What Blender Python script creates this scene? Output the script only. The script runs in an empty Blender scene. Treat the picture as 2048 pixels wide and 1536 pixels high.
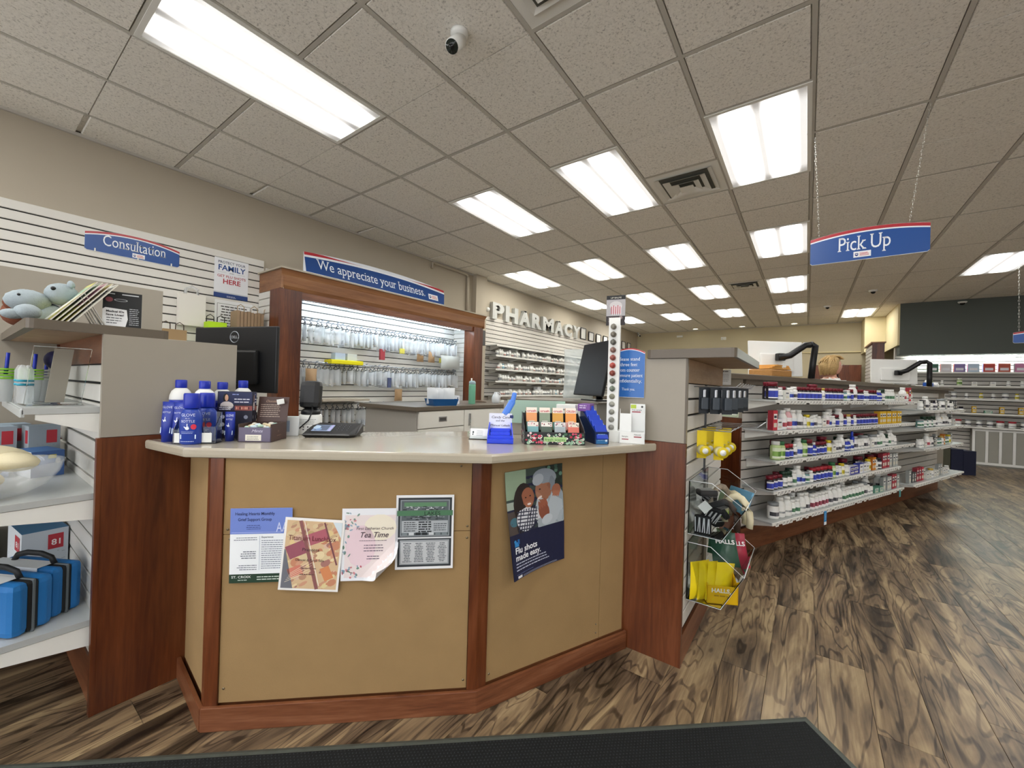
import bpy, bmesh, math, random
from mathutils import Vector, Matrix
sc = bpy.context.scene
COL = sc.collection
random.seed(7)
R = math.radians
PI = math.pi
H = 1.275          # eye height
ZC = 3.15          # ceiling height

# ---------------------------------------------------------------- camera
yaw, pitch, roll = 0.62645523, 0.0035394738, 0.02821043
cr_, sr_ = math.cos(roll), math.sin(roll)
r0 = Vector((math.cos(yaw), math.sin(yaw), 0))
f0 = Vector((-math.sin(yaw)*math.cos(pitch), math.cos(yaw)*math.cos(pitch), math.sin(pitch)))
u0 = r0.cross(f0)
rr = cr_*r0 + sr_*u0
uu = -sr_*r0 + cr_*u0
cam_d = bpy.data.cameras.new('camera')
cam_d.sensor_width = 36
cam_d.lens = 36*814.67/2048
cam_d.clip_start = 0.02
cam = bpy.data.objects.new('camera', cam_d)
COL.objects.link(cam)
cam.matrix_world = Matrix(((rr.x, uu.x, -f0.x, 0), (rr.y, uu.y, -f0.y, 0), (rr.z, uu.z, -f0.z, H), (0, 0, 0, 1)))
sc.camera = cam

# ---------------------------------------------------------------- world, exposure, light levels
w = bpy.data.worlds.new('world'); sc.world = w; w.use_nodes = True
w.node_tree.nodes['Background'].inputs[0].default_value = (0.80, 0.81, 0.84, 1)
w.node_tree.nodes['Background'].inputs[1].default_value = 1.6
sc.view_settings.view_transform = 'Standard'
sc.view_settings.look = 'None'
sc.view_settings.gamma = 1
sc.view_settings.use_curve_mapping = False
sc.view_settings.exposure = 1.15
LAMP = 9.5         # radiance of the troffer lens over its tubes
LAMP_GAP = 0.80     # ... and between them

# ---------------------------------------------------------------- helpers
def lin(h):
    if isinstance(h, (tuple, list)): return tuple(h[:3])
    h = h.lstrip('#'); o = []
    for i in (0, 2, 4):
        c = int(h[i:i+2], 16)/255
        o.append(c/12.92 if c <= .04045 else ((c+.055)/1.055)**2.4)
    return tuple(o)
MATS = {}
def mat(name, color='#808080', rough=.6, metal=0, alpha=1, trans=0, emit=0, ior=1.45, spec=.5, noise=0, nscale=30, bump=0, bscale=80, coat=0):
    if name in MATS: return MATS[name]
    m = bpy.data.materials.new(name); m.use_nodes = True
    nt = m.node_tree; b = nt.nodes['Principled BSDF']
    c = lin(color)+(1,)
    b.inputs['Base Color'].default_value = c
    b.inputs['Roughness'].default_value = rough
    b.inputs['Metallic'].default_value = metal
    b.inputs['Alpha'].default_value = alpha
    b.inputs['Transmission Weight'].default_value = trans
    b.inputs['IOR'].default_value = ior
    b.inputs['Specular IOR Level'].default_value = spec
    b.inputs['Coat Weight'].default_value = coat
    if emit:
        b.inputs['Emission Color'].default_value = c
        b.inputs['Emission Strength'].default_value = emit
    tc = nt.nodes.new('ShaderNodeTexCoord')
    if noise:
        n = nt.nodes.new('ShaderNodeTexNoise'); n.inputs['Scale'].default_value = nscale; n.inputs['Detail'].default_value = 4
        nt.links.new(tc.outputs['Object'], n.inputs['Vector'])
        mx = nt.nodes.new('ShaderNodeMix'); mx.data_type = 'RGBA'
        mx.inputs[6].default_value = tuple(x*(1-noise) for x in c[:3])+(1,)
        mx.inputs[7].default_value = tuple(min(1, x*(1+noise)) for x in c[:3])+(1,)
        nt.links.new(n.outputs['Fac'], mx.inputs[0]); nt.links.new(mx.outputs[2], b.inputs['Base Color'])
    if bump:
        n2 = nt.nodes.new('ShaderNodeTexNoise'); n2.inputs['Scale'].default_value = bscale; n2.inputs['Detail'].default_value = 3
        nt.links.new(tc.outputs['Object'], n2.inputs['Vector'])
        bp = nt.nodes.new('ShaderNodeBump'); bp.inputs['Strength'].default_value = bump; bp.inputs['Distance'].default_value = .002
        nt.links.new(n2.outputs['Fac'], bp.inputs['Height']); nt.links.new(bp.outputs[0], b.inputs['Normal'])
    MATS[name] = m
    return m
def ramp(nt, stops):
    r = nt.nodes.new('ShaderNodeValToRGB'); e = r.color_ramp.elements
    while len(e) < len(stops): e.new(.5)
    for i, (p, c) in enumerate(stops):
        e[i].position = p; e[i].color = lin(c)+(1,)
    return r
def woodmat(name, stops, scale=(1, 1, .08), fig=9, rough=.4, distort=2.0, bump=.05):
    m = bpy.data.materials.new(name); m.use_nodes = True; nt = m.node_tree; b = nt.nodes['Principled BSDF']
    tc = nt.nodes.new('ShaderNodeTexCoord'); mp = nt.nodes.new('ShaderNodeMapping'); mp.inputs['Scale'].default_value = scale
    nt.links.new(tc.outputs['Object'], mp.inputs[0])
    n = nt.nodes.new('ShaderNodeTexNoise'); n.inputs['Scale'].default_value = fig; n.inputs['Detail'].default_value = 6
    n.inputs['Roughness'].default_value = .65; n.inputs['Distortion'].default_value = distort
    nt.links.new(mp.outputs[0], n.inputs['Vector'])
    n2 = nt.nodes.new('ShaderNodeTexNoise'); n2.inputs['Scale'].default_value = fig*14; n2.inputs['Detail'].default_value = 2
    nt.links.new(mp.outputs[0], n2.inputs['Vector'])
    ma = nt.nodes.new('ShaderNodeMath'); ma.operation = 'MULTIPLY_ADD'; ma.inputs[1].default_value = .25; 
    nt.links.new(n2.outputs['Fac'], ma.inputs[0]); nt.links.new(n.outputs['Fac'], ma.inputs[2])
    r = ramp(nt, stops); nt.links.new(ma.outputs[0], r.inputs[0]); nt.links.new(r.outputs[0], b.inputs['Base Color'])
    b.inputs['Roughness'].default_value = rough
    bp = nt.nodes.new('ShaderNodeBump'); bp.inputs['Strength'].default_value = bump; bp.inputs['Distance'].default_value = .003
    nt.links.new(ma.outputs[0], bp.inputs['Height']); nt.links.new(bp.outputs[0], b.inputs['Normal'])
    MATS[name] = m
    return m
# printed paper: the colour of flat print comes from a colour attribute
def printmat(name, rough):
    m = bpy.data.materials.new(name); m.use_nodes = True; nt = m.node_tree; b = nt.nodes['Principled BSDF']
    a = nt.nodes.new('ShaderNodeAttribute'); a.attribute_name = 'Col'
    nt.links.new(a.outputs['Color'], b.inputs['Base Color']); b.inputs['Roughness'].default_value = rough
    MATS[name] = m; return m
PRINT = printmat('printed_matte', .6); GLOSSP = printmat('printed_gloss', .28)

class MB:
    """collects geometry, several materials"""
    def __init__(s): s.v = []; s.f = []; s.mi = []; s.mats = []; s.sm = []; s.col = []
    def m(s, mt):
        if mt not in s.mats: s.mats.append(mt)
        return s.mats.index(mt)
    def add(s, vs, fs, mt, smooth=False, col=None):
        o = len(s.v); k = s.m(mt); s.v += [tuple(x) for x in vs]
        for f in fs:
            s.f.append([i+o for i in f]); s.mi.append(k); s.sm.append(smooth); s.col.append(col)
        return s
    def box(s, c, d, mt, rz=0, rot=None):
        x, y, z = d[0]/2, d[1]/2, d[2]/2
        M = rot if rot is not None else Matrix.Rotation(rz, 3, 'Z')
        vs = [Vector(c)+M @ Vector(p) for p in ((-x,-y,-z),(x,-y,-z),(x,y,-z),(-x,y,-z),(-x,-y,z),(x,-y,z),(x,y,z),(-x,y,z))]
        return s.add(vs, [(0,3,2,1),(4,5,6,7),(0,1,5,4),(1,2,6,5),(2,3,7,6),(3,0,4,7)], mt)
    def span(s, a, b, mt):
        return s.box([(a[i]+b[i])/2 for i in range(3)], [abs(b[i]-a[i]) for i in range(3)], mt)
    def bbox(s, c, d, mt, bev=.003, rz=0, rot=None):
        """box with chamfered edges"""
        bm = bmesh.new(); bmesh.ops.create_cube(bm, size=1)
        for v in bm.verts: v.co = Vector((v.co.x*d[0], v.co.y*d[1], v.co.z*d[2]))
        bmesh.ops.bevel(bm, geom=bm.edges[:], offset=min(bev, min(d)*.45), segments=2, affect='EDGES', profile=.6)
        M = rot if rot is not None else Matrix.Rotation(rz, 3, 'Z')
        bm.verts.index_update()
        s.add([Vector(c)+M @ v.co for v in bm.verts], [[v.index for v in f.verts] for f in bm.faces], mt)
        bm.free(); return s
    def prism(s, poly, z0, z1, mt):
        n = len(poly)
        vs = [(p[0], p[1], z0) for p in poly]+[(p[0], p[1], z1) for p in poly]
        return s.add(vs, [list(range(n))[::-1], list(range(n, 2*n))]+[(i, (i+1) % n, (i+1) % n+n, i+n) for i in range(n)], mt)
    def extr(s, poly3, d, mt):
        """polygon in 3D pushed along vector d"""
        n = len(poly3); d = Vector(d)
        vs = [Vector(p) for p in poly3]+[Vector(p)+d for p in poly3]
        return s.add(vs, [list(range(n)), list(range(n, 2*n))[::-1]]+[((i+1) % n, i, i+n, (i+1) % n+n) for i in range(n)], mt)
    def lathe(s, prof, mt, seg=16, c=(0,0,0), sx=1, sy=1, smooth=True, rot=None):
        """prof: (r,z) bottom to top"""
        vs = []; fs = []
        for r, z in prof:
            for k in range(seg):
                a = 2*PI*k/seg; vs.append(Vector((r*math.cos(a)*sx, r*math.sin(a)*sy, z)))
        for i in range(len(prof)-1):
            for k in range(seg):
                k2 = (k+1) % seg; fs.append((i*seg+k, i*seg+k2, (i+1)*seg+k2, (i+1)*seg+k))
        if prof[0][0] > 1e-5: fs.append(tuple(range(seg))[::-1])
        if prof[-1][0] > 1e-5: fs.append(tuple(range((len(prof)-1)*seg, len(prof)*seg)))
        if rot is not None: vs = [rot @ v for v in vs]
        return s.add([v+Vector(c) for v in vs], fs, mt, smooth)
    def cyl(s, a, b, r, mt, seg=12, r2=None, smooth=True):
        a = Vector(a); b = Vector(b); d = b-a; q = d.to_track_quat('Z', 'Y').to_matrix()
        return s.lathe([(r, 0), (r if r2 is None else r2, d.length)], mt, seg, a, rot=q, smooth=smooth)
    def tube(s, pts, r, mt, seg=6, flat=1):
        pts = [Vector(p) for p in pts]; n = len(pts); rings = []
        for i, p in enumerate(pts):
            t = (pts[min(i+1, n-1)]-pts[max(i-1, 0)]).normalized()
            up = Vector((0, 0, 1)) if abs(t.z) < .95 else Vector((1, 0, 0))
            a = t.cross(up).normalized(); b = a.cross(t)
            rings.append([p+r*(math.cos(2*PI*k/seg)*a*flat+math.sin(2*PI*k/seg)*b) for k in range(seg)])
        vs = [v for g in rings for v in g]; fs = []
        for i in range(n-1):
            for k in range(seg):
                k2 = (k+1) % seg; fs.append((i*seg+k, i*seg+k2, (i+1)*seg+k2, (i+1)*seg+k))
        fs.append(tuple(range(seg))[::-1]); fs.append(tuple(range((n-1)*seg, n*seg)))
        return s.add(vs, fs, mt, True)
    def sph(s, c, r, mt, seg=12, rings=8, sc3=(1,1,1), rot=None):
        prof = [(max(1e-6, math.sin(PI*i/rings)), -math.cos(PI*i/rings)) for i in range(rings+1)]
        vs = []; fs = []
        for pr, pz in prof:
            for k in range(seg):
                a = 2*PI*k/seg; v = Vector((pr*math.cos(a)*sc3[0]*r, pr*math.sin(a)*sc3[1]*r, pz*sc3[2]*r))
                vs.append((rot @ v if rot is not None else v)+Vector(c))
        for i in range(rings):
            for k in range(seg):
                k2 = (k+1) % seg; fs.append((i*seg+k, i*seg+k2, (i+1)*seg+k2, (i+1)*seg+k))
        return s.add(vs, fs, mt, True)
    def build(s, name, parent=None, **kw):
        me = bpy.data.meshes.new(name); me.from_pydata(s.v, [], s.f)
        for m_ in s.mats: me.materials.append(m_)
        me.polygons.foreach_set('material_index', s.mi); me.polygons.foreach_set('use_smooth', s.sm)
        if any(c is not None for c in s.col):
            at = me.color_attributes.new('Col', 'FLOAT_COLOR', 'CORNER'); data = []
            for p, c in zip(me.polygons, s.col):
                c = c or (1, 1, 1)
                data += (list(c[:3])+[1.0])*len(p.vertices)
            at.data.foreach_set('color', data)
        me.update()
        o = bpy.data.objects.new(name, me); COL.objects.link(o)
        if parent is not None: o.parent = parent
        for k, v in kw.items():
            if v is not None: o[k] = v
        return o
def tag(o, label, category, group=None, kind=None):
    o['label'] = label; o['category'] = category
    if group: o['group'] = group
    if kind: o['kind'] = kind
    return o
def thing(name, label, category, loc=(0,0,0), rz=0, group=None):
    o = bpy.data.objects.new(name, None); o.empty_display_size = .05; COL.objects.link(o)
    o.location = loc; o.rotation_euler = (0, 0, rz)
    return tag(o, label, category, group)
def place(o, loc, rz=0): o.location = loc; o.rotation_euler = (0, 0, rz); return o
def dup(root, loc, rz=0, label=None, group=None):
    r = root.copy(); COL.objects.link(r); r.location = loc; r.rotation_euler = (0, 0, rz)
    if label: r['label'] = label
    if group: r['group'] = group
    for ch in root.children:
        c = ch.copy(); COL.objects.link(c); c.parent = r
        for g in ch.children:
            d = g.copy(); COL.objects.link(d); d.parent = c
    return r
ORD = ['first','second','third','fourth','fifth','sixth','seventh','eighth','ninth','tenth','eleventh','twelfth','thirteenth','fourteenth','fifteenth','sixteenth','seventeenth','eighteenth','nineteenth']
TENS = {2:'twent',3:'thirt',4:'fort',5:'fift',6:'sixt'}
def ordn(i):
    """0 -> first"""
    i += 1
    if i < 20: return ORD[i-1]
    t, u = divmod(i, 10)
    return TENS[t]+'ieth' if u == 0 else TENS[t]+'y-'+ORD[u-1]

# ---------------------------------------------------------------- flat print and lettering
_tc = {}
def text2d(t, size=1.0, serif=False, bold=0, extrude=0):
    """(verts, faces) of a line of text, left aligned at the origin, baseline 0"""
    key = (t, serif, bold)
    if key not in _tc:
        cu = bpy.data.curves.new('tmp', 'FONT'); cu.body = t; cu.size = 1; cu.resolution_u = 3; cu.fill_mode = 'FRONT'; cu.offset = bold
        ob = bpy.data.objects.new('tmp', cu); COL.objects.link(ob)
        dg = bpy.context.evaluated_depsgraph_get(); dg.update()
        me = bpy.data.meshes.new_from_object(ob.evaluated_get(dg))
        vs = [(v.co.x, v.co.y) for v in me.vertices]; fs = [list(p.vertices) for p in me.polygons]
        if serif:
            cnt = {}
            for p in me.polygons:
                for k in p.edge_keys: cnt[k] = cnt.get(k, 0)+1
            cent = {}
            for p in me.polygons:
                for k in p.edge_keys: cent[k] = p.center.y
            for k, n in cnt.items():
                if n != 1: continue
                a, b = vs[k[0]], vs[k[1]]
                if abs(a[1]-b[1]) < .004 and .05 < abs(a[0]-b[0]) < .17:
                    up = cent[k] > a[1]; y = a[1]; x0, x1 = min(a[0], b[0]), max(a[0], b[0])
                    if y > .01 and y < .4 : continue
                    th = .035 if up else -.035; e = .062; o = len(vs)
                    vs += [(x0-e, y), (x1+e, y), (x1+e, y+th*.7), (x1, y+th*2), (x0, y+th*2), (x0-e, y+th*.7)]
                    fs.append([o, o+1, o+2, o+3, o+4, o+5] if up else [o+5, o+4, o+3, o+2, o+1, o])
        bpy.data.objects.remove(ob); bpy.data.curves.remove(cu); bpy.data.meshes.remove(me)
        _tc[key] = (vs, fs)
    vs, fs = _tc[key]
    return [(x*size, y*size) for x, y in vs], fs
def textw(vs): return max([v[0] for v in vs] or [0])-min([v[0] for v in vs] or [0])
class Sheet:
    """flat print in sheet coordinates (metres, origin at the lower left corner)"""
    def __init__(s, w_, h_, paper='#f2f2ee', mt=None): s.w = w_; s.h = h_; s.items = []; s.paper = lin(paper); s.mt = mt or PRINT
    def rect(s, x, y, w_, h_, c, layer=1):
        nx = max(1, int(w_/.03)); ny = max(1, int(h_/.03))
        vs = [(x+w_*i/nx, y+h_*j/ny) for j in range(ny+1) for i in range(nx+1)]
        fs = [(j*(nx+1)+i, j*(nx+1)+i+1, (j+1)*(nx+1)+i+1, (j+1)*(nx+1)+i) for j in range(ny) for i in range(nx)]
        s.items.append((vs, fs, lin(c), layer)); return s
    def poly(s, pts, c, layer=1):
        pts = [(min(max(a, 0), s.w), min(max(b, 0), s.h)) for a, b in pts]; s.items.append((list(pts), [tuple(range(len(pts)))], lin(c), layer)); return s
    def disc(s, x, y, rx, ry, c, layer=2, n=14, a0=0, rot=0):
        pts = []
        for k in range(n):
            a = 2*PI*k/n; px, py = rx*math.cos(a), ry*math.sin(a)
            pts.append((x+px*math.cos(rot)-py*math.sin(rot), y+px*math.sin(rot)+py*math.cos(rot)))
        return s.poly(pts, c, layer)
    def text(s, t, x, y, size, c, layer=3, width=None, align='l', serif=False, bold=0, shear=0, rot=0, curve=None):
        vs, fs = text2d(t, size, serif, bold); tw = textw(vs) or 1
        k = width/tw if width else 1
        ox = x if align == 'l' else (x-tw*k/2 if align == 'c' else x-tw*k)
        out = []
        for a, b in vs:
            a = a*k+b*shear
            if curve: b += curve(ox+a)
            a2, b2 = a*math.cos(rot)-b*math.sin(rot), a*math.sin(rot)+b*math.cos(rot)
            out.append((ox+a2, y+b2))
        s.items.append((out, fs, lin(c), layer)); return s
    def lines(s, x, y, w_, n, dy, th, c, jit=.25, layer=2, align='l'):
        """n lines of print too small to read"""
        for i in range(n):
            ww = w_*(1-jit*random.random()); xx = x if align == 'l' else (x+(w_-ww)/2 if align == 'c' else x+w_-ww)
            p = xx
            while p < xx+ww-.001:
                l = random.uniform(.6, 2.2)*th*2.2; l = min(l, xx+ww-p)
                s.rect(p, y-i*dy, l, th, c, layer); p += l+th*.6
        return s
    def build(s, mp, mb=None, base=True, th=.0004):
        mb = mb or MB()
        if base:
            n = max(2, int(max(s.w, s.h)/.02)); vs = [(s.w*i/n, s.h*j/n) for j in range(n+1) for i in range(n+1)]
            fs = [(j*(n+1)+i, j*(n+1)+i+1, (j+1)*(n+1)+i+1, (j+1)*(n+1)+i) for j in range(n) for i in range(n)]
            mb.add([mp(u, v, 0) for u, v in vs], fs, s.mt, col=s.paper)
            mb.add([mp(u, v, -.0004) for u, v in vs], [f[::-1] for f in fs], s.mt, col=s.paper)
        for vs, fs, c, layer in s.items:
            mb.add([mp(u, v, th*layer) for u, v in vs], fs, s.mt, col=c)
        return mb
def planar(o, ux, uy, sink=0):
    """map sheet coordinates to the plane at o spanned by ux, uy; offset along the normal"""
    o = Vector(o); ux = Vector(ux).normalized(); uy = Vector(uy).normalized(); n = ux.cross(uy).normalized()
    return lambda u, v, d: o+ux*u+uy*v+n*(d+sink)

# ---------------------------------------------------------------- materials
wall_m = mat('taupe_wall_paint', '#b3aa99', .85, bump=.15, bscale=60, noise=.03, nscale=3)
back_m = mat('cream_wall_paint', '#c6bb9c', .85, bump=.1, bscale=60)
soff_m = mat('pale_yellow_paint', '#dccfa4', .8)
dark_m = mat('charcoal_wall_paint', '#5a605c', .85, bump=.1, bscale=40, noise=.04, nscale=2)
slat_m = mat('white_slat_laminate', '#dedcd5', .45, noise=.015, nscale=5)
slatg_m = mat('light_grey_slat_laminate', '#cbc7c0', .45)
groove_m = mat('dark_groove', '#1e1e1c', .8)
tbar_m = mat('ceiling_grid_paint', '#bcb9b0', .6)
white_m = mat('white_enamel', '#e6e6e0', .4)
metal_m = mat('brushed_steel', '#b9bcc0', .32, metal=1)
grey_m = mat('grey_laminate', '#9d9689', .45, noise=.03, nscale=12)
greyd_m = mat('taupe_countertop_laminate', '#655c50', .35, noise=.03, nscale=60)
top_m = mat('beige_solid_countertop', '#b3ab99', .14, noise=.04, nscale=160, coat=.3)
fabric_m = mat('tan_fabric_board', '#9c7f55', .85, noise=.10, nscale=9, bump=.3, bscale=260)
black_m = mat('black_plastic', '#121315', .42)
blackg_m = mat('black_gloss', '#0b0e12', .12)
acr_m = mat('clear_acrylic', '#f2f6f6', .03, trans=1, ior=1.3)
clear_m = mat('clear_film', '#f0f4f6', .25, alpha=.30)
frost_m = mat('frosted_film', '#e6ebee', .35, alpha=.72)
shelf_m = mat('grey_metal_shelf', '#bfc3c2', .35, metal=.2)
kraft_m = mat('kraft_paper', '#a98a66', .8, noise=.05)
blue_m = mat('bright_blue_plastic', '#1c3fd6', .3)
dgrey_m = mat('dark_grey_metal', '#4a4b4b', .5)
cherry = woodmat('cherry_stained_wood', [(.32, '#2e140a'), (.5, '#4c2412'), (.66, '#663519'), (.85, '#7d482a')], (1.5, 1.5, .12), 4, .34, 1.2)
cherryh = woodmat('cherry_stained_wood_across', [(.32, '#3c1d0f'), (.5, '#5d321d'), (.66, '#77472c'), (.85, '#8c5c40')], (.25, .25, 3), 4, .36, 1.0)
oak = woodmat('brown_crown_wood', [(.30, '#5d3a20'), (.5, '#7d5233'), (.7, '#936642'), (.85, '#a37850')], (.3, .12, 2.5), 4, .4, 1.0)
maple = woodmat('pale_plywood', [(.3, '#8d7256'), (.55, '#a68a6b'), (.8, '#b79c7d')], (.4, .4, 2), 5, .6, .8)

# floor planks: strongly figured walnut print, each plank shifted by its own attribute
fm = bpy.data.materials.new('walnut_vinyl_plank'); fm.use_nodes = True
nt = fm.node_tree; b = nt.nodes['Principled BSDF']; L = nt.links.new
geo = nt.nodes.new('ShaderNodeNewGeometry'); at = nt.nodes.new('ShaderNodeAttribute'); at.attribute_name = 'Col'
sc1 = nt.nodes.new('ShaderNodeVectorMath'); sc1.operation = 'MULTIPLY'; sc1.inputs[1].default_value = (3.6, .60, 1)
of = nt.nodes.new('ShaderNodeVectorMath'); of.operation = 'MULTIPLY_ADD'; of.inputs[1].default_value = (13, 17, 11)
L(geo.outputs['Position'], sc1.inputs[0]); L(at.outputs['Vector'], of.inputs[0]); L(sc1.outputs[0], of.inputs[2])
n1 = nt.nodes.new('ShaderNodeTexNoise'); n1.inputs['Scale'].default_value = 1.5; n1.inputs['Detail'].default_value = 2.0; n1.inputs['Roughness'].default_value = .45; n1.inputs['Distortion'].default_value = 1.5
L(of.outputs[0], n1.inputs['Vector'])
mm = nt.nodes.new('ShaderNodeMath'); mm.operation = 'MULTIPLY'; mm.inputs[1].default_value = 58; L(n1.outputs['Fac'], mm.inputs[0])
sn = nt.nodes.new('ShaderNodeMath'); sn.operation = 'SINE'; L(mm.outputs[0], sn.inputs[0])
vn = nt.nodes.new('ShaderNodeMapRange'); vn.interpolation_type = 'SMOOTHSTEP'; vn.inputs[1].default_value = .45; vn.inputs[2].default_value = 1.0; vn.inputs[3].default_value = .18; vn.inputs[4].default_value = -1.9; L(sn.outputs[0], vn.inputs[0])
n2 = nt.nodes.new('ShaderNodeTexNoise'); n2.inputs['Scale'].default_value = 1.9; n2.inputs['Detail'].default_value = 5; n2.inputs['Distortion'].default_value = 1.6
L(of.outputs[0], n2.inputs['Vector'])
sc2 = nt.nodes.new('ShaderNodeVectorMath'); sc2.operation = 'MULTIPLY'; sc2.inputs[1].default_value = (90, 4, 1); L(geo.outputs['Position'], sc2.inputs[0])
n3 = nt.nodes.new('ShaderNodeTexNoise'); n3.inputs['Scale'].default_value = 1; n3.inputs['Detail'].default_value = 3; L(sc2.outputs[0], n3.inputs['Vector'])
a1 = nt.nodes.new('ShaderNodeMath'); a1.operation = 'MULTIPLY_ADD'; a1.inputs[1].default_value = .06; L(vn.outputs[0], a1.inputs[0]); L(n2.outputs['Fac'], a1.inputs[2])
a2 = nt.nodes.new('ShaderNodeMath'); a2.operation = 'MULTIPLY_ADD'; a2.inputs[1].default_value = .24; L(n3.outputs['Fac'], a2.inputs[0]); L(a1.outputs[0], a2.inputs[2])
sep = nt.nodes.new('ShaderNodeSeparateXYZ'); L(at.outputs['Vector'], sep.inputs[0])
a3 = nt.nodes.new('ShaderNodeMath'); a3.operation = 'MULTIPLY_ADD'; a3.inputs[1].default_value = .10; L(sep.outputs[0], a3.inputs[0]); L(a2.outputs[0], a3.inputs[2])
rp = ramp(nt, [(.40, '#1d160f'), (.52, '#403426'), (.62, '#625240'), (.72, '#806c52'), (.86, '#a5906e')])
L(a3.outputs[0], rp.inputs[0]); L(rp.outputs[0], b.inputs['Base Color'])
b.inputs['Roughness'].default_value = .36
bp = nt.nodes.new('ShaderNodeBump'); bp.inputs['Strength'].default_value = .12; bp.inputs['Distance'].default_value = .002
L(a3.outputs[0], bp.inputs['Height']); L(bp.outputs[0], b.inputs['Normal'])

# ceiling tile: fissured mineral fibre
tm = bpy.data.materials.new('mineral_fibre_tile'); tm.use_nodes = True
nt = tm.node_tree; b = nt.nodes['Principled BSDF']; L = nt.links.new
geo = nt.nodes.new('ShaderNodeNewGeometry')
n1 = nt.nodes.new('ShaderNodeTexNoise'); n1.inputs['Scale'].default_value = 75; n1.inputs['Detail'].default_value = 4; n1.inputs['Roughness'].default_value = .7; n1.inputs['Distortion'].default_value = .6
L(geo.outputs['Position'], n1.inputs['Vector'])
rp = ramp(nt, [(.34, '#b5b2aa'), (.44, '#e6e3db'), (.62, '#f0ede5')]); L(n1.outputs['Fac'], rp.inputs[0]); L(rp.outputs[0], b.inputs['Base Color'])
b.inputs['Roughness'].default_value = .95
bp = nt.nodes.new('ShaderNodeBump'); bp.inputs['Strength'].default_value = .5; bp.inputs['Distance'].default_value = .002
L(n1.outputs['Fac'], bp.inputs['Height']); L(bp.outputs[0], b.inputs['Normal'])

# lamp lens: bright over the two tubes, dimmer between them and at the edges
def lensmat(name, tint, k=1.0, axis=0):
    m = bpy.data.materials.new(name); m.use_nodes = True; nt = m.node_tree; b = nt.nodes['Principled BSDF']; L = nt.links.new
    b.inputs['Base Color'].default_value = (.8, .8, .8, 1); b.inputs['Roughness'].default_value = .4
    tc = nt.nodes.new('ShaderNodeTexCoord'); sp = nt.nodes.new('ShaderNodeSeparateXYZ'); L(tc.outputs['Object'], sp.inputs[0])
    ab = nt.nodes.new('ShaderNodeMath'); ab.operation = 'ABSOLUTE'; L(sp.outputs[0], ab.inputs[0])
    s1 = nt.nodes.new('ShaderNodeMath'); s1.operation = 'SUBTRACT'; s1.inputs[1].default_value = .125; L(ab.outputs[0], s1.inputs[0])
    a2 = nt.nodes.new('ShaderNodeMath'); a2.operation = 'ABSOLUTE'; L(s1.outputs[0], a2.inputs[0])
    mr = nt.nodes.new('ShaderNodeMapRange'); mr.interpolation_type = 'SMOOTHSTEP'
    mr.inputs[1].default_value = .015; mr.inputs[2].default_value = .115; mr.inputs[3].default_value = LAMP*k; mr.inputs[4].default_value = LAMP_GAP*k*.42
    L(a2.outputs[0], mr.inputs[0])
    ay = nt.nodes.new('ShaderNodeMath'); ay.operation = 'ABSOLUTE'; L(sp.outputs[1], ay.inputs[0])
    my = nt.nodes.new('ShaderNodeMapRange'); my.interpolation_type = 'SMOOTHSTEP'
    my.inputs[1].default_value = .42; my.inputs[2].default_value = .575; my.inputs[3].default_value = 1; my.inputs[4].default_value = .25
    L(ay.outputs[0], my.inputs[0])
    mu = nt.nodes.new('ShaderNodeMath'); mu.operation = 'MULTIPLY'; L(mr.outputs[0], mu.inputs[0]); L(my.outputs[0], mu.inputs[1])
    b.inputs['Emission Color'].default_value = tint+(1,); L(mu.outputs[0], b.inputs['Emission Strength'])
    return m
lens_m = lensmat('lamp_lens', (1.0, .99, .965))
lensw_m = lensmat('lamp_lens_warmer', (1.0, .97, .88))

# ---------------------------------------------------------------- floor
X0, X1, Y0, Y1 = -4.67, 6.6, -3.2, 13.6
m = MB(); m.span((X0-.1, Y0-.1, -.12), (X1+.1, Y1+.1, -.004), groove_m)
floor = m.build('floor', kind='structure')
PW, PL = .182, 1.22
def plank_geo(mb, x, y, l, c, g=.0003):
    x0, x1, y0, y1 = x+g, x+PW-g, y+g, y+l-g; e = .0009
    vs = [(x0,y0,-.003),(x1,y0,-.003),(x1,y1,-.003),(x0,y1,-.003),(x0+e,y0+e,0),(x1-e,y0+e,0),(x1-e,y1-e,0),(x0+e,y1-e,0)]
    mb.add(vs, [(4,5,6,7),(0,1,5,4),(1,2,6,5),(2,3,7,6),(3,0,4,7)], fm, col=c)
def seen(p):
    d = Vector(p)-Vector((0, 0, H)); z = d.dot(f0)
    if z < .15: return False
    return abs(d.dot(rr)/z) < 1.35 and abs(d.dot(uu)/z) < 1.02
pl = []
x = X0; i = 0
while x < X1:
    y = Y0-(i*.437 % PL)
    while y < Y1:
        ya = max(y, Y0); yb = min(y+PL, Y1)
        if yb-ya > .05:
            cx, cy = x+PW/2, (ya+yb)/2
            vis = any(seen((cx, q, 0)) for q in (ya, cy, yb)) and not (cx < -.45+.43*max(0, cy-2.97) and cy > .62+ .7*max(0, cx+1.7)) and not (cx < -2.2 and cy > .4)
            pl.append((0 if vis else 1, math.hypot(cx, cy), x, ya, yb-ya))
        y += PL
    x += PW; i += 1
pl.sort(); rest = MB(); npart = 0
for v, d, x, y, l in pl:
    c = (random.random(), random.random(), random.random())
    if v == 0 and npart < 290:
        q = MB(); plank_geo(q, x, y, l, c); q.build('plank', floor); npart += 1
    else: plank_geo(rest, x, y, l, c)
rest.build('floor_planking', floor, kind='stuff')

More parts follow.
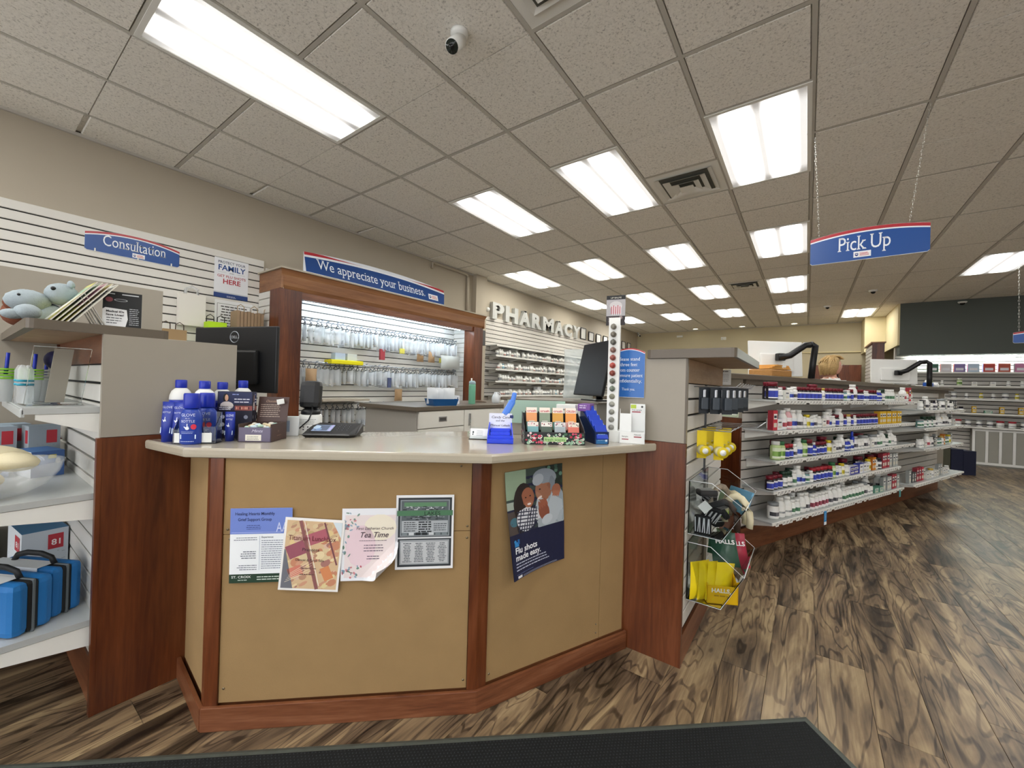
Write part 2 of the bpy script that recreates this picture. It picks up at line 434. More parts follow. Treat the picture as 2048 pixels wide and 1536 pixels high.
# ---------------------------------------------------------------- walls
def wallbox(name, a, b, mt, **kw):
    q = MB(); q.span(a, b, mt); return q.build(name, kind='structure', **kw)
wall_left = wallbox('wall_left', (X0-.15, Y0, 0), (X0, Y1, ZC+.25), wall_m)
wall_back = wallbox('wall_back', (X0-.15, Y1, 0), (X1, Y1+.15, ZC+.25), back_m)
wall_right = wallbox('wall_right', (X1, Y0, 0), (X1+.15, Y1+.15, ZC+.25), wall_m)
m = MB()   # shop front behind the camera, unseen; window openings added so daylight lifts the ceiling
m.span((X0-.15, Y0-.15, 0), (X1+.15, Y0, .45), wall_m); m.span((X0-.15, Y0-.15, 2.75), (X1+.15, Y0, ZC+.25), wall_m)
for a_, b_ in ((X0-.15, X0+.6), (-1.7, -1.5), (.9, 1.1), (3.5, 3.7), (X1-.3, X1+.15)): m.span((a_, Y0-.15, .45), (b_, Y0, 2.75), wall_m)
wall_front = m.build('wall_front', kind='structure')

# ---------------------------------------------------------------- ceiling
m = MB(); m.span((X0-.1, Y0-.1, ZC+.018), (X1+.1, Y1+.1, ZC+.12), tm)
ceiling = m.build('ceiling', kind='structure')
GX, GY, GS = -.005, .555, .6096
occ = {}
LIGHTS = [(i_, j_) for i_ in (-7, -5, -3, -1, 3, 7) for j_ in (-8, -4, 0, 4, 8, 12, 16)]
LIGHTS = [p for p in LIGHTS if not (p[0] == -7 and p[1] in (0, 4)) and not (p[0] == -3 and p[1] == 0) and not (p[0] in (3, 7) and p[1] == 16) and not (p[0] == 7 and p[1] == 12)] + [(1, 18)]
VENTS = [(-2, 5), (-2, 12), (-2, 1), (4, 8)]
for i_, j_ in LIGHTS: occ[(i_, j_)] = occ[(i_, j_+1)] = 1
for p in VENTS: occ[p] = 1
def tile_geo(y0, y1, x0=0, x1=GS, score=True):
    q = MB(); g = .0135; e = .006
    segs = [(y0+g, y1-g)]
    ym = (y0+y1)/2
    if score: segs = [(y0+g, ym-.001), (ym+.001, y1-g)]
    for a, b_ in segs:
        ea = e if a == y0+g else .0025; eb = e if b_ == y1-g else .0025
        vs = [(x0+g, a, .012), (x1-g, a, .012), (x1-g, b_, .012), (x0+g, b_, .012), (x0+g+e, a+ea, 0), (x1-g-e, a+ea, 0), (x1-g-e, b_-eb, 0), (x0+g+e, b_-eb, 0)]
        q.add(vs, [(7,6,5,4),(4,5,1,0),(5,6,2,1),(6,7,3,2),(7,4,0,3)], tm)
    return q
full = tile_geo(0, GS*2); half = tile_geo(0, GS, score=False)
pf = full.build('tile', ceiling); ph = half.build('tile', ceiling)
pf_used = ph_used = False
restt = MB(); nt_ = 0
def put_tile(proto, x, y):
    global pf_used, ph_used, nt_
    if proto is pf and not pf_used: pf_used = True; o = pf
    elif proto is ph and not ph_used: ph_used = True; o = ph
    else: o = proto.copy(); COL.objects.link(o)
    o.location = (x, y, ZC); nt_ += 1
cells = []
for i_ in range(-8, 11):
    x = GX+GS*i_
    if x+GS > X1+.3: continue
    for j_ in range(-7, 22, 2):
        y = GY+GS*j_
        a, b_ = occ.get((i_, j_)), occ.get((i_, j_+1))
        cells.append((math.hypot(x, y), x, y, a, b_))
cells.sort()
for d, x, y, a, b_ in cells:
    xx0 = max(x, X0); 
    if y > Y1-.05 or x < X0-.5: continue
    if nt_ > 292 or x < X0 or y+2*GS > Y1 or y < Y0:
        for k, o_ in ((0, a), (1, b_)):
            if o_: continue
            ya, yb = max(Y0, y+k*GS), min(Y1, y+(k+1)*GS)
            if yb-ya < .08: continue
            q = tile_geo(ya, yb, xx0, min(x+GS, X1), score=False)
            restt.add([(v[0], v[1], v[2]+ZC) for v in q.v], q.f, tm)
    elif not a and not b_: put_tile(pf, x, y)
    else:
        if not a: put_tile(ph, x, y)
        if not b_: put_tile(ph, x, y+GS)
restt.build('perimeter_tiling', ceiling, kind='stuff')
m = MB()
for i_ in range(-7, 12):
    x = GX+GS*i_
    if X0 < x < X1: m.span((x-.012, Y0, ZC+.001), (x+.012, Y1, ZC+.014), tbar_m)
for j_ in range(-6, 22):
    y = GY+GS*j_
    if not (Y0 < y < Y1): continue
    if j_ % 2: m.span((X0, y-.012, ZC+.0012), (X1, y+.012, ZC+.014), tbar_m)
    else:
        for i_ in range(-8, 11):
            x = GX+GS*i_
            if occ.get((i_, j_)) or occ.get((i_, j_-1)): m.span((max(x, X0), y-.012, ZC+.0012), (x+GS, y+.012, ZC+.014), tbar_m)
m.build('ceiling_grid', ceiling, kind='stuff')
m = MB()
m.span((X0, Y0, ZC-.02), (X0+.022, Y1, ZC+.004), tbar_m); m.span((X0, Y1-.022, ZC-.02), (X1, Y1, ZC+.004), tbar_m)
m.build('trim_1', kind='structure')

# ceiling lights
def make_light(lens):
    t = thing('ceiling_light', 'x', 'ceiling light')
    q = MB(); W_, L_ = GS, GS*2; a = .030
    for sx in (-1, 1):
        q.span((sx*(W_/2-.004), -L_/2+.004, -.004), (sx*(W_/2-a), L_/2-.004, .02), white_m)
        q.span((-W_/2+a, sx*(L_/2-.004), -.004), (W_/2-a, sx*(L_/2-a), .02), white_m)
    q.build('frame', t)
    q = MB(); q.bbox((0, 0, .006), (W_-2*a, L_-2*a, .012), lens, .004); q.build('lens', t)
    return t
la = make_light(lens_m); lb = make_light(lensw_m); ua = ub = False
COLN = {-7: 'row along the left wall', -5: 'second row from the left wall', -3: 'third row from the left wall', -1: 'fourth row from the left wall', 3: 'row over the right aisle', 7: 'unseen row at the far right'}
for i_, j_ in LIGHTS:
    warm = j_ in (12, 8) and i_ in (-5, -7)
    src = lb if warm else la
    nth = {-8: 'added behind the camera', -4: 'added overhead behind camera', 0: 'nearest', 4: 'second', 8: 'third', 12: 'fourth', 16: 'fifth', 18: 'last'}[j_]
    lab = f'recessed fluorescent ceiling light, {nth} in the {COLN[i_]}' if i_ != 1 else 'recessed fluorescent ceiling light by the pale yellow soffit'
    loc = (GX+GS*(i_+.5), GY+GS*(j_+1), ZC)
    if (warm and not ub) or (not warm and not ua):
        if warm: ub = True
        else: ua = True
        src.location = loc; src['label'] = lab; o = src
    else: o = dup(src, loc, 0, lab)
    o['group'] = 'recessed fluorescent ceiling lights'
# air diffusers
def make_vent():
    t = thing('air_vent', 'x', 'air vent', group='square ceiling air vents')
    q = MB(); q.span((-GS/2+.005, -GS/2+.005, .004), (GS/2-.005, GS/2-.005, .02), white_m); 
    q.build('backing', t)
    q = MB(); q.span((-.2, -.2, -.001), (.2, .2, .003), mat('dim_duct', '#55564f', .8)); q.build('duct_opening', t)
    for k, (s_, z_) in enumerate(((.235, -.008), (.175, -.022), (.115, -.034), (.06, -.042))):
        q = MB(); i2 = s_-.052; z2 = z_+.022
        pts = []
        for sx, sy in ((-1,-1),(1,-1),(1,1),(-1,1)): pts.append((sx*s_, sy*s_*.96, z_))
        for sx, sy in ((-1,-1),(1,-1),(1,1),(-1,1)): pts.append((sx*i2, sy*i2*.96, z2))
        o = [(x_*1.0, y_, z+.003) for x_, y_, z in pts]
        fs = [(0,1,5,4),(1,2,6,5),(2,3,7,6),(3,0,4,7)]
        q.add(pts, [f[::-1] for f in fs], white_m); q.add(o, fs, white_m)
        if k == 3: q.add(pts[:4], [(3,2,1,0)], white_m)
        q.build('louver', t)
    return t
vt = make_vent()
VL = ['square white ceiling air vent between two lights above the aisle', 'small-looking square ceiling air vent far down the room', 'square ceiling air vent cut off at the top edge of view', 'square ceiling air vent out over the shop floor']
for k, (i_, j_) in enumerate(VENTS):
    loc = (GX+GS*(i_+.5), GY+GS*(j_+.5), ZC)
    if k == 0: vt.location = loc; vt['label'] = VL[0]
    else: dup(vt, loc, 0, VL[k])
# recessed round downlights by the back wall
emit_w = mat('downlight_glow', '#fffbe8', .5, emit=7)
t0 = thing('downlight', 'x', 'ceiling light', group='round downlights by the back wall')
q = MB(); q.lathe([(.105, 0), (.10, -.006), (.082, -.008), (.078, .0)], white_m, 20); q.build('trim_ring', t0)
q = MB(); q.lathe([(.001, .001), (.079, .001)], emit_w, 20); q.build('lamp', t0)
for k, (x, y) in enumerate(((-2.78, 13.28), (-1.54, 13.28), (-.31, 13.27))):
    lab = f'{("left", "middle", "right")[k]} one of three round downlights near the back wall'
    if k == 0: t0.location = (x, y, ZC-.002); t0['label'] = lab
    else: dup(t0, (x, y, ZC-.002), 0, lab)

# ---------------------------------------------------------------- slat walls
def slats(parent, p0, p1, z0, z1, nrm, mt=slat_m, th=.016, gap=.0100, pitch=.0762, top_down=True):
    """horizontal boards between p0 and p1 from z1 down to z0, each an object; nrm points out of the wall"""
    p0 = Vector((p0[0], p0[1], 0)); p1 = Vector((p1[0], p1[1], 0)); d = p1-p0; L_ = d.length; a = math.atan2(d.y, d.x)
    n = Vector((nrm[0], nrm[1], 0)).normalized(); side = 1 if d.normalized().cross(Vector((0, 0, 1))).dot(n) > 0 else -1
    q = MB(); h = pitch-gap; e = .003; s = -side
    vs = []
    for x_ in (0, L_):
        vs += [(x_, 0, 0), (x_, s*(th-e), 0), (x_, s*th, e), (x_, s*th, h-e), (x_, s*(th-e), h), (x_, 0, h)]
    fs = [(k, k+1, k+7, k+6) for k in range(5)]+[(0,1,2,3,4,5), (11,10,9,8,7,6)]
    if side > 0: fs = [f[::-1] for f in fs]
    q.add(vs, fs, mt); o = None; z = z1-h
    while z > z0-.001:
        if o is None: o = q.build('slat', parent); c = o
        else: c = o.copy(); COL.objects.link(c)
        c.location = (p0.x, p0.y, z); c.rotation_euler = (0, 0, a); z -= pitch
def backing(parent, p0, p1, z0, z1, nrm, name='groove_backing', th=.003, mt=groove_m):
    p0 = Vector((p0[0], p0[1], 0)); p1 = Vector((p1[0], p1[1], 0)); n = Vector((nrm[0], nrm[1], 0)).normalized()
    a, b_ = p0, p1; q = MB()
    q.extr([(a.x, a.y, z0), (b_.x, b_.y, z0), (b_.x, b_.y, z1), (a.x, a.y, z1)], n*th, mt)
    return q.build(name, parent)
def slatwall(parent, p0, p1, z0, z1, nrm, mt=slat_m):
    backing(parent, p0, p1, z0, z1, nrm); slats(parent, p0, p1, z0, z1, nrm, mt)
XW = X0
slatwall(wall_left, (XW, -1.2), (XW, 1.92), .85, 2.51, (1, 0))
slatwall(wall_left, (XW, 1.94), (XW, 4.79), .20, 2.44, (1, 0))
slatwall(wall_left, (XW, 5.56), (XW, 13.4), .55, 2.50, (1, 0), slatg_m)

# ---------------------------------------------------------------- soffits and far end
m = MB(); m.span((1.50, 11.25, 2.11), (X1, 11.55, ZC), dark_m); m.build('trim_2', kind='structure')
m = MB(); m.span((1.47, 11.25, 2.31), (1.50, 12.88, ZC), soff_m); m.span((1.10, 12.88, 2.31), (1.50, Y1, ZC), soff_m)
m.build('trim_3', kind='structure')
m = MB(); m.span((-2.2, Y1-.05, 2.37), (1.1, Y1, 2.40), soff_m); m.build('trim_4', kind='structure')
m = MB(); m.span((1.50, 11.74, 0), (X1, 11.9, 2.3), slatg_m); fw = m.build('wall_far', kind='structure')
backing(fw, (1.5, 11.74), (5.2, 11.74), .1, 2.14, (0, -1)); slats(fw, (1.5, 11.738), (5.2, 11.738), .1, 2.14, (0, -1), slatg_m, gap=.012)
# fluorescent strip tucked under the charcoal soffit
t = thing('strip_light', 'fluorescent strip light tucked under the charcoal soffit above the far shelves', 'light', (2.6, 11.64, 2.105))
q = MB(); q.span((-.95, -.05, .0), (1.25, .05, .035), white_m); q.build('housing', t)
q = MB(); q.cyl((-.9, 0, -.012), (1.2, 0, -.012), .012, mat('tube_glow', '#f4fff8', .5, emit=30), 8); q.build('tube', t)
# closet recess at the back: brown cabinets
for k, (x0, x1) in enumerate(((.16, .62), (.64, 1.09))):
    t = thing('wall_cabinet', f'dark brown wall cabinet behind the pharmacy workspace, {("left", "right")[k]} one', 'cabinet', ((x0+x1)/2, 13.42, .9))
    w_ = x1-x0; q = MB(); q.span((-w_/2, -.15, 0), (w_/2, .17, 1.13), cherry); q.build('body', t)
    q = MB(); q.bbox((0, -.165, .565), (w_-.02, .02, 1.10), cherry, .004); q.build('door', t)
# tall end panel near the back, wood face and slatted side
t = thing('end_panel_unit', 'tall wooden end panel with slatted side under the yellow soffit', 'shelving', (1.17, 11.2, 0))
q = MB(); q.span((-.09, -.02, 0), (.10, .02, 2.36), cherry); q.span((-.11, -.04, 2.36), (.12, 1.2, 2.385), oak); q.build('end_panel', t)
q = MB(); q.span((-.07, .02, 0), (.08, 1.15, 2.35), slatg_m); q.build('core', t)
slats(t, (-.072, 1.15), (-.072, .02), .9, 2.33, (-1, 0), slatg_m, gap=.012)

# ---------------------------------------------------------------- wall fittings at left
m = MB(); m.span((XW, 5.22, 2.2), (XW+.09, 5.50, ZC), wall_m); m.span((XW, 4.98, 0), (XW+.09, 5.50, 2.2), wall_m); m.build('trim_5', kind='structure')
m = MB(); m.tube([(XW+.03, 4.26, 3.02), (XW+.03, 4.27, 3.10), (XW+.03, 4.32, 3.11), (XW+.03, 5.02, 3.11), (XW+.03, 5.06, 3.09), (XW+.03, 5.07, 3.05), (XW+.03, 5.07, 2.40)], .022, wall_m, 8)
tag(m.build('conduit_pipe'), 'painted conduit pipe running under the ceiling and down above the crown', 'pipe')

# wooden display frame around the will-call bags
FX = -4.18
t = thing('display_hutch', 'large cherry wood frame with crown moulding around the hanging bags', 'frame', (0, 0, 0))
q = MB()   # crown: stepped profile swept along y, with returns
prof = [(FX-.035, 2.165), (FX-.02, 2.165), (FX+.0, 2.20), (FX+.012, 2.30), (FX+.03, 2.345), (FX+.035, 2.355), (FX-.06, 2.355)]
y0, y1 = 1.90, 4.96
n = len(prof); vs = []
for yy, s_ in ((y0, -1), (y1, 1)):
    for px, pz in prof: vs.append((px, yy+s_*(px-FX), pz))
q.add(vs, [(k, (k+1) % n, (k+1) % n+n, k+n) for k in range(n)]+[tuple(range(n))[::-1], tuple(range(n, 2*n))], oak)
for yy, s_ in ((y0, -1), (y1, 1)):
    q.span((XW+.02, yy-.02 if s_ < 0 else yy-.0, 2.165), (FX+.01, yy+.0 if s_ < 0 else yy+.02, 2.355), oak)
q.build('crown', t)
q = MB(); q.span((XW+.02, y0-.04, 2.356), (FX+.045, y1+.04, 2.372), wall_m); q.build('top_board', t)
q = MB(); q.span((FX-.10, 1.90, 2.095), (FX-.02, 4.96, 2.165), cherryh); q.build('header', t)
q = MB(); q.span((FX-.20, 1.87, 0), (FX, 2.09, 2.165), cherry); q.build('post', t)
q = MB(); q.span((FX-.20, 4.74, 0), (FX, 4.95, 2.165), cherry); q.build('post', t)
q = MB(); q.span((XW+.02, 1.895, .3), (FX-.2, 1.925, 2.165), slat_m); q.build('side_panel', t); q = MB(); q.span((XW+.02, 4.80, .3), (FX-.2, 4.83, 2.30), slat_m); q.build('side_panel', t)
slats(t, (XW+.02, 1.893), (FX-.19, 1.893), 1.3, 2.16, (0, -1)); slats(t, (XW+.02, 4.798), (FX-.19, 4.798), 1.0, 2.30, (0, -1))
t = thing('strip_light', 'fluorescent strip light hidden behind the crown of the wooden frame', 'light', (FX-.17, 3.4, 2.15))
q = MB(); q.span((-.06, -1.25, -.02), (.06, 1.25, .05), white_m); q.build('housing', t)
q = MB(); q.cyl((0, -1.2, -.035), (0, 1.2, -.035), .013, mat('cool_tube_glow', '#e0f0ff', .5, emit=21), 8); q.build('tube', t)

# grey partition panel behind the left shelving
m = MB(); m.span((-3.22, -1.6, .2), (-3.17, .75, 1.785), grey_m)
tag(m.build('partition_panel'), 'tall plain grey partition panel standing behind the plush toys', 'partition')
m = MB(); m.span((-3.23, -1.6, 0), (-3.16, .75, .2), cherry); tag(m.build('partition_plinth'), 'dark wooden plinth carrying the grey partition panel', 'plinth')

# ---------------------------------------------------------------- the two end shelving units
def canopy(mb, x0, y0, x1, y1, z0, z1, mt, r=.02):
    pts = []
    for cx, cy, a0 in ((x1-r, y0+r, -90), (x1-r, y1-r, 0), (x0+r, y1-r, 90), (x0+r, y0+r, 180)):
        for k in range(4): a = R(a0+30*k); pts.append((cx+r*math.cos(a), cy+r*math.sin(a)))
    mb.prism(pts, z0, z1, mt)
# right unit: front panel faces the camera, slatted side faces the aisle
ru = thing('end_shelving_unit', 'end shelving unit to the right of the counter, slatted side with cough drops', 'shelving', (0, 0, 0))
q = MB(); q.span((-.80, 1.985, 1.03), (-.444, 2.01, 1.422), grey_m); q.span((-.452, 1.9845, 1.03), (-.444, 1.986, 1.422), greyd_m); q.build('upper_panel', ru)
q = MB(); q.span((-.80, 1.985, .0), (-.444, 2.01, 1.028), cherry); q.build('lower_panel', ru)
q = MB(); q.span((-.80, 2.01, 0), (-.462, 2.97, 1.42), slatg_m); q.build('core', ru)
q = MB(); q.span((-.462, 2.01, 1.31), (-.447, 2.97, 1.422), maple); q.build('header', ru)
q = MB(); q.span((-.462, 2.01, 0), (-.446, 2.99, .135), cherryh); q.build('plinth', ru)
backing(ru, (-.462, 2.01), (-.462, 2.97), .135, 1.31, (1, 0)); slats(ru, (-.461, 2.01), (-.461, 2.97), .137, 1.305, (1, 0))
q = MB(); canopy(q, -.63, 1.97, -.245, 3.0, 1.424, 1.465, greyd_m); q.span((-.60, 1.99, 1.4235), (-.26, 2.98, 1.4245), maple); q.build('canopy', ru)
q = MB(); q.span((-.60, 2.96, .2), (-.455, 2.985, 1.31), metal_m); q.build('upright', ru)
# left unit
lu = thing('end_shelving_unit', 'end shelving unit to the left of the counter, shelves with first aid cases', 'shelving', (0, 0, 0))
q = MB(); q.span((-2.155, .335, 1.037), (-2.13, .775, 1.424), grey_m); q.build('upper_panel', lu)
q = MB(); q.span((-2.155, .335, 0), (-2.13, .775, 1.035), cherry); q.span((-2.158, .326, 0), (-2.128, .340, 1.034), cherry); q.build('lower_panel', lu)
q = MB(); q.span((-3.14, .36, 0), (-2.155, .58, 1.42), grey_m); q.build('core', lu)
q = MB(); q.span((-3.2, .335, 1.315), (-2.155, .36, 1.424), cherryh); q.build('header', lu)
q = MB(); q.span((-3.2, .338, 0), (-2.155, .36, .175), cherryh); q.build('plinth', lu)
backing(lu, (-3.15, .36), (-2.155, .36), .17, 1.315, (0, -1)); slats(lu, (-3.15, .358), (-2.157, .358), .172, 1.31, (0, -1))
q = MB(); q.span((-3.22, .325, 0), (-3.15, .37, 1.42), cherry); q.build('corner_post', lu)
q = MB(); canopy(q, -3.6, .145, -2.13, .53, 1.424, 1.458, greyd_m); q.span((-3.5, .17, 1.4235), (-2.15, .52, 1.4245), maple); q.build('canopy', lu)
q = MB(); q.span((-4.2, .62, .3), (-3.2, .64, 1.40), slatg_m); slb = q.build('rear_panel', lu)
slats(lu, (-4.2, .618), (-3.22, .618), .3, 1.15, (0, -1), slatg_m)
for zz, xl, yf in ((1.15, -2.95, .148), (.825, -3.2, -.11), (.35, -3.2, -.13)):
    q = MB()
    q.span((xl, yf, zz-.022), (-2.165, .345, zz), shelf_m); q.bbox(((xl-2.165)/2, yf, zz-.018), (-2.165-xl, .012, .03), shelf_m, .004)
    s_ = q.build('shelf', lu)
    for bx in (-2.18, xl+.25):
        q = MB(); q.extr([(bx, .342, zz-.024), (bx, yf+.03, zz-.024), (bx, yf+.03, zz-.042), (bx, .342, zz-.10)], (.012, 0, 0), white_m); q.build('bracket', s_)

# ---------------------------------------------------------------- the angled service counter
A = Vector((-1.741, .561, 0)); B = Vector((-1.023, 1.229, 0)); Cc = Vector((-.706, 1.976, 0)); D = Vector((-2.125, .60, 0))
ct = thing('service_counter', 'angled pharmacy service counter with tan fabric front panels', 'counter', (0, 0, 0))
OUT = [(-2.126, .462), (-1.815, .498), (-.935, 1.180), (-.575, 1.981)]
INN = [(-1.12, 1.981), (-1.50, 1.66), (-1.90, 1.10), (-2.126, .80)]
poly = OUT+INN
def off(poly, d, ks):
    """move outline vertices ks inwards by d"""
    n = len(poly); o = []
    c = Vector((sum(p[0] for p in poly)/n, sum(p[1] for p in poly)/n))
    for k, p in enumerate(poly):
        if k in ks: v = (c-Vector(p)).normalized(); o.append((p[0]+v.x*d, p[1]+v.y*d))
        else: o.append(p)
    return o
q = MB(); ZT = 1.018; n = len(poly); ks = (0, 1, 2, 3)
lv = [(.010, ZT-.036), (.002, ZT-.033), (0, ZT-.024), (0, ZT-.008), (.003, ZT-.002), (.010, ZT)]
vs = []
for d_, z_ in lv:
    for p in off(poly, d_, ks): vs.append((p[0], p[1], z_))
fs = [(i*n+k, i*n+(k+1) % n, (i+1)*n+(k+1) % n, (i+1)*n+k) for i in range(len(lv)-1) for k in range(n)]
fs += [tuple(range(n))[::-1], tuple(range((len(lv)-1)*n, len(lv)*n))]
q.add(vs, fs, top_m); q.build('countertop', ct)
def facebox(mb, P, Q, s0, s1, z0, z1, th, mt, out=1, bev=.002):
    """slab lying on the face P-Q between distances s0 and s1"""
    d = (Q-P).normalized(); nrm = Vector((d.y, -d.x, 0))*out
    c = P+d*((s0+s1)/2)+nrm*(th/2); c.z = (z0+z1)/2
    return mb.bbox(c, (s1-s0, abs(th), z1-z0), mt, bev, math.atan2(d.y, d.x))
dAB = (B-A).length; dBC = (Cc-B).length; dDA = (A-D).length
q = MB()
inn = [Vector((-1.19, 1.95, 0)), Vector((-1.45, 1.62, 0)), Vector((-1.86, 1.08, 0)), Vector((-2.12, .82, 0))]
def inset(P, Q, d=.012): dd = (Q-P).normalized(); return Vector((-dd.y, dd.x, 0))*d
a_ = A+inset(A, B)+inset(D, A); b_ = B+inset(A, B)*.7+inset(B, Cc)*.7; c_ = Cc+inset(B, Cc); d_ = D+inset(D, A)+Vector((.01, 0, 0))
q.prism([(p.x, p.y) for p in (d_, a_, b_, c_, *inn)], .0, ZT-.037, mat('counter_carcass', '#7b4a2a', .6)); q.build('carcass', ct)
# fabric panels
def panel(P, Q, s0, s1, z0, z1, name='fabric_panel'):
    q = MB(); facebox(q, P, Q, s0, s1, z0, z1, -.001, fabric_m, -1, .0008) if False else facebox(q, P, Q, s0, s1, z0, z1, .004, fabric_m, -1 if False else 1, .0012)
    o = q.build(name, ct); return o
# seam between upper and lower panels on the long face at z .70
def shiftp(P, Q, d): dd = (Q-P).normalized(); nn = Vector((dd.y, -dd.x, 0))*d; return P+nn, Q+nn
Ai, Bi = shiftp(A, B, -.012); Bj, Ci = shiftp(B, Cc, -.012); Di, Aj = shiftp(D, A, -.012)
panel(Ai, Bi, .045, dAB-.038, .702, ZT-.038); panel(Ai, Bi, .045, dAB-.038, .088, .700)
panel(Bj, Ci, .045, .648, .09, ZT-.038); panel(Bj, Ci, .650, dBC-.01, .09, ZT-.038); panel(Di, Aj, .02, dDA-.035, .09, ZT-.038)
# corner posts and base boards
q = MB(); facebox(q, A, B, .0, .044, .08, ZT-.037, -.02, cherry, 1); facebox(q, D, A, dDA-.034, dDA-.0, .08, ZT-.037, -.02, cherry, 1); q.build('corner_post', ct)
q = MB(); facebox(q, A, B, dAB-.036, dAB, .08, ZT-.037, -.02, cherry, 1); facebox(q, B, Cc, 0, .044, .08, ZT-.037, -.02, cherry, 1); q.build('corner_post', ct)
Ab, Bb = shiftp(A, B, .004)
for (P, Q, l) in ((A, B, dAB), (B, Cc, dBC), (D, A, dDA)):
    q = MB(); facebox(q, P, Q, -.004, l+.003, 0, .086, .014, cherryh, 1, .003); q.build('baseboard', ct)
# screws in the panels
scr = mat('dull_screw', '#8d7f66', .4, metal=.7)
def screws(P, Q, pts):
    d = (Q-P).normalized(); nn = Vector((d.y, -d.x, 0))
    for s_, z_ in pts:
        c = P+d*s_+nn*.0045; c.z = z_; q = MB(); q.cyl(c, c+nn*.0016, .0045, scr, 8); q.build('screw', ct)
screws(Ai, Bi, [(.062, .14), (.93, .12), (.93, .72), (.93, .675), (.06, .72), (.9, .955), (.068, .685)])
screws(Bj, Ci, [(.06, .12), (.63, .12), (.63, .16)])

# ---------------------------------------------------------------- back work island with drawers
bi = thing('work_island', 'grey topped work island with pale drawers behind the service counter', 'counter', (0, 0, 0))
ix0, ix1, iy0, iy1 = -3.46, -2.66, 2.30, 6.2
q = MB(); q.bbox(((ix0+ix1)/2, (iy0+iy1)/2, 1.051), (ix1-ix0, iy1-iy0, .038), greyd_m, .005); q.build('worktop', bi)
q = MB(); q.span((ix0+.05, iy0+.04, 0), (ix1-.03, iy1-.04, 1.032), mat('pale_grey_carcass', '#a6a39b', .5)); q.build('carcass', bi)
cream_m = mat('pale_cream_laminate', '#e4e3da', .4)
ys = [iy0+.05, iy0+.62, iy0+1.19, iy0+1.76, iy0+2.33, iy0+2.9]
for k in range(5):
    a_, b_ = ys[k]+.004, ys[k+1]-.004
    zz = [(.88, 1.026), (.60, .872), (.1, .592)] if k != 1 else [(.1, 1.026)]
    for z0, z1 in zz:
        q = MB(); q.bbox((ix1-.02, (a_+b_)/2, (z0+z1)/2), (.02, b_-a_, z1-z0), cream_m, .003); dr = q.build('drawer' if k != 1 else 'door', bi)
        if k != 1:
            q = MB(); yc = (a_+b_)/2; zc = (z0+z1)/2 if z0 > .5 else z1-.08
            q.bbox((ix1-.009, yc, zc), (.004, .10, .045), metal_m, .001); q.span((ix1-.008, yc-.038, zc-.014), (ix1-.006, yc+.038, zc+.012), dgrey_m); q.build('handle', dr)
        else:
            q = MB(); q.bbox((ix1-.004, a_+.07, .93), (.016, .02, .12), metal_m, .003); q.build('handle', dr)

# ---------------------------------------------------------------- gondola with the vitamin shelves
T = Vector((.399, .917, 0)).normalized(); N = Vector((T.y, -T.x, 0)); G0 = Vector((-.327, 3.90, 0))
ga = math.atan2(T.y, T.x)
def G(t, n, z=0): p = G0+T*t+N*n; return Vector((p.x, p.y, z))
gd = thing('gondola_counter', 'long vitamin gondola with a grey countertop along the aisle', 'shelving', (0, 0, 0))
def gspan(mb, t0, t1, n0, n1, z0, z1, mt, bev=0):
    c = G((t0+t1)/2, (n0+n1)/2, (z0+z1)/2); dd = (abs(t1-t0), abs(n1-n0), abs(z1-z0))
    return mb.bbox(c, dd, mt, bev, ga) if bev else mb.box(c, dd, mt, ga)
q = MB(); gspan(q, -.55, 5.0, -.46, .05, 1.374, 1.416, greyd_m, .006); q.build('countertop', gd)
q = MB(); gspan(q, -.20, 4.9, -.36, -.02, 0, 1.374, grey_m); q.build('core', gd)
q = MB(); gspan(q, -.215, 4.55, -.02, .012, 0, .185, cherryh); q.build('plinth', gd)
q = MB(); gspan(q, -.20, 4.9, -.02, .018, 1.335, 1.374, greyd_m); q.build('header', gd)
backing(gd, G(-.21, -.02), G(4.55, -.02), .185, 1.335, N)
slats(gd, G(-.215, -.018), G(2.86, -.018), .187, 1.332, N, slatg_m, gap=.0095); slats(gd, G(2.875, -.018), G(4.55, -.018), .187, 1.332, N, slatg_m, gap=.0095)
q = MB(); gspan(q, -.235, -.213, -.46, .0, 1.066, 1.374, grey_m); q.build('upper_end_panel', gd)
q = MB(); gspan(q, -.235, -.213, -.46, .0, 0, 1.064, cherry); q.build('lower_end_panel', gd)
ROWS = [(1.222, -.19, 2.78), (.990, -.2, 2.74), (.760, -.17, 2.75), (.535, -.19, 2.35), (.300, -.2, 2.45)]
ROW2 = [(1.13, 2.82, 4.30), (.93, 2.78, 4.27), (.70, 2.80, 4.25), (.33, 2.50, 4.3)]
tagw = mat('shelf_tag_white', '#e9e9e4', .5)
for k, (z, t0_, t1_) in enumerate(ROWS+ROW2):
    dep = .235 if k < 5 else .30
    q = MB(); gspan(q, t0_, t1_, 0, dep, z-.014, z, shelf_m); gspan(q, t0_, t1_, dep-.003, dep+.008, z-.022, z-.001, white_m, .002); sh = q.build('shelf', gd)
    q = MB(); tt = t0_+.04
    while tt < t1_-.06:
        gspan(q, tt, tt+.042, dep+.008, dep+.0105, z-.032, z-.003, tagw); q.add([], [], tagw)
        for l_ in range(2): gspan(q, tt+.006, tt+.034-.012*l_, dep+.0104, dep+.0108, z-.014-.009*l_, z-.010-.009*l_, black_m)
        tt += .052 if random.random() < .8 else .10
    q.build('price_tag_strip', sh, kind='stuff')
    for bt in ([t0_+.03, (t0_+t1_)/2-.15, (t0_+t1_)/2+.45, t1_-.03]):
        q = MB(); P0 = G(bt, 0); q.extr([G(bt, .0, z-.015), G(bt, dep-.01, z-.015), G(bt, dep-.01, z-.03), G(bt, 0, z-.085)], T*.01, white_m); q.build('bracket', sh)
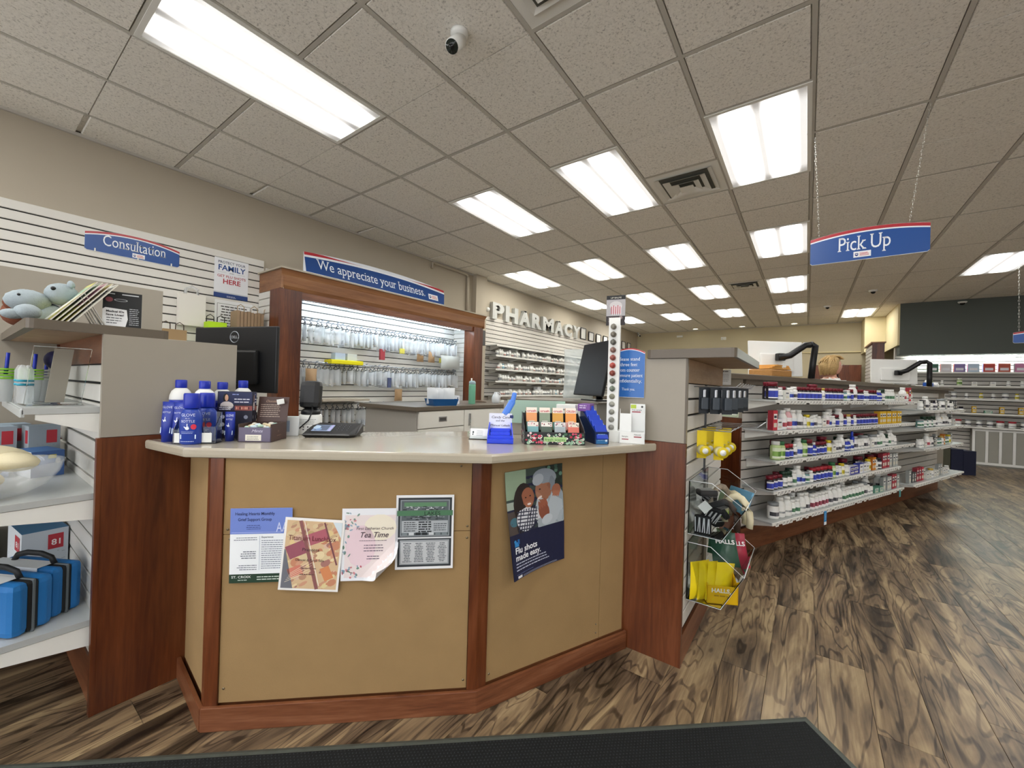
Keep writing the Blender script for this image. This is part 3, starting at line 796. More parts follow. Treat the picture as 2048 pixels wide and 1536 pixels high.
# pick up counter tucked between the end unit and the gondola
m = MB(); P = [G(-.24, -.02), G(-.24, -.46), Vector((-.9, 3.02, 0)), Vector((-.50, 3.02, 0))]
q = MB(); q.prism([(p.x, p.y) for p in (Vector((-.555, 3.02, 0)), G(-.245, -.17), G(-.245, -.7), Vector((-1.0, 3.02, 0)))], .985, 1.018, top_m)
pc = thing('pickup_counter', 'short beige pick up counter between end unit and gondola', 'counter', (0, 0, 0)); q.build('countertop', pc)
q = MB(); q.prism([(p.x, p.y) for p in (Vector((-.62, 3.02, 0)), G(-.245, -.24), G(-.245, -.68), Vector((-1.0, 3.02, 0)))], 0, .985, cherry); q.build('front', pc)

# ---------------------------------------------------------------- signs
SB, SR, SW = '#1f4f96', '#b2303a', '#e8ecf2'
def logo(s, x, y, w_, h_):
    """small pale badge with a blue emblem and red lines of lettering"""
    s.rect(x-w_*.04, y-h_*.1, w_*1.08, h_*1.2, '#dfe6f2', 4); s.rect(x, y, w_, h_, '#f4f4f4', 5)
    s.poly([(x+w_*.06, y+h_*.75), (x+w_*.06, y+h_*.3), (x+w_*.16, y+h_*.12), (x+w_*.26, y+h_*.3), (x+w_*.26, y+h_*.75)], '#1d3f86', 6)
    s.poly([(x+w_*.10, y+h_*.6), (x+w_*.10, y+h_*.45), (x+w_*.22, y+h_*.45), (x+w_*.22, y+h_*.6)], '#f4f4f4', 7)
    for k in range(3): s.rect(x+w_*.34, y+h_*(.66-.24*k), w_*(.5 if k == 0 else .58), h_*.11, '#c23a3a', 6)
def arch_sign(name, label, o, ux, w_, h_, rise, txt, tsize, tx, ty, tw, lg, two_sided=False, th=.006, band=.022):
    s = Sheet(w_, h_+rise, mt=GLOSSP); N_ = 18
    arc = lambda u: h_+rise*(1-((2*u/w_-1))**2)
    us = [w_*k/N_ for k in range(N_+1)]
    t = thing(name, label, 'sign')
    ux = Vector(ux).normalized(); nn = ux.cross(Vector((0, 0, 1))); O = Vector(o)
    P3 = lambda u, v, d: O+ux*u+Vector((0, 0, v))+nn*d
    m = MB(); out = [(u, arc(u)) for u in us]+[(w_, .012), (w_-.012, 0), (.012, 0), (0, .012)]
    m.extr([P3(u, v, 0) for u, v in out][::-1], -nn*th, mat('sign_edge', '#dfe3ea', .4)); m.build('board', t)
    for side in ((1, -1) if two_sided else (1,)):
        s.items = []
        for k in range(N_):
            a, b_ = us[k], us[k+1]
            s.poly([(a, arc(a)-band), (b_, arc(b_)-band), (b_, arc(b_)-.001), (a, arc(a)-.001)], SR, 1)
            s.poly([(a, arc(a)-band-.009), (b_, arc(b_)-band-.009), (b_, arc(b_)-band), (a, arc(a)-band)], SW, 1)
            s.poly([(a, .012 if k in (0, N_-1) else .003), (b_, .012 if k in (0, N_-1) else .003), (b_, arc(b_)-band-.009), (a, arc(a)-band-.009)], SB, 1)
        s.poly([(.012, .003), (us[1], .003), (us[1], .013), (.003, .013)], SB, 1); s.poly([(us[-2], .003), (w_-.012, .003), (w_-.003, .013), (us[-2], .013)], SB, 1)
        s.text(txt, tx, ty, tsize, '#eef4fa', 4, width=tw, serif=True, bold=.0)
        if lg: logo(s, *lg)
        mp = (lambda u, v, d: P3(u, v, d+.0004)) if side == 1 else (lambda u, v, d: P3(w_-u, v, -th-.0004-d))
        q = s.build(mp, base=False); q.build('printed_face', t)
    return t
arch_sign('hanging_sign', 'blue arched sign reading Pick Up hanging on chains from the ceiling'.replace('Pick Up', 'pick up'), (0.0, 3.65, 2.204), (1, -.012, 0), .617, .185, .034, 'Pick Up', .14, .155, .072, .275, (.245, .022, .085, .034), True)
sgn = bpy.data.objects['hanging_sign']
def chain(mb, a, b_, mt, link=.018):
    a = Vector(a); b_ = Vector(b_); n = int((b_-a).length/link*.72); d = (b_-a).normalized(); s1 = d.cross(Vector((0, 1, .1))).normalized(); s2 = d.cross(s1)
    for k in range(n):
        c = a+(b_-a)*((k+.5)/n); sd = s1 if k % 2 else s2; pts = []
        for j in range(9):
            an = 2*PI*j/8; pts.append(c+d*(link*.5*math.cos(an))+sd*(link*.27*math.sin(an)))
        mb.tube(pts, .0015, mt, 3)
chw = mat('white_chain', '#d9d9d2', .4)
for a, b_ in (((.05, 3.655, 2.40), (.012, 3.66, 3.147)), ((.52, 3.652, 2.412), (.60, 3.62, 3.147))):
    q = MB(); chain(q, a, b_, chw); q.build('chain', sgn, kind='stuff')
q = MB(); chain(q, (.018, 3.665, 2.93), (.012, 3.662, 3.147), chw); q.build('chain_tail', sgn, kind='stuff')
arch_sign('hanging_sign', 'second blue arched sign partly cut off at the right edge of view', (2.24, 8.40, 2.035), (1, -.012, 0), .62, .14, .034, 'Drop Off', .12, .14, .06, .30, None, True)
q = MB(); o2 = bpy.data.objects['hanging_sign.001']; chain(q, (2.29, 8.4, 2.19), (2.28, 8.41, 3.147), chw, .03); q.build('chain', o2, kind='stuff')
q = MB(); chain(q, (2.78, 8.4, 2.19), (2.80, 8.4, 3.147), chw, .03); q.build('chain', o2, kind='stuff')
ts = arch_sign('wall_sign', 'blue arched consultation sign on the white slat wall', (XW+.022, .607, 2.258), (0, 1, 0), .60, .145, .045, 'Consultation', .125, .10, .062, .40, (.285, .014, .075, .030), band=.018)
q = MB()
for y_ in (.665, 1.15): q.box((XW+.026, y_, 2.268), (.006, .008, .028), white_m)
q.box((XW+.026, .925, 2.262), (.006, .008, .03), white_m); q.build('clip', ts, kind='stuff')
# long sign on the crown, leaning on the wall
t = thing('wall_sign', 'long blue sign on top of the wooden frame reading we appreciate your business', 'sign')
s = Sheet(2.01, .25, mt=GLOSSP); W_ = 2.0
arc = lambda u: .235+.055*(1-(2*u/W_-1)**2); us = [W_*k/20 for k in range(21)]
nn = Vector((1, 0, .30)).normalized(); uy = Vector((0, 1, 0)).cross(nn)*-1
uy = Vector((-.27, 0, 1)).normalized()
P3 = lambda u, v, d: Vector((FX+.0, 2.125, 2.374))+Vector((0, 1, 0))*u+uy*v+Vector((1, 0, .27)).normalized()*d
m = MB(); out = [(u, arc(u)) for u in us]+[(W_-.04, 0), (-.03, 0)]
m.extr([P3(u, v, 0) for u, v in out][::-1], Vector((-.008, 0, 0)), mat('sign_edge')); m.build('board', t)
for k in range(20):
    a, b_ = us[k], us[k+1]; lo0 = -.03 if k == 0 else a; lo1 = W_-.04 if k == 19 else b_
    s.poly([(a, arc(a)-.034), (b_, arc(b_)-.034), (b_, arc(b_)-.001), (a, arc(a)-.001)], SR, 1)
    s.poly([(a, arc(a)-.058), (b_, arc(b_)-.058), (b_, arc(b_)-.034), (a, arc(a)-.034)], SW, 1)
    s.poly([(lo0, .014), (lo1, .014), (b_, arc(b_)-.058), (a, arc(a)-.058)], '#1d4686', 1); s.poly([(lo0, .0), (lo1, .0), (lo1, .014), (lo0, .014)], SW, 1)
s.text('We appreciate your business.', .13, .075, .16, '#eef4fa', 4, width=1.50, serif=True); logo(s, 1.69, .055, .16, .065)
s.build(lambda u, v, d: P3(u, v, d+.0006), base=False).build('printed_face', t)
# stand-back sign on the upper panel of the right unit
t = thing('notice_sign', 'blue notice sign asking customers to stand three feet from counter', 'sign')
s = Sheet(.16, .26, mt=GLOSSP); W_ = .158; arc = lambda u: .222+.022*(1-(2*u/W_-1)**2); us = [W_*k/12 for k in range(13)]
P3 = lambda u, v, d: Vector((-.796, 1.975, 1.232))+Vector((1, 0, 0))*u+Vector((0, 0, 1))*v+Vector((0, -1, 0))*d
m = MB(); out = [(u, arc(u)) for u in us]+[(W_, 0), (0, 0)]; m.extr([P3(u, v, 0) for u, v in out][::-1], (0, .004, 0), mat('sign_edge')); m.build('board', t)
for k in range(12):
    a, b_ = us[k], us[k+1]
    s.poly([(a, arc(a)-.006), (b_, arc(b_)-.006), (b_, arc(b_)), (a, arc(a))], SR, 1); s.poly([(a, arc(a)-.009), (b_, arc(b_)-.009), (b_, arc(b_)-.006), (a, arc(a)-.006)], SW, 1)
    s.poly([(a, .002), (b_, .002), (b_, arc(b_)-.009), (a, arc(a)-.009)], '#2a68b4', 1)
for k, (l_, w2) in enumerate((('Please stand', .112), ('three feet', .088), ('from counter', .112), ('to ensure patient', .142), ('confidentiality.', .132), ('Thank you.', .066))):
    s.text(l_, .079, .182-.027*k-(.012 if k == 5 else 0), .024 if k < 5 else .018, '#eaf2fa', 4, width=w2, align='c', serif=True)
s.build(P3, base=False).build('printed_face', t)

# PHARMACY letters standing on the slat wall
alu = mat('weathered_aluminium', '#b9bbb8', .4, metal=.4, noise=.12, nscale=8)
t = thing('wall_lettering', 'large grey metal letters spelling pharmacy on the wall', 'sign', (XW+.005, 5.70, 2.47))
yy = 0
for ch, wd in zip('PHARMACY', (.36, .42, .42, .40, .48, .42, .40, .40)):
    vs, fs = text2d(ch, .40, serif=(ch != 'M'), bold=.05)
    x0 = min(v[0] for v in vs); x1 = max(v[0] for v in vs); zh = max(v[1] for v in vs); zl = min(v[1] for v in vs)
    k = (wd-.015)/(x1-x0); q = MB(); D_ = .07
    P = [((v[0]-x0)*k+yy, (v[1]-zl)*.30/(zh-zl)) for v in vs]
    cnt = {}
    for f in fs:
        for i in range(len(f)):
            e = (f[i], f[(i+1) % len(f)]); cnt[tuple(sorted(e))] = cnt.get(tuple(sorted(e)), [])+[e]
    n = len(P); q.add([(D_, a, b_) for a, b_ in P], fs, alu)
    side = [l[0] for l in cnt.values() if len(l) == 1]
    q.add([(D_, a, b_) for a, b_ in P]+[(0, a, b_) for a, b_ in P], [(e[1], e[0], e[0]+n, e[1]+n) for e in side], alu)
    q.build('letter', t); yy += wd+.03
# certificate frames after the letters
for k in range(8):
    y_ = 9.45+k*.47
    t = thing('certificate_frame', f'black framed white certificate, {ordn(k)} of eight after the pharmacy letters', 'picture frame', (XW+.02, y_, 2.50), 0, 'certificates on the wall ledge')
    q = MB(); M = Matrix.Rotation(R(5), 3, 'Y').inverted()
    w2, h2 = .30, .24+.05*(k == 0)
    for a, b_, c_, d_ in ((-w2/2, 0, w2/2, .018), (-w2/2, h2-.018, w2/2, h2), (-w2/2, .018, -w2/2+.018, h2-.018), (w2/2-.018, .018, w2/2, h2-.018)):
        q.span((.0, a, b_), (.018, c_, d_), black_m)
    q.build('frame', t)
    q = MB(); q.span((.002, -w2/2+.018, .018), (.008, w2/2-.018, h2-.018), mat('certificate_paper', '#e4e4de', .6)); q.build('certificate', t)

# ---------------------------------------------------------------- wall flyers
s = Sheet(.295, .385, '#e9ecf0')
s.text('PROTECT YOUR', .147, .335, .034, '#33445e', 3, width=.235, align='c', bold=.01)
s.text('FAMILY', .147, .268, .074, '#1f4a8c', 3, width=.235, align='c', bold=.02)
s.text('AND', .147, .243, .018, '#666677', 3, align='c'); s.rect(.03, .249, .07, .002, '#99aaaa'); s.rect(.195, .249, .07, .002, '#99aaaa')
s.text('GET FLU SHOTS', .147, .200, .034, '#b02c3a', 3, width=.245, align='c', bold=.01)
s.text('HERE', .147, .140, .066, '#b8323e', 3, width=.15, align='c', bold=.02)
s.rect(.0, .0, .295, .045, '#24427e', 1); s.rect(.0, .045, .295, .012, '#c9cfd6', 1); s.lines(.11, .018, .08, 2, .01, .004, '#cfd6e6')
o = s.build(planar((XW+.021, 1.478, 2.055), (0, 1, 0), (0, 0, 1))).build('wall_flyer'); tag(o, 'white flyer saying protect your family and get flu shots here', 'flyer')
s = Sheet(.33, .42, '#eceeee'); s.rect(.02, .385, .29, .003, '#222222'); s.rect(.02, .03, .003, .355, '#222222'); s.rect(.307, .03, .003, .355, '#222222')
s.lines(.05, .355, .23, 12, .027, .010, '#3a3a3a', .12, align='c')
o = s.build(planar((XW+.021, 1.49, 1.61), (0, 1, 0), (0, 0, 1))).build('wall_flyer'); tag(o, 'black bordered text notice taped below the flu shot flyer', 'flyer')

# ---------------------------------------------------------------- papers pinned to the counter front
dAB_ = (B-A).normalized(); dBC_ = (Cc-B).normalized()
nAB = Vector((dAB_.y, -dAB_.x, 0)); nBC = Vector((dBC_.y, -dBC_.x, 0))
def on(P, d, nn, s0, z0, tilt=0, lift=None, off=.0075):
    c, s_ = math.cos(tilt), math.sin(tilt)
    def f(u, v, dd):
        a = u*c-v*s_; b_ = u*s_+v*c; l_ = lift(u, v) if lift else 0
        p = P+d*(s0+a)+nn*(off-.012+.006+l_+dd); return Vector((p.x, p.y, z0+b_))
    return f
# 1 grief support flyer
s = Sheet(.213, .272, '#eef2f4')
s.rect(0, .178, .213, .094, '#6f86cf', 1); s.text('Healing Hearts Monthly', .016, .247, .0155, '#26305e', 3, width=.135, bold=.01); s.text('Grief Support Group', .026, .226, .0155, '#26305e', 3, width=.115, bold=.01)
s.lines(.05, .208, .06, 3, .0065, .0022, '#3a4680', .4, align='c'); s.rect(.005, .183, .17, .0008, '#dde4ff', 2)
for k in range(2): s.text('A', .158+.02*k, .185, .05, '#cdd6f4', 3, width=.02)
s.lines(.013, .163, .08, 2, .0075, .0022, '#5a5f70', .2, align='r'); s.rect(.101, .045, .0012, .125, '#a9b3c4', 2)
s.text('Experience', .108, .163, .009, '#333a4a', 3, width=.04, bold=.01)
s.lines(.108, .152, .09, 14, .0078, .0024, '#6c7486', .12); s.lines(.035, .112, .055, 4, .0078, .0026, '#444a5a', .4, align='r'); s.lines(.02, .062, .073, 3, .0075, .0024, '#555c6c', .2, align='r')
s.rect(0, 0, .213, .032, '#1c3a26', 2); s.text('ST. CROIX', .008, .018, .012, '#e8efe8', 4, width=.066, bold=.01); s.lines(.03, .009, .04, 1, .01, .003, '#b9c8ba', layer=4); s.lines(.095, .019, .105, 2, .009, .0035, '#c9d6ca', .05, layer=4)
o = s.build(on(A, dAB_, nAB, .074, .527, .006)).build('flyer'); tag(o, 'blue and white grief support flyer pinned on counter front', 'flyer')
# 2 coloured music flyer
s = Sheet(.212, .268, '#f2f0ec')
cols = ['#c9ae86', '#d9c49a', '#b98d72', '#cf9a7c', '#e0c890', '#a8766c', '#d8b7a0']
x0, y0_, x1, y1_ = .008, .008, .204, .258
s.rect(x0, y0_, x1-x0, y1_-y0_, '#d6b890', 1)
for k in range(150):
    cx_, cy_ = random.uniform(.012, .20), random.uniform(.012, .25); rr2 = random.uniform(.004, .020)
    s.disc(min(max(cx_, x0+rr2), x1-rr2), min(max(cy_, y0_+rr2), y1_-rr2), rr2, rr2*random.uniform(.3, .9), random.choice(cols+['#e6d3a8', '#dfcf9a', '#c98a6a']), 1+k*.004, 9, rot=.6)
s.poly([(.008, .008), (.05, .008), (.012, .15), (.008, .15)], '#6e7078', 2)
def band(xa, ya, xb, yb, wd, c, ly=2):
    d = Vector((xb-xa, yb-ya)).normalized(); n_ = Vector((-d.y, d.x))*wd/2; s.poly([(xa-n_.x, ya-n_.y), (xb-n_.x, yb-n_.y), (xb+n_.x, yb+n_.y), (xa+n_.x, ya+n_.y)], c, ly)
band(.055, .258, .135, .008, .012, '#8d5a58', 3); band(.068, .258, .142, .02, .003, '#f0e4d4', 4); band(.140, .255, .198, .10, .006, '#7c4b50', 3)
band(.02, .135, .08, .165, .05, '#9a5664', 2); band(.085, .185, .155, .215, .042, '#b0606c', 2); band(.03, .06, .075, .08, .035, '#d5806c', 2); band(.15, .06, .18, .075, .05, '#d68a5a', 2)
for k in range(5): band(.02+.004*k, .03+.008*k, .11, .075+.01*k, .0012, '#f3e4c8', 3)
s.poly([(.17, .258), (.204, .258), (.204, .20)], '#d7e3e8', 3)
s.text('Titanium Lunchbox', .018, .186, .026, '#6d2630', 5, width=.168); s.text('Presents', .070, .147, .017, '#4a3038', 5, width=.06); s.text('Dancer & Book Sale', .05, .110, .013, '#4a3a3a', 5, width=.10)
s.lines(.07, .082, .06, 2, .022, .003, '#6a4a40', .3, 5)
o = s.build(on(A, dAB_, nAB, .243, .500, -.075, off=.0105)).build('flyer'); tag(o, 'colourful tilted music flyer overlapping the grief support flyer', 'flyer')
# 3 tea time flyer, lower corner curling up
s = Sheet(.208, .272, '#eceef2')
s.rect(.012, .012, .184, .235, '#e9dcda', 1); s.disc(.07, .13, .055, .08, '#e8cfd6', 2); s.disc(.14, .20, .06, .05, '#eee6d2', 2)
for k in range(46):
    cx, cy = (random.uniform(.01, .06), random.uniform(.19, .262)) if k % 2 else (random.uniform(.005, .075), random.uniform(.012, .07))
    if k % 7 == 0: cx, cy = random.uniform(.005, .03), random.uniform(.08, .19)
    c = random.choice(['#c0606c', '#7d9a8e', '#8aa6b8', '#6f8f7e', '#d98f96', '#9fb3c4']); s.disc(cx, cy, random.uniform(.003, .008), random.uniform(.002, .005), c, 3, 7, rot=random.random()*3)
s.text('First Lutheran Church', .052, .192, .0145, '#4c3a44', 5, width=.135, shear=.25); s.text('Tea Time', .064, .163, .029, '#3c2c38', 5, width=.105, shear=.3, bold=.008)
s.lines(.065, .150, .105, 1, .01, .002, '#6a5a66', .05, 5); s.lines(.075, .132, .085, 3, .0105, .0028, '#5a4a5e', .3, 5, 'c'); s.lines(.09, .09, .055, 2, .0095, .0028, '#5a4a5e', .2, 5, 'c')
def curl(u, v):
    k = (u-.03)/.18-(v)/.11; return 0
base_on = on(A, dAB_, nAB, .462, .523, 0)
def curlmap(u, v, dd):
    # fold line from (.03+, 0) to (.208, .16): roll the corner forward and upward
    dx, dy = .72, -.69; dist = (u-.068)*dx+(v-.0)*dy
    if dist <= 0: return base_on(u, v, dd)
    r_ = .034; th_ = min(dist/r_, 2.2); ex = dist-th_*r_
    along = math.sin(th_)*r_+ex*math.cos(th_); up_ = (1-math.cos(th_))*r_+ex*math.sin(th_)
    u2 = u-dx*dist+dx*along; v2 = v-dy*dist+dy*along
    nu = math.sin(th_); n_d = math.cos(th_)
    p = base_on(u2-dx*dd*nu, v2-dy*dd*nu, dd*n_d+up_); return p
o = s.build(curlmap).build('flyer'); tag(o, 'floral tea time flyer with a curling lower corner', 'flyer')
# 4 dark certificate-like flyer
s = Sheet(.218, .284, '#eeeff0'); s.rect(.008, .010, .202, .264, '#2b3136', 1)
s.rect(.016, .126, .186, .140, '#8f969a', 2); s.rect(.02, .13, .178, .132, '#5a6266', 3); s.rect(.03, .240, .16, .016, '#5f8a66', 4); s.rect(.004, .205, .21, .020, '#4c7a58', 4); s.text('LAKES', .105, .207, .02, '#20382a', 5, width=.06, bold=.01)
for k in range(70):
    s.rect(random.uniform(.022, .18), random.uniform(.225, .240) if k % 2 else random.uniform(.188, .204), random.uniform(.004, .014), .003, random.choice(['#c7cccf', '#1b2024', '#8a9296', '#3a4448']), 4)
s.rect(.022, .140, .174, .046, '#aeb4b8', 4); s.lines(.03, .178, .05, 5, .008, .003, '#2d3336', .2, 5); s.lines(.085, .178, .05, 5, .009, .005, '#23292c', .1, 5); s.lines(.142, .172, .05, 4, .008, .0028, '#3d4448', .1, 5)
for k in range(7): s.rect(.024+.025*k, .131, .019, .010, random.choice(['#c9ced0', '#20262a', '#7d878b']), 5)
s.rect(.006, .117, .206, .006, '#d8dadb', 3); s.rect(.016, .018, .186, .094, '#9fa4a8', 2); s.rect(.021, .023, .176, .082, '#c3c6c8', 3)
for k in range(4): s.lines(.026+.044*k, .098, .036, 12, .0063, .0026, '#50565c', .5, 5, 'c')
o = s.build(on(A, dAB_, nAB, .660, .560, .006)).build('flyer'); tag(o, 'dark grey printed sheet with green bands pinned nearest the corner post', 'flyer')
# 5 flu shot poster
s = Sheet(.292, .425, '#171c38')
NV = '#161c3c'; s.rect(0, 0, .292, .425, NV, 1)
yb = .172
s.rect(0, yb, .292, .253, '#3b4a44', 1); s.rect(0, .31, .10, .115, '#93a98e', 2); s.rect(0, .27, .085, .03, '#a7b3a6', 2); s.rect(0, yb, .08, .09, '#4d4440', 2); s.rect(.2, .33, .092, .095, '#1d2b26', 2)
for k in range(12): s.disc(random.uniform(.21, .29), random.uniform(.34, .42), .009, .009, random.choice(['#39564a', '#5b8270', '#24382f']), 3)
s.disc(.030, .22, .022, .018, '#44707e', 3)
s.disc(.225, .235, .085, .105, '#b4bec4', 4, 22); s.disc(.255, .255, .05, .09, '#98a5ae', 5, 18, rot=.3); s.rect(.15, yb, .14, .05, '#aab4ba', 5)
s.disc(.082, .285, .050, .085, '#241a18', 5, 20, rot=-.05); s.disc(.062, .22, .022, .07, '#201715', 5)                     # girl's hair
s.disc(.105, .305, .033, .043, '#9a5f45', 6, 18); s.disc(.108, .281, .020, .016, '#a96c50', 7); s.disc(.110, .279, .010, .0045, '#f1e6e0', 8); s.disc(.094, .308, .004, .003, '#241412', 8); s.disc(.117, .312, .004, .003, '#241412', 8)
s.disc(.19, .33, .045, .055, '#9b6a52', 6, 18, rot=-.3); s.disc(.163, .312, .014, .022, '#a87860', 7, rot=.2); s.disc(.166, .295, .013, .005, '#ecdcd4', 8, rot=.4); s.disc(.168, .33, .005, .003, '#2a1c18', 8)  # grandmother's face
s.disc(.195, .378, .062, .038, '#8e98a2', 7, 20, rot=-.15); s.disc(.160, .372, .03, .024, '#aab2ba', 8, rot=.4); s.disc(.228, .352, .022, .036, '#7d8790', 7); s.disc(.215, .338, .010, .014, '#8d5d48', 8)
s.disc(.255, .315, .024, .026, '#a0654c', 8)                                                                                  # hand on shoulder
for k in range(4): s.disc(.240+.009*k, .302-.002*k, .0045, .014, '#b07258', 9, rot=-.3)
s.disc(.09, .222, .048, .05, '#d9dbe0', 6, 18); s.disc(.13, .235, .05, .022, '#d9dbe0', 6, rot=-.35)                        # checked shirt
for k in range(8): band2 = (.048+.012*k, .180); s.poly([(.046+.013*k, yb), (.051+.013*k, yb), (.071+.013*k, .262), (.066+.013*k, .262)], '#2a2e44', 7) if .046+.013*k < .13 else None
for k in range(6): s.poly([(.045, .184+.014*k), (.15, .176+.014*k-.004), (.15, .180+.014*k-.004), (.045, .189+.014*k)], '#2a2e44', 8)
s.disc(.185, .235, .028, .040, '#8c4f3a', 8, 16, rot=.3)
for k in range(4): s.disc(.163+.011*k, .262+.004*k, .0062, .019, '#9b5a42', 9, rot=.2+.1*k)
s.disc(.20, .198, .03, .020, '#c2cad0', 9, rot=.3)
s.rect(0, 0, .292, yb, NV, 10); s.rect(.020, .125, .022, .018, '#2f86c6', 11); s.disc(.024, .146, .006, .006, '#2f86c6', 11); s.rect(.036, .134, .010, .018, '#1d63a6', 12)
s.text('Flu shots', .020, .098, .034, '#f3f5f8', 12, width=.118, bold=.022); s.text('made easy.', .020, .070, .034, '#f3f5f8', 12, width=.138, bold=.022)
s.lines(.020, .056, .20, 3, .012, .0042, '#c3c9dc', .22, 12); s.lines(.02, .016, .11, 1, .01, .003, '#5a648c', .2, 12); s.lines(.055, .007, .20, 2, .004, .0012, '#b9bfd4', .05, 12); s.rect(.024, .003, .024, .009, '#eef0f4', 12)
# the poster is drawn .425 high; stretch the lower part to the real sheet
o = s.build(on(B, dBC_, nBC, .128, .498, .06, lift=lambda u, v: .055*max(0, 1-u/.292)**2*max(0, 1-v/.425)**1.5+.004*math.sin(v*9)**2), th=.00034).build('flu_poster'); tag(o, 'navy flu shots poster with a girl hugging an elder', 'poster')

# ================================================================ small things
def wrap(r, z0, half=R(95), face=-PI/2, cx=0, cy=0):
    """map sheet coordinates round a cylinder of radius r, centre of the sheet at angle face"""
    return lambda w_: (lambda u, v, d: Vector((cx+(r+d)*math.cos(face+(u-w_/2)/r), cy+(r+d)*math.sin(face+(u-w_/2)/r), z0+v)))
def strip(sheet_w, n=14): return
def bottle(name, label, cat, r, h, body, cap, lab, prof='pill', capr=.6, caph=.16, art=None, seg=14, group=None, face=-PI/2, sq=1):
    """screw-cap bottle: body, cap, printed label"""
    t = thing(name, label, cat, group=group)
    hb = h*(1-caph); q = MB()
    if prof == 'pill': p = [(r*.9, 0), (r, .004), (r, hb*.86), (r*.93, hb*.93), (r*capr, hb*.985), (r*capr, hb)]
    elif prof == 'jar': p = [(r*.92, 0), (r, .004), (r, hb*.94), (r*capr, hb)]
    elif prof == 'long': p = [(r*.9, 0), (r, .005), (r, hb*.72), (r*.92, hb*.80), (r*.72, hb*.90), (r*capr, hb*.96), (r*capr, hb)]
    q.lathe(p, body, seg, sy=sq); q.build('body', t)
    q = MB(); c = r*capr*1.1; q.lathe([(c, hb), (c, h*.99), (c*.93, h)], cap, seg, sy=sq); q.build('cap', t)
    if art:
        z0, z1 = hb*.10, hb*(.82 if prof != 'long' else .66); n_ = seg; q = MB()
        a0, a1 = face-1.65, face+1.65; N_ = 12; rr_ = r+.0006
        pt = lambda a, z: (rr_*math.cos(a), rr_*sq*math.sin(a), z)
        zs = [0]+[x for x, c in art[1]]
        for k in range(len(zs)-1):
            for j in range(N_):
                aa, ab = a0+(a1-a0)*j/N_, a0+(a1-a0)*(j+1)/N_
                col = art[1][k][1]
                if 4 <= j < 9 and len(art) > 2 and k == 1: col = art[2]
                za, zb = z0+(z1-z0)*zs[k], z0+(z1-z0)*zs[k+1]
                q.add([pt(aa, za), pt(ab, za), pt(ab, zb), pt(aa, zb)], [(0, 1, 2, 3)], PRINT, col=lin(col))
        q.build('label', t)
    return t
def boxitem(name, label, cat, d, front, side=None, top=None, deco=None, group=None):
    """printed carton, base at z=0, front faces -y"""
    t = tag(MB().build('x'), 'x', 'x'); bpy.data.objects.remove(t)
    q = MB(); w_, dp_, h = d; side = side or front; top = top or side
    P = [(-w_/2,-dp_/2,0),(w_/2,-dp_/2,0),(w_/2,dp_/2,0),(-w_/2,dp_/2,0),(-w_/2,-dp_/2,h),(w_/2,-dp_/2,h),(w_/2,dp_/2,h),(-w_/2,dp_/2,h)]
    for f, c in (((0,3,2,1), side), ((4,5,6,7), top), ((0,1,5,4), front), ((1,2,6,5), side), ((2,3,7,6), front), ((3,0,4,7), side)):
        q.add([P[i] for i in f], [(0,1,2,3)], PRINT, col=lin(c))
    if deco:
        s = Sheet(w_, h); deco(s, w_, h); s.build(planar((-w_/2, -dp_/2, 0), (1,0,0), (0,0,1)), q, base=False)
        s = Sheet(dp_, h); deco(s, dp_, h); s.build(planar((w_/2, -dp_/2, 0), (0,1,0), (0,0,1)), q, base=False)
    o = q.build(name); return tag(o, label, cat, group)
wpl = mat('white_plastic', '#e9eae6', .35); maroon = mat('maroon_cap', '#6e1526', .35); bluecap = mat('royal_blue_plastic', '#1a2fa8', .3)
greenc = mat('green_cap', '#2f6a42', .4); dgreenc = mat('dark_green_plastic', '#1d3a2a', .35); blackc = mat('black_cap', '#1b1b1d', .35); amber = mat('dark_bottle', '#241b20', .25)
yellowc = mat('yellow_plastic', '#d8c020', .4); palegreen = mat('pale_green_plastic', '#b9cf8e', .4); pinkp = mat('pink_plastic', '#e0aeb2', .4); greyc = mat('grey_cap', '#8f9496', .4); goldc = mat('gold_cap', '#c2a24a', .4); redc = mat('red_cap', '#a82432', .35); tealp = mat('teal_plastic', '#6f9c98', .4)
L_BLUE = ('x', [(.12, '#e8e8ee'), (.78, '#2c3ba0'), (1, '#e9e9ef')], '#3e50c0')
L_BLUE2 = ('x', [(.2, '#eceff2'), (.7, '#3a57b4'), (1, '#dfe6ea')], '#24338c')
L_RED = ('x', [(.15, '#eeeeee'), (.6, '#9c3c48'), (1, '#f0ecec')], '#c05c66')
L_GREEN = ('x', [(.2, '#eef1ec'), (.62, '#3d6a50'), (1, '#eef1ec')], '#5d8a68')
L_BLACK = ('x', [(.2, '#e9e9e6'), (.62, '#3a3a40'), (1, '#ececea')], '#6a6a70')
L_WHITE = ('x', [(.3, '#eaeae6'), (.5, '#aeb2b0'), (1, '#eeeeea')], '#8d9296')
L_YEL = ('x', [(.2, '#ece8c0'), (.7, '#d8cc3a'), (1, '#f0eed8')], '#b0a020')
L_MAR = ('x', [(.2, '#efe8e8'), (.66, '#7a2c3c'), (1, '#f1eded')], '#a85868')
L_LG = ('x', [(.2, '#e4ecd4'), (.66, '#8fb85e'), (1, '#dde8c8')], '#5f8c3c')
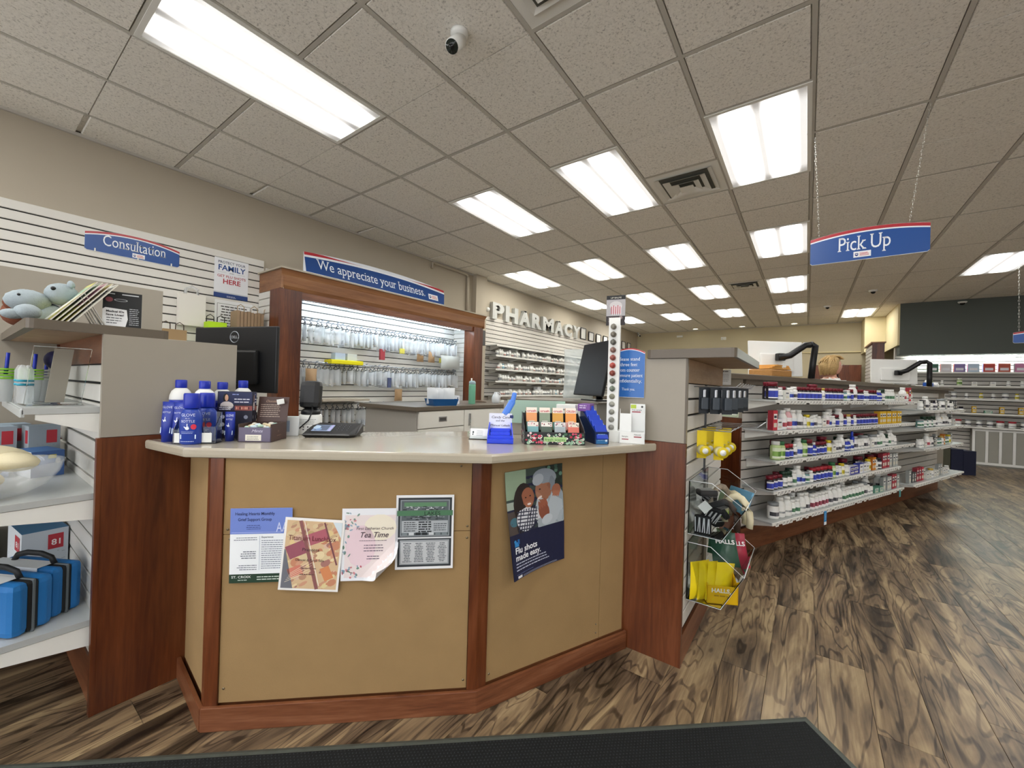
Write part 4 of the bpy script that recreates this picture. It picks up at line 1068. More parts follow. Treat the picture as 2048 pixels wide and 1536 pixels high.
KINDS = {  # key: (description, r, h, body, cap, art, profile, cap ratio, cap height)
 'rb': ('dark bottle with maroon cap and blue label', .030, .105, amber, maroon, L_BLUE, 'pill', .82, .24),
 'RB': ('large dark bottle with maroon cap and blue label', .041, .135, amber, maroon, L_BLUE, 'pill', .84, .24),
 'wb': ('white bottle with blue label', .027, .095, wpl, wpl, L_BLUE2, 'pill', .72, .2),
 'WB': ('tall white bottle with blue label', .037, .150, wpl, wpl, L_BLUE2, 'long', .62, .16),
 'wk': ('white bottle with black label', .027, .105, wpl, wpl, L_BLACK, 'pill', .72, .2),
 'WK': ('large white bottle with black label', .036, .150, wpl, wpl, L_BLACK, 'long', .62, .16),
 'ww': ('plain white bottle', .026, .095, wpl, wpl, L_WHITE, 'pill', .74, .2),
 'WW': ('large plain white bottle', .040, .155, wpl, wpl, L_WHITE, 'long', .6, .16),
 'wm': ('white bottle with maroon label', .028, .130, wpl, wpl, L_MAR, 'pill', .76, .2),
 'wr': ('white bottle with red label', .033, .150, wpl, wpl, L_RED, 'long', .62, .16),
 'pk': ('pink and white bottle', .037, .165, pinkp, wpl, L_RED, 'long', .6, .16),
 'wg': ('white bottle with green label', .028, .120, wpl, wpl, L_GREEN, 'pill', .76, .2),
 'gg': ('pale green bottle with green cap', .030, .135, palegreen, greenc, L_LG, 'pill', .74, .2),
 'GG': ('large pale green bottle with white cap', .036, .140, palegreen, wpl, L_LG, 'pill', .74, .2),
 'dg': ('dark green bottle with pale label', .031, .120, dgreenc, dgreenc, L_WHITE, 'pill', .8, .22),
 'rd': ('dark bottle with red cap and blue label', .029, .110, amber, redc, L_BLUE, 'pill', .8, .24),
 'bk': ('white bottle with black cap', .030, .100, wpl, blackc, L_WHITE, 'pill', .85, .22),
 'ye': ('yellow labelled bottle with yellow cap', .026, .110, wpl, yellowc, L_YEL, 'pill', .76, .2),
 'go': ('white bottle with gold cap', .028, .105, wpl, goldc, L_WHITE, 'pill', .8, .2),
 'bb': ('tall slim royal blue bottle', .022, .105, bluecap, wpl, L_BLUE2, 'long', .5, .2),
 'tl': ('grey teal packet shaped bottle', .026, .090, tealp, greyc, L_GREEN, 'pill', .8, .2),
 'WG': ('large white jar with grey cap', .040, .125, wpl, greyc, L_BLACK, 'pill', .88, .2),
 'RW': ('wide white tub with red lid', .048, .125, wpl, redc, L_WHITE, 'jar', .98, .26),
 'DB': ('dark navy bottle', .034, .110, mat('navy_plastic', '#171c3a', .35), blackc, L_BLACK, 'pill', .8, .2),
}
CART = {
 'Y': ('tall yellow supplement carton', (.055, .05, .125), '#dcb21e', '#c99a14'),
 'Wb': ('small white and blue carton', (.075, .05, .085), '#e8eaee', '#3444a8'),
 'Wr': ('tall white and red carton', (.062, .04, .150), '#c83a48', '#8c1c2c'),
 'Ww': ('small plain white carton', (.07, .045, .075), '#e9e9e4', '#d8d8d2'),
 'Or': ('tall orange carton', (.04, .04, .125), '#dc8c20', '#b86a14'),
 'Rd': ('tall red blister pack', (.055, .04, .150), '#b03a48', '#7c2430'),
 'Cl': ('clear hanging blister pack', (.06, .03, .135), '#b9bdb9', '#8d918f'),
 'Bl': ('long blue and white carton', (.095, .05, .075), '#3a3c9c', '#e8e8f0'),
 'Gr': ('grey and black carton', (.05, .04, .11), '#6d7172', '#3c4042'),
 'Tg': ('low teal green carton', (.10, .06, .05), '#7fae98', '#4f8470'),
}
def ctdeco(s, w_, h):
    s.rect(w_*.12, h*.55, w_*.76, h*.28, '#eeeee8', 1); s.rect(w_*.18, h*.62, w_*.6, h*.12, '#444a5a', 2); s.rect(w_*.15, h*.15, w_*.7, h*.22, '#d8d4c4', 1)
protos = {}
def getproto(k):
    if k not in protos:
        if k in KINDS:
            d, r_, h_, bd, cp, ar, pf_, cr2, ch2 = KINDS[k]
            o = bottle('supplement_bottle', 'x', 'bottle', r_, h_, bd, cp, None, pf_, cr2, ch2, ar, 12)
        else:
            d, dm, fr, sd = CART[k]; o = boxitem('supplement_carton', 'x', 'carton', dm, fr, sd, None, ctdeco)
        protos[k] = [o, False]
    return protos[k]
def put(k, loc, rz, lab, group):
    p = getproto(k)
    if not p[1]: p[1] = True; o = p[0]; place(o, loc, rz); o['label'] = lab; o['group'] = group; return o
    return dup(p[0], loc, rz, lab, group)
def wid(k): return KINDS[k][1]*2 if k in KINDS else CART[k][1][0]
SHN = ['top', 'second', 'middle', 'fourth', 'bottom']
def stock(z, t0, t1, n_front, seq, shelf, where='vitamin gondola', back=0):
    t = t0; i = 0; cnt = {}
    seq = list(seq)
    while i < len(seq):
        k = seq[i]; w_ = wid(k)
        if t+w_ > t1: break
        if k == '_': t += .04; i += 1; continue
        d = (KINDS[k][0] if k in KINDS else CART[k][0]); dep = w_ if k in KINDS else CART[k][1][1]
        c = cnt.get(k, 0); cnt[k] = c+1
        short = d.replace(' and blue label', '').replace(' and maroon cap', '')
        lab = f'{d}, {ordn(c)} such on {SHN[shelf]} shelf'
        put(k, G(t+w_/2, n_front-dep/2-random.uniform(.008, .02), z+.0015), ga, lab, f'vitamins on the {SHN[shelf]} gondola shelf'); t += w_*1.03+random.uniform(.005, .012); i += 1
def S(x): return x.split()
rows = [
 (0, .03, S('RB ww Ww wb wk _'.replace('_', '')) + ['rb']*6 + S('go') + ['rb']*5 + S('tl wb rb WK rb rb') + ['wb']*2 + ['rb']*3 + S('bb bb') + ['dg', 'wg', 'wg', 'wg', 'wg'] + S('Ww Ww Ww wr go Wr go go ww')),
 (1, .02, S('Wr Wb wr pk WB WK ww ye wb wk ww Ww wm wb ww rb WW rb go rb ww') + ['rb']*7 + ['Y']*9),
 (2, .06, S('GG gg rd rd wk WB gg RB bb rb rb rb ye Ww wk wk WK bb bb wb WG ww ww WG ww Ww WG wg wg WW dg wg WW ww')),
 (3, .0, S('rb rb rb dg dg wg WB wb tl ww') + ['rd']*5 + S('gg wb ww ye ww Bl Bl Wb Wb Ww ye Or Or ww DB Rd Rd Rd Cl Cl Cl Cl')),
 (4, .10, S('WG WW WW wg wg WW WK') + ['wm']*5 + S('WK WK WW') + ['wg']*7 + S('WG ww bk _'.replace('_', '')) + ['Tg', 'Tg', 'Cl', 'Cl', 'Cl', 'Rd', 'Rd', 'Cl']),
]
for k, t0_, seq in rows:
    z, a, b_ = ROWS[k]; stock(z, a+t0_, b_, .23, seq, k)
# second row of stock standing behind the front one
for k, (z, a, b_) in enumerate(ROWS):
    t = a+.10+.05*k; c = 0
    pool = [['RB', 'rb', 'go'], ['wk', 'WB', 'bk'], ['RB', 'dg', 'bk'], ['rb', 'RB', 'dg'], ['WW', 'WK', 'WG']][k]
    while t < b_-.3 and c < (9 if k != 1 else 7):
        kk = pool[c % 3] if k != 3 else random.choice(pool)
        put(kk, G(t, .13, z+.0015), ga, f'{KINDS[kk][0]}, {ordn(c)} in back row, {SHN[k]} shelf', f'back row on the {SHN[k]} gondola shelf'); t += wid(kk)+random.uniform(.08, .30); c += 1
# farther section of the gondola
SEC = ['upper', 'second', 'third', 'lowest']
seqs = [S('ww Gr WK Gr bk DB wk Gr ww WG Cl Cl wk bk ww Gr Gr'), S('tl tl dg tl dg tl dg wk WW go WK WK wk bk Cl Ww'), S('ww ww Ww wr ww wk Gr Cl tl tl go Or tl tl ye Cl'), S('Cl Gr Gr Rd Rd Wr Cl Ww Ww go Ww Ww Cl Cl Ww Ww ww')]
for k, (z, a, b_) in enumerate(ROW2):
    t = a+.04; cnt = {}
    for kk in seqs[k]:
        w_ = wid(kk)
        if t+w_ > b_: break
        c = cnt.get(kk, 0); cnt[kk] = c+1; dd_ = KINDS[kk][0] if kk in KINDS else CART[kk][0]
        put(kk, G(t+w_/2, .24, z+.0015), ga, f'{dd_}, {ordn(c)} on {SEC[k]} far shelf', 'stock on the far gondola section'); t += w_+.02
# loose things on the gondola
t = boxitem('shelf_leaflet', 'small blue leaflet hanging from the bottom gondola shelf', 'leaflet', (.042, .002, .115), '#2f8fd0', None, None, lambda s, w_, h: (s.rect(0, 0, w_, h*.22, '#eef0f0', 1), s.lines(w_*.3, h*.8, w_*.4, 5, .012, .004, '#c6dcec', .3)))
place(t, G(.62, .25, .172), ga)
t = boxitem('shelf_leaflet', 'teal leaflet hanging farther along the bottom gondola shelf', 'leaflet', (.04, .002, .07), '#4f9a9c', None, None, None); place(t, G(2.30, .25, .215), ga)
t = tag(MB().build('x'), 'x', 'x'); bpy.data.objects.remove(t)
q = MB(); q.bbox((0, 0, .065), (.07, .03, .13), mat('blue_foil', '#2440b8', .25, metal=.3), .012); q.bbox((-.01, .002, .15), (.04, .02, .05), MATS['blue_foil'], .01)
o = q.build('foil_pouch'); tag(o, 'shiny royal blue foil pouch standing on the middle gondola shelf', 'pouch'); place(o, G(1.28, .19, .760), ga+.2)
# paper notices beside the gondola
s = Sheet(.19, .215, '#dfe8cf'); s.rect(.008, .008, .174, .199, '#9db88a', 1); s.rect(.012, .012, .166, .191, '#edf4e6', 2)
for k in range(7): s.text(['PLEASE WAIT', 'TO BE CALLED', 'FOR YOUR', 'TURN AT THE', 'PHARMACY', 'COUNTER', 'THANK YOU'][k], .095, .172-.023*k, .018, '#3f77a8', 3, width=.12 if k != 3 else .13, align='c', bold=.01)
pz = G(-.236, -.205, 1.07); o = s.build(planar(pz, N, (0,0,1), .0015)).build('wall_notice'); tag(o, 'green bordered notice on the grey panel at the gondola end', 'notice')

# ---------------------------------------------------------------- goods on the slatted side of the right end unit
XE = -.445
def hook(mb, x, y, z, l, mt=None):
    mt = mt or metal_m
    mb.tube([(x, y, z), (x+l*.9, y, z), (x+l, y, z+.02)], .0028, mt, 5)
def carded(name, label, cat, card, body, w_, h_, group, kind):
    t = thing(name, label, cat, group=group)
    q = MB(); q.box((0, 0, -h_/2), (.002, w_, h_), card); q.build('backing_card', t)
    q = MB()
    if kind == 'tool':
        q.bbox((.010, 0, -h_*.62), (.014, w_*.72, h_*.46), body, .004); q.bbox((.006, 0, -h_*.24), (.008, w_*.3, h_*.30), metal_m, .003)
    elif kind == 'roll':
        q.cyl((.012, -w_*.1, -h_*.68), (.062, -w_*.1, -h_*.68), .024, body, 14); q.cyl((.061, -w_*.1, -h_*.68), (.064, -w_*.1, -h_*.68), .026, MATS['yellow_plastic'], 14); q.cyl((.0625, -w_*.1, -h_*.68), (.0655, -w_*.1, -h_*.68), .014, wpl, 12)
    q.build('product', t); return t
cardk = mat('black_card', '#20262c', .45); yel = mat('bright_yellow_card', '#e6cc12', .4); whitecard = mat('white_card', '#e4e6e2', .5); rollm = mat('cream_roll', '#ddd6a8', .5)
pt = carded('hanging_tool', 'x', 'tool card', cardk, mat('gunmetal_plastic', '#3c444c', .35), .046, .125, 'carded tools on upper hooks', 'tool')
n_ = 0
for k in range(7):
    y_ = 2.13+.105*k
    hk = MB(); hook(hk, XE, y_, 1.295, .20); o = hk.build('display_hook'); tag(o, f'white metal display hook, {ordn(k)} along the upper row under the canopy', 'hook', 'upper display hooks')
    for j in range(3):
        loc = (XE+.045+.05*j+(.012 if k % 2 else 0), y_, 1.292); lab = f'carded black tool, {ordn(j)} one on the {ordn(k)} upper hook'
        if n_ == 0: place(pt, loc, R(-58)); pt['label'] = lab
        else: dup(pt, loc, R(-58), lab)
        n_ += 1
q = MB()
for k in range(7): hook(q, XE, 2.13+.105*k, 1.297, .001)
pr = carded('hanging_roll', 'x', 'roll card', yel, rollm, .045, .135, 'yellow carded rolls on lower hooks', 'roll'); n_ = 0
for k in range(6):
    y_ = 2.16+.12*k
    hk = MB(); hook(hk, XE, y_, 1.085, .26 if k > 2 else .18); o = hk.build('display_hook'); tag(o, f'white metal display hook, {ordn(k)} along the lower row above the bins', 'hook', 'lower display hooks')
    if k in (0, 1, 2):
        for j in range(2):
            loc = (XE+.035+.075*j, y_, 1.082); lab = f'yellow card with cream roll, {ordn(j)} one on the {ordn(k)} lower hook'
            if n_ == 0: place(pr, loc, R(-60)); pr['label'] = lab
            else: dup(pr, loc, R(-60), lab)
            n_ += 1
q = MB(); q.span((-.458, 2.40, .137), (-.440, 2.435, 1.305), mat('slot_upright', '#5a5d60', .4, metal=.6)); tag(q.build('shelf_upright'), 'dark slotted metal upright on the slatted side of end unit', 'upright')
s = Sheet(.075, .10, '#eceeea'); s.lines(.012, .085, .05, 1, .01, .005, '#444444', .1); s.lines(.01, .068, .055, 6, .009, .0025, '#888888', .2)
o = s.build(planar((-.475, 2.992, 1.318), (1, 0, 0), (0, 0, 1), .012)).build('price_card'); tag(o, 'small white price card standing up under the canopy corner', 'card')
# acrylic bins
def bin_(label, z, x1, y0, y1, ht):
    t = thing('acrylic_bin', label, 'bin'); e = .004; x0 = XE+.004; xb = x1-.09
    prof = [(x0, z), (xb, z), (x1, z+ht*.62), (x1-.03, z+ht*.74)]
    q = MB()
    for y_ in (y0, y1):
        q.extr([(x0, y_, z), (xb, y_, z), (x1, y_, z+ht*.62), (x0+.10, y_, z+ht), (x0, y_, z+ht)], (0, e if y_ == y0 else -e, 0), acr_m)
    q.build('side', t) if False else None
    q2 = MB(); q2.extr([(x0, y0, z), (xb, y0, z), (xb, y1, z), (x0, y1, z)], (0, 0, e), acr_m); q2.build('bottom', t)
    q3 = MB(); q3.extr([(xb, y0, z), (x1, y0, z+ht*.62), (x1, y1, z+ht*.62), (xb, y1, z)], (-e, 0, 0), acr_m); q3.build('front', t)
    q4 = MB(); q4.extr([(x0, y0, z), (x0, y0, z+ht), (x0, y1, z+ht), (x0, y1, z)], (e, 0, 0), acr_m); q4.build('back', t)
    for j, y_ in enumerate((y0, y1)):
        q5 = MB(); q5.extr([(x0, y_, z), (xb, y_, z), (x1, y_, z+ht*.62), (x0+.10, y_, z+ht), (x0, y_, z+ht)], (0, e if y_ == y0 else -e, 0), acr_m); q5.build('side', t)
    edge = mat('acrylic_edge', '#dfe6e8', .2); q6 = MB()
    for y_ in (y0, y1): q6.tube([(x0, y_, z+ht), (x0+.10, y_, z+ht), (x1, y_, z+ht*.62), (xb, y_, z), (x0, y_, z)], .0016, edge, 4)
    q6.tube([(x1, y0, z+ht*.62), (x1, y1, z+ht*.62)], .0016, edge, 4); q6.tube([(xb, y0, z), (xb, y1, z)], .0016, edge, 4)
    q6.build('bright_edge', t, kind='stuff'); return t
bin_('clear acrylic bin of patterned headbands on the end unit', .600, -.205, 2.06, 2.50, .25)
bin_('clear acrylic bin of cough drop bags below the headband bin', .290, -.205, 2.06, 2.50, .27)
# goods in the upper bin: zebra patterned pouches, headbands, bags
blackw = mat('black_fabric', '#15161a', .7); whitew = mat('white_stripe', '#d8dadc', .6); tan_b = mat('cream_band', '#d9cfae', .6); browns = mat('brown_band', '#3d2c22', .6)
for k in range(7):
    t = thing('patterned_pouch', f'black and white patterned pouch, {ordn(k)} from the back of the heap in upper bin', 'pouch', (-.385+.030*(k % 3), 2.10+.026*k, .645+.045*((k*5) % 4)), .4*k, 'patterned pouches in the upper bin')
    q = MB(); M = Matrix.Rotation(.5*k, 3, 'X') @ Matrix.Rotation(.3*k, 3, 'Y'); q.bbox((0, 0, 0), (.075, .030, .085), blackw, .012, rot=M); q.build('body', t)
    q = MB()
    for j in range(7):
        x_ = -.03+.010*j; sg = 1 if j % 2 else -1
        for side in (1, -1): q.add([M @ Vector(p) for p in ((x_, side*.0157, -.034), (x_+.004, side*.0157, -.034), (x_+.006+.004*sg, side*.0157, .034), (x_+.001+.004*sg, side*.0157, .034))], [(0,1,2,3) if side < 0 else (3,2,1,0)], whitew)
    q.build('stripe_print', t)
def headband(label, c, rx, rz_, rot, m1, tagc=None):
    t = thing('headband', label, 'headband', c, rot, 'headbands in the upper bin'); pts = []
    for k in range(11): a = R(200-22*k); pts.append((rx*math.cos(a), 0, rz_*math.sin(a)))
    q = MB(); q.tube(pts, .016, m1, 8, .55); q.build('band', t)
    if tagc: q = MB(); q.bbox((pts[-2][0]*1.0, 0, pts[-2][2]), (.03, .028, .036), tagc, .003); q.build('paper_tag', t)
    return t
zeb = mat('animal_print', '#8b8070', .7, noise=.9, nscale=55)
headband('dark brown speckled headband lying in the upper bin', (-.33, 2.22, .70), .07, .11, R(60), zeb)
headband('cream and brown headband with orange tag in the upper bin', (-.28, 2.30, .67), .06, .10, R(150), tan_b, mat('orange_tag', '#e08a5a', .5))
headband('cream and brown headband with lime green tag in the upper bin', (-.255, 2.20, .68), .06, .10, R(160), tan_b, mat('lime_tag', '#a6d83a', .5))
headband('dark headband behind the lime tagged one in upper bin', (-.30, 2.17, .66), .06, .09, R(155), browns)
q = MB(); q.bbox((0, 0, 0), (.012, .11, .10), mat('pale_green_pack', '#a9c99a', .5), .004, rot=Matrix.Rotation(.25, 3, 'Y')); o = q.build('snack_pack'); place(o, (-.335, 2.40, .715), .6); tag(o, 'pale green packet standing behind headbands in the upper bin', 'packet')
q = MB(); q.bbox((0, 0, 0), (.01, .16, .12), mat('blue_white_pack', '#6fa6c8', .4), .004, rot=Matrix.Rotation(.35, 3, 'Y')); q.bbox((.006, .0, -.012), (.004, .13, .09), whitecard, .002, rot=Matrix.Rotation(.35, 3, 'Y')); o = q.build('snack_pack'); place(o, (-.275, 2.41, .715), .8); tag(o, 'blue and white packet leaning at the back of upper bin', 'packet')
q = MB(); q.box((0, 0, 0), (.0015, .045, .045), whitecard, rot=Matrix.Rotation(.78, 3, 'X')); o = q.build('price_tag'); place(o, (-.372, 2.072, .735), -1.2); tag(o, 'white diamond shaped price tag on the patterned pouches', 'tag')
# cough drops
def bagmesh(w_, h_, d_, mt, n=7, seed=0):
    rnd = random.Random(seed); vs = []; fs = []
    for side in (1, -1):
        o = len(vs)
        for j in range(n+1):
            for i in range(n+1):
                u, v = i/n, j/n; bul = (math.sin(PI*u)**.6)*(math.sin(PI*min(1, v*1.04))**.5 if v < .96 else 0)
                wv = w_*(1-.06*math.sin(PI*v)); x = (u-.5)*wv; z = v*h_; y = side*d_*.5*bul*(1+.25*(rnd.random()-.5)) if 0 < i < n and 0 < j < n else 0
                vs.append((x, -y, z))
        for j in range(n):
            for i in range(n):
                a = o+j*(n+1)+i; f = (a, a+1, a+n+2, a+n+1); fs.append(f if side > 0 else f[::-1])
    q = MB(); q.add(vs, fs, mt, True); return q
def coughbag(label, col, c, rz, tilt, word=True, mt_name=None):
    mt = mat(mt_name, col, .3)
    t = thing('cough_drop_bag', label, 'bag', c, rz, 'bags of cough drops in the lower bin')
    t.rotation_euler = (tilt[0], tilt[1], rz); q = bagmesh(.13, .17, .045, mt, 7, hash(label) % 97 if False else len(label)); q.build('pouch', t)
    if word:
        s = Sheet(.11, .04); s.text('HALLS', .055, .008, .030, '#f0f0ee', 2, width=.09, align='c', bold=.03); s.build(planar((-.055, -.0245, .095), (1,0,0), (0,0,1)), base=False).build('lettering', t)
    return t
yb_ = '#e8cf18'
for k in range(4):
    coughbag(f'yellow cough drop bag standing on edge, {ordn(k)} from the slat wall', yb_, (-.392+.030*k, 2.095+.014*k, .298), R(62), (R(-3), R(4+3*k), 0), False, 'yellow_foil_bag')
coughbag('dark green cough drop bag lying in the lower bin', '#2a5140', (-.305, 2.30, .40), R(25), (R(-35), 0, 0), True, 'green_foil_bag')
coughbag('second green cough drop bag at the back of lower bin', '#2d6b48', (-.36, 2.42, .40), R(35), (R(-25), R(15), 0), False, 'green_foil_bag_light')
coughbag('red cough drop bag at the back of the lower bin', '#a92c44', (-.27, 2.40, .37), R(30), (R(-28), 0, 0), True, 'red_foil_bag')
# open yellow carton in the lower bin
t = thing('cough_drop_carton', 'open yellow cough drop carton at the front of lower bin', 'carton', (-.31, 2.135, .297), R(28))
q = MB(); w_, d_, h_ = .135, .07, .085; ym = mat('yellow_carton', '#e8b90c', .4)
q.span((-w_/2, -d_/2, 0), (w_/2, d_/2, .003), ym); q.span((-w_/2, -d_/2, 0), (w_/2, -d_/2+.003, h_*.95), ym); q.span((-w_/2, d_/2-.003, 0), (w_/2, d_/2, h_*1.5), kraft_m)
q.extr([(-w_/2, -d_/2, 0), (-w_/2, d_/2, 0), (-w_/2, d_/2, h_*1.5), (-w_/2, -d_/2, h_*.95)], (.003, 0, 0), ym); q.extr([(w_/2, -d_/2, 0), (w_/2, d_/2, 0), (w_/2, d_/2, h_*1.5), (w_/2, -d_/2, h_*.95)], (-.003, 0, 0), ym); q.build('box', t)
s = Sheet(w_, h_); s.text('HALLS', .018, .052, .026, '#f4f0e4', 2, width=.078, bold=.03); s.lines(.03, .034, .07, 1, .01, .006, '#b08a10', .1); s.rect(.01, .0, .11, .001, '#b08a10')
s.build(planar((-w_/2, -d_/2-.0002, 0), (1,0,0), (0,0,1)), base=False).build('lettering', t)

# ---------------------------------------------------------------- things on the service counter
def lotion(label, r, h, loc, rz=0, word=True):
    t = thing('lotion_bottle', label, 'bottle', loc, rz, 'tall lotion bottles on the counter')
    q = MB(); q.lathe([(r*.94, 0), (r, .006), (r, h*.60), (r, h*.66)], bluecap, 20); q.build('body', t)
    q = MB(); q.lathe([(r*1.0, h*.66), (r, h*.68), (r*.96, h*.74), (r*.80, h*.81), (r*.55, h*.852), (r*.42, h*.865)], wpl, 20); q.build('shoulder', t)
    q = MB(); q.lathe([(r*.50, h*.865), (r*.52, h*.875), (r*.52, h*.985), (r*.46, h)], bluecap, 18); q.build('cap', t)
    s = Sheet(.075, h*.5)
    if word:
        s.text('GLOVE', .0375, h*.42, .016, '#d4dcf2', 2, width=.045, align='c'); s.text('IN A', .0375, h*.385, .008, '#d4dcf2', 2, align='c'); s.text('BOTTLE', .0375, h*.345, .014, '#d4dcf2', 2, width=.042, align='c')
    hand(s, .0375, h*.24, .016); s.rect(.008, h*.08, .058, h*.07, '#cfe0f0', 2)
    s.build(wrap(r+.0006, h*.08)(.075), base=False).build('label', t); return t
def hand(s, x, y, k, c='#e4eaf6'):
    """white hand emblem"""
    s.disc(x, y, k*.55, k*.5, c, 3, 10); s.rect(x-k*.12, y+k*.2, k*.24, k*1.25, c, 3); s.rect(x+k*.16, y+k*.1, k*.2, k*.5, c, 3); s.poly([(x-k*.5, y), (x-k*.95, y+k*.45), (x-k*.8, y+k*.6), (x-k*.3, y+k*.3)], c, 3)
for k, (x, y, h) in enumerate(((-2.083, .560, .242), (-2.020, .622, .240), (-2.078, .705, .236), (-2.085, .788, .245))):
    lotion(['tall white-shouldered blue lotion bottle nearest the grey panel', 'tall white-shouldered blue lotion bottle in the middle of cluster', 'tall white-shouldered blue lotion bottle behind the dark carton', 'tall white-shouldered blue lotion bottle at the back of cluster'][k], .038, h, (x, y, ZT), R(55))
def tube_(label, loc, rz, w_, h):
    t = thing('lotion_tube', label, 'tube', loc, rz, 'blue lotion tubes')
    q = MB(); n = 12; vs = []
    lv = [(.42, .42, 0), (.42, .42, h*.16), (.5, .44, h*.17), (.5, .36, h*.5), (.5, .18, h*.8), (.5, .02, h)]
    for a_, b_, z in lv:
        for k in range(n): an = 2*PI*k/n; vs.append((w_*a_*math.cos(an), w_*b_*math.sin(an), z))
    fs = [(i*n+k, i*n+(k+1) % n, (i+1)*n+(k+1) % n, (i+1)*n+k) for i in range(len(lv)-1) for k in range(n)]+[tuple(range(n))[::-1], tuple(range((len(lv)-1)*n, len(lv)*n))]
    q.add(vs, fs, mat('navy_tube', '#24379a', .35), True); q.build('body', t)
    s = Sheet(w_, h); s.text('GLOVE', w_/2, h*.84, .012, '#d4dcf2', 2, width=w_*.75, align='c'); s.text('BOTTLE', w_/2, h*.72, .009, '#d4dcf2', 2, width=w_*.6, align='c'); hand(s, w_/2, h*.52, w_*.22); s.rect(w_*.1, h*.22, w_*.8, h*.14, '#cfe0f0', 2)
    s.build(lambda u, v, d: Vector((u-w_/2, -(w_*(.44 if v < h*.2 else .44-.36*(v/h-.17)/.83 if v/h < .5 else .345-.30*(v/h-.5)/.5))*math.sqrt(max(0, 1-((u-w_/2)/(w_*.52))**2))-d-.001, v)), base=False).build('label', t); return t
tube_('flat blue lotion tube at the counter end by the panel', (-2.026, .508, ZT), R(35), .050, .155)
tube_('flat blue lotion tube second from the grey panel', (-1.968, .530, ZT), R(35), .053, .155)
tube_('small blue lotion tube standing before the dark carton', (-1.893, .672, ZT), R(45), .038, .118)
t = thing('lotion_bottle', 'short blue squeeze bottle with red sticker at the counter edge', 'bottle', (-1.893, .543, ZT), R(48), 'short blue lotion bottles')
def squeeze(t):
    q = MB(); q.lathe([(.031, 0), (.036, .006), (.0365, .09), (.034, .118), (.024, .132), (.018, .136)], mat('deep_blue_bottle', '#23409f', .32), 18, sy=.72); q.build('body', t)
    q = MB(); q.lathe([(.026, .136), (.027, .138), (.0265, .188), (.024, .193)], bluecap, 16, sy=.8); q.build('cap', t)
    s = Sheet(.065, .13); s.text('GLOVE', .0325, .105, .015, '#d4dcf2', 2, width=.045, align='c'); s.text('IN A', .0325, .095, .007, '#d4dcf2', 2, align='c'); s.text('BOTTLE', .0325, .082, .013, '#d4dcf2', 2, width=.044, align='c')
    hand(s, .0325, .060, .012); s.disc(.052, .066, .009, .010, '#d22c48', 4); s.lines(.012, .046, .04, 2, .005, .0016, '#aab8e0', .1); s.rect(.006, .020, .054, .016, '#cfe0f0', 2); s.lines(.01, .010, .045, 1, .005, .0018, '#c0cce8', .1)
    w_ = .065; s.build(lambda u, v, d: Vector(((.0372+d)*math.sin((u-w_/2)/.036), -(.0372*.72+d)*math.cos((u-w_/2)/.036), v+.002)), base=False).build('label', t)
squeeze(t)
t = thing('lotion_bottle', 'short blue squeeze bottle half hidden behind acrylic holder', 'bottle', (-1.945, .608, ZT), R(48), 'short blue lotion bottles'); squeeze(t)
# acrylic holders
def acr_holder(name, label, loc, rz, w_, d_, h_, inner=None):
    t = thing(name, label, 'holder', loc, rz); e = .0025; q = MB()
    q.span((-w_/2, -d_/2, 0), (w_/2, d_/2, e), acr_m); q.span((-w_/2, -d_/2, e), (w_/2, -d_/2+e, h_*.55), acr_m); q.span((-w_/2, d_/2-e, e), (w_/2, d_/2, h_), acr_m)
    for sx in (-1, 1): q.extr([(sx*w_/2, -d_/2+e, e), (sx*w_/2, d_/2-e, e), (sx*w_/2, d_/2-e, h_), (sx*w_/2, -d_/2+e, h_*.55)], (-sx*e, 0, 0), acr_m)
    q.build('body', t)
    if inner: q = MB(); q.box((-.0, -d_/2-.001, .024), (w_*.6, .0015, .036), inner); q.build('label_insert', t)
    return t
acr_holder('acrylic_tray', 'clear acrylic display holder before the lotion bottles', (-1.880, .600, ZT), R(48), .060, .05, .12, whitecard)
acr_holder('acrylic_tray', 'narrow clear acrylic holder between tubes and squeeze bottle', (-1.925, .520, ZT), R(38), .036, .03, .10, whitecard)
# dark carton with portrait
def portrait(s, w_, h):
    s.rect(0, 0, w_, h, '#1b1c2c', 1); s.rect(w_*.02, h*.74, w_*.96, h*.25, '#242b50', 2); s.disc(w_*.24, h*.86, w_*.085, h*.10, '#17120f', 3); s.disc(w_*.26, h*.865, w_*.05, h*.07, '#d8a98a', 4); s.disc(w_*.27, h*.70, w_*.19, h*.09, '#d7cfca', 4)
    s.lines(w_*.42, h*.93, w_*.2, 1, .01, .004, '#8b96c8', .1, 4); s.lines(w_*.48, h*.83, w_*.44, 2, .012, .004, '#dcdde6', .1, 4)
    s.rect(0, h*.60, w_*.5, h*.09, '#2f2b48', 4); s.lines(w_*.06, h*.65, w_*.36, 2, .008, .003, '#e6e6ee', .2, 5); s.rect(w_*.5, h*.60, w_*.5, h*.10, '#8c4a44', 4)
    for k in range(8): s.disc(w_*(.55+.05*k), h*.65, w_*.02, h*.03, random.choice(['#b8685a', '#d49a84', '#5c2a2c']), 5)
    for k in range(3): s.disc(w_*.16, h*(.46-.16*k), w_*.06, h*.042, '#c9ccd4', 3); s.disc(w_*.82, h*(.46-.16*k), w_*.06, h*.042, '#8f94a6', 3)
t = boxitem('dark_carton', 'tall dark carton with woman portrait behind the small blue tube', 'carton', (.135, .035, .198), '#1b1c2c', '#1a1a28', '#2a2c40', portrait); place(t, (-1.965, .722, ZT), R(45))
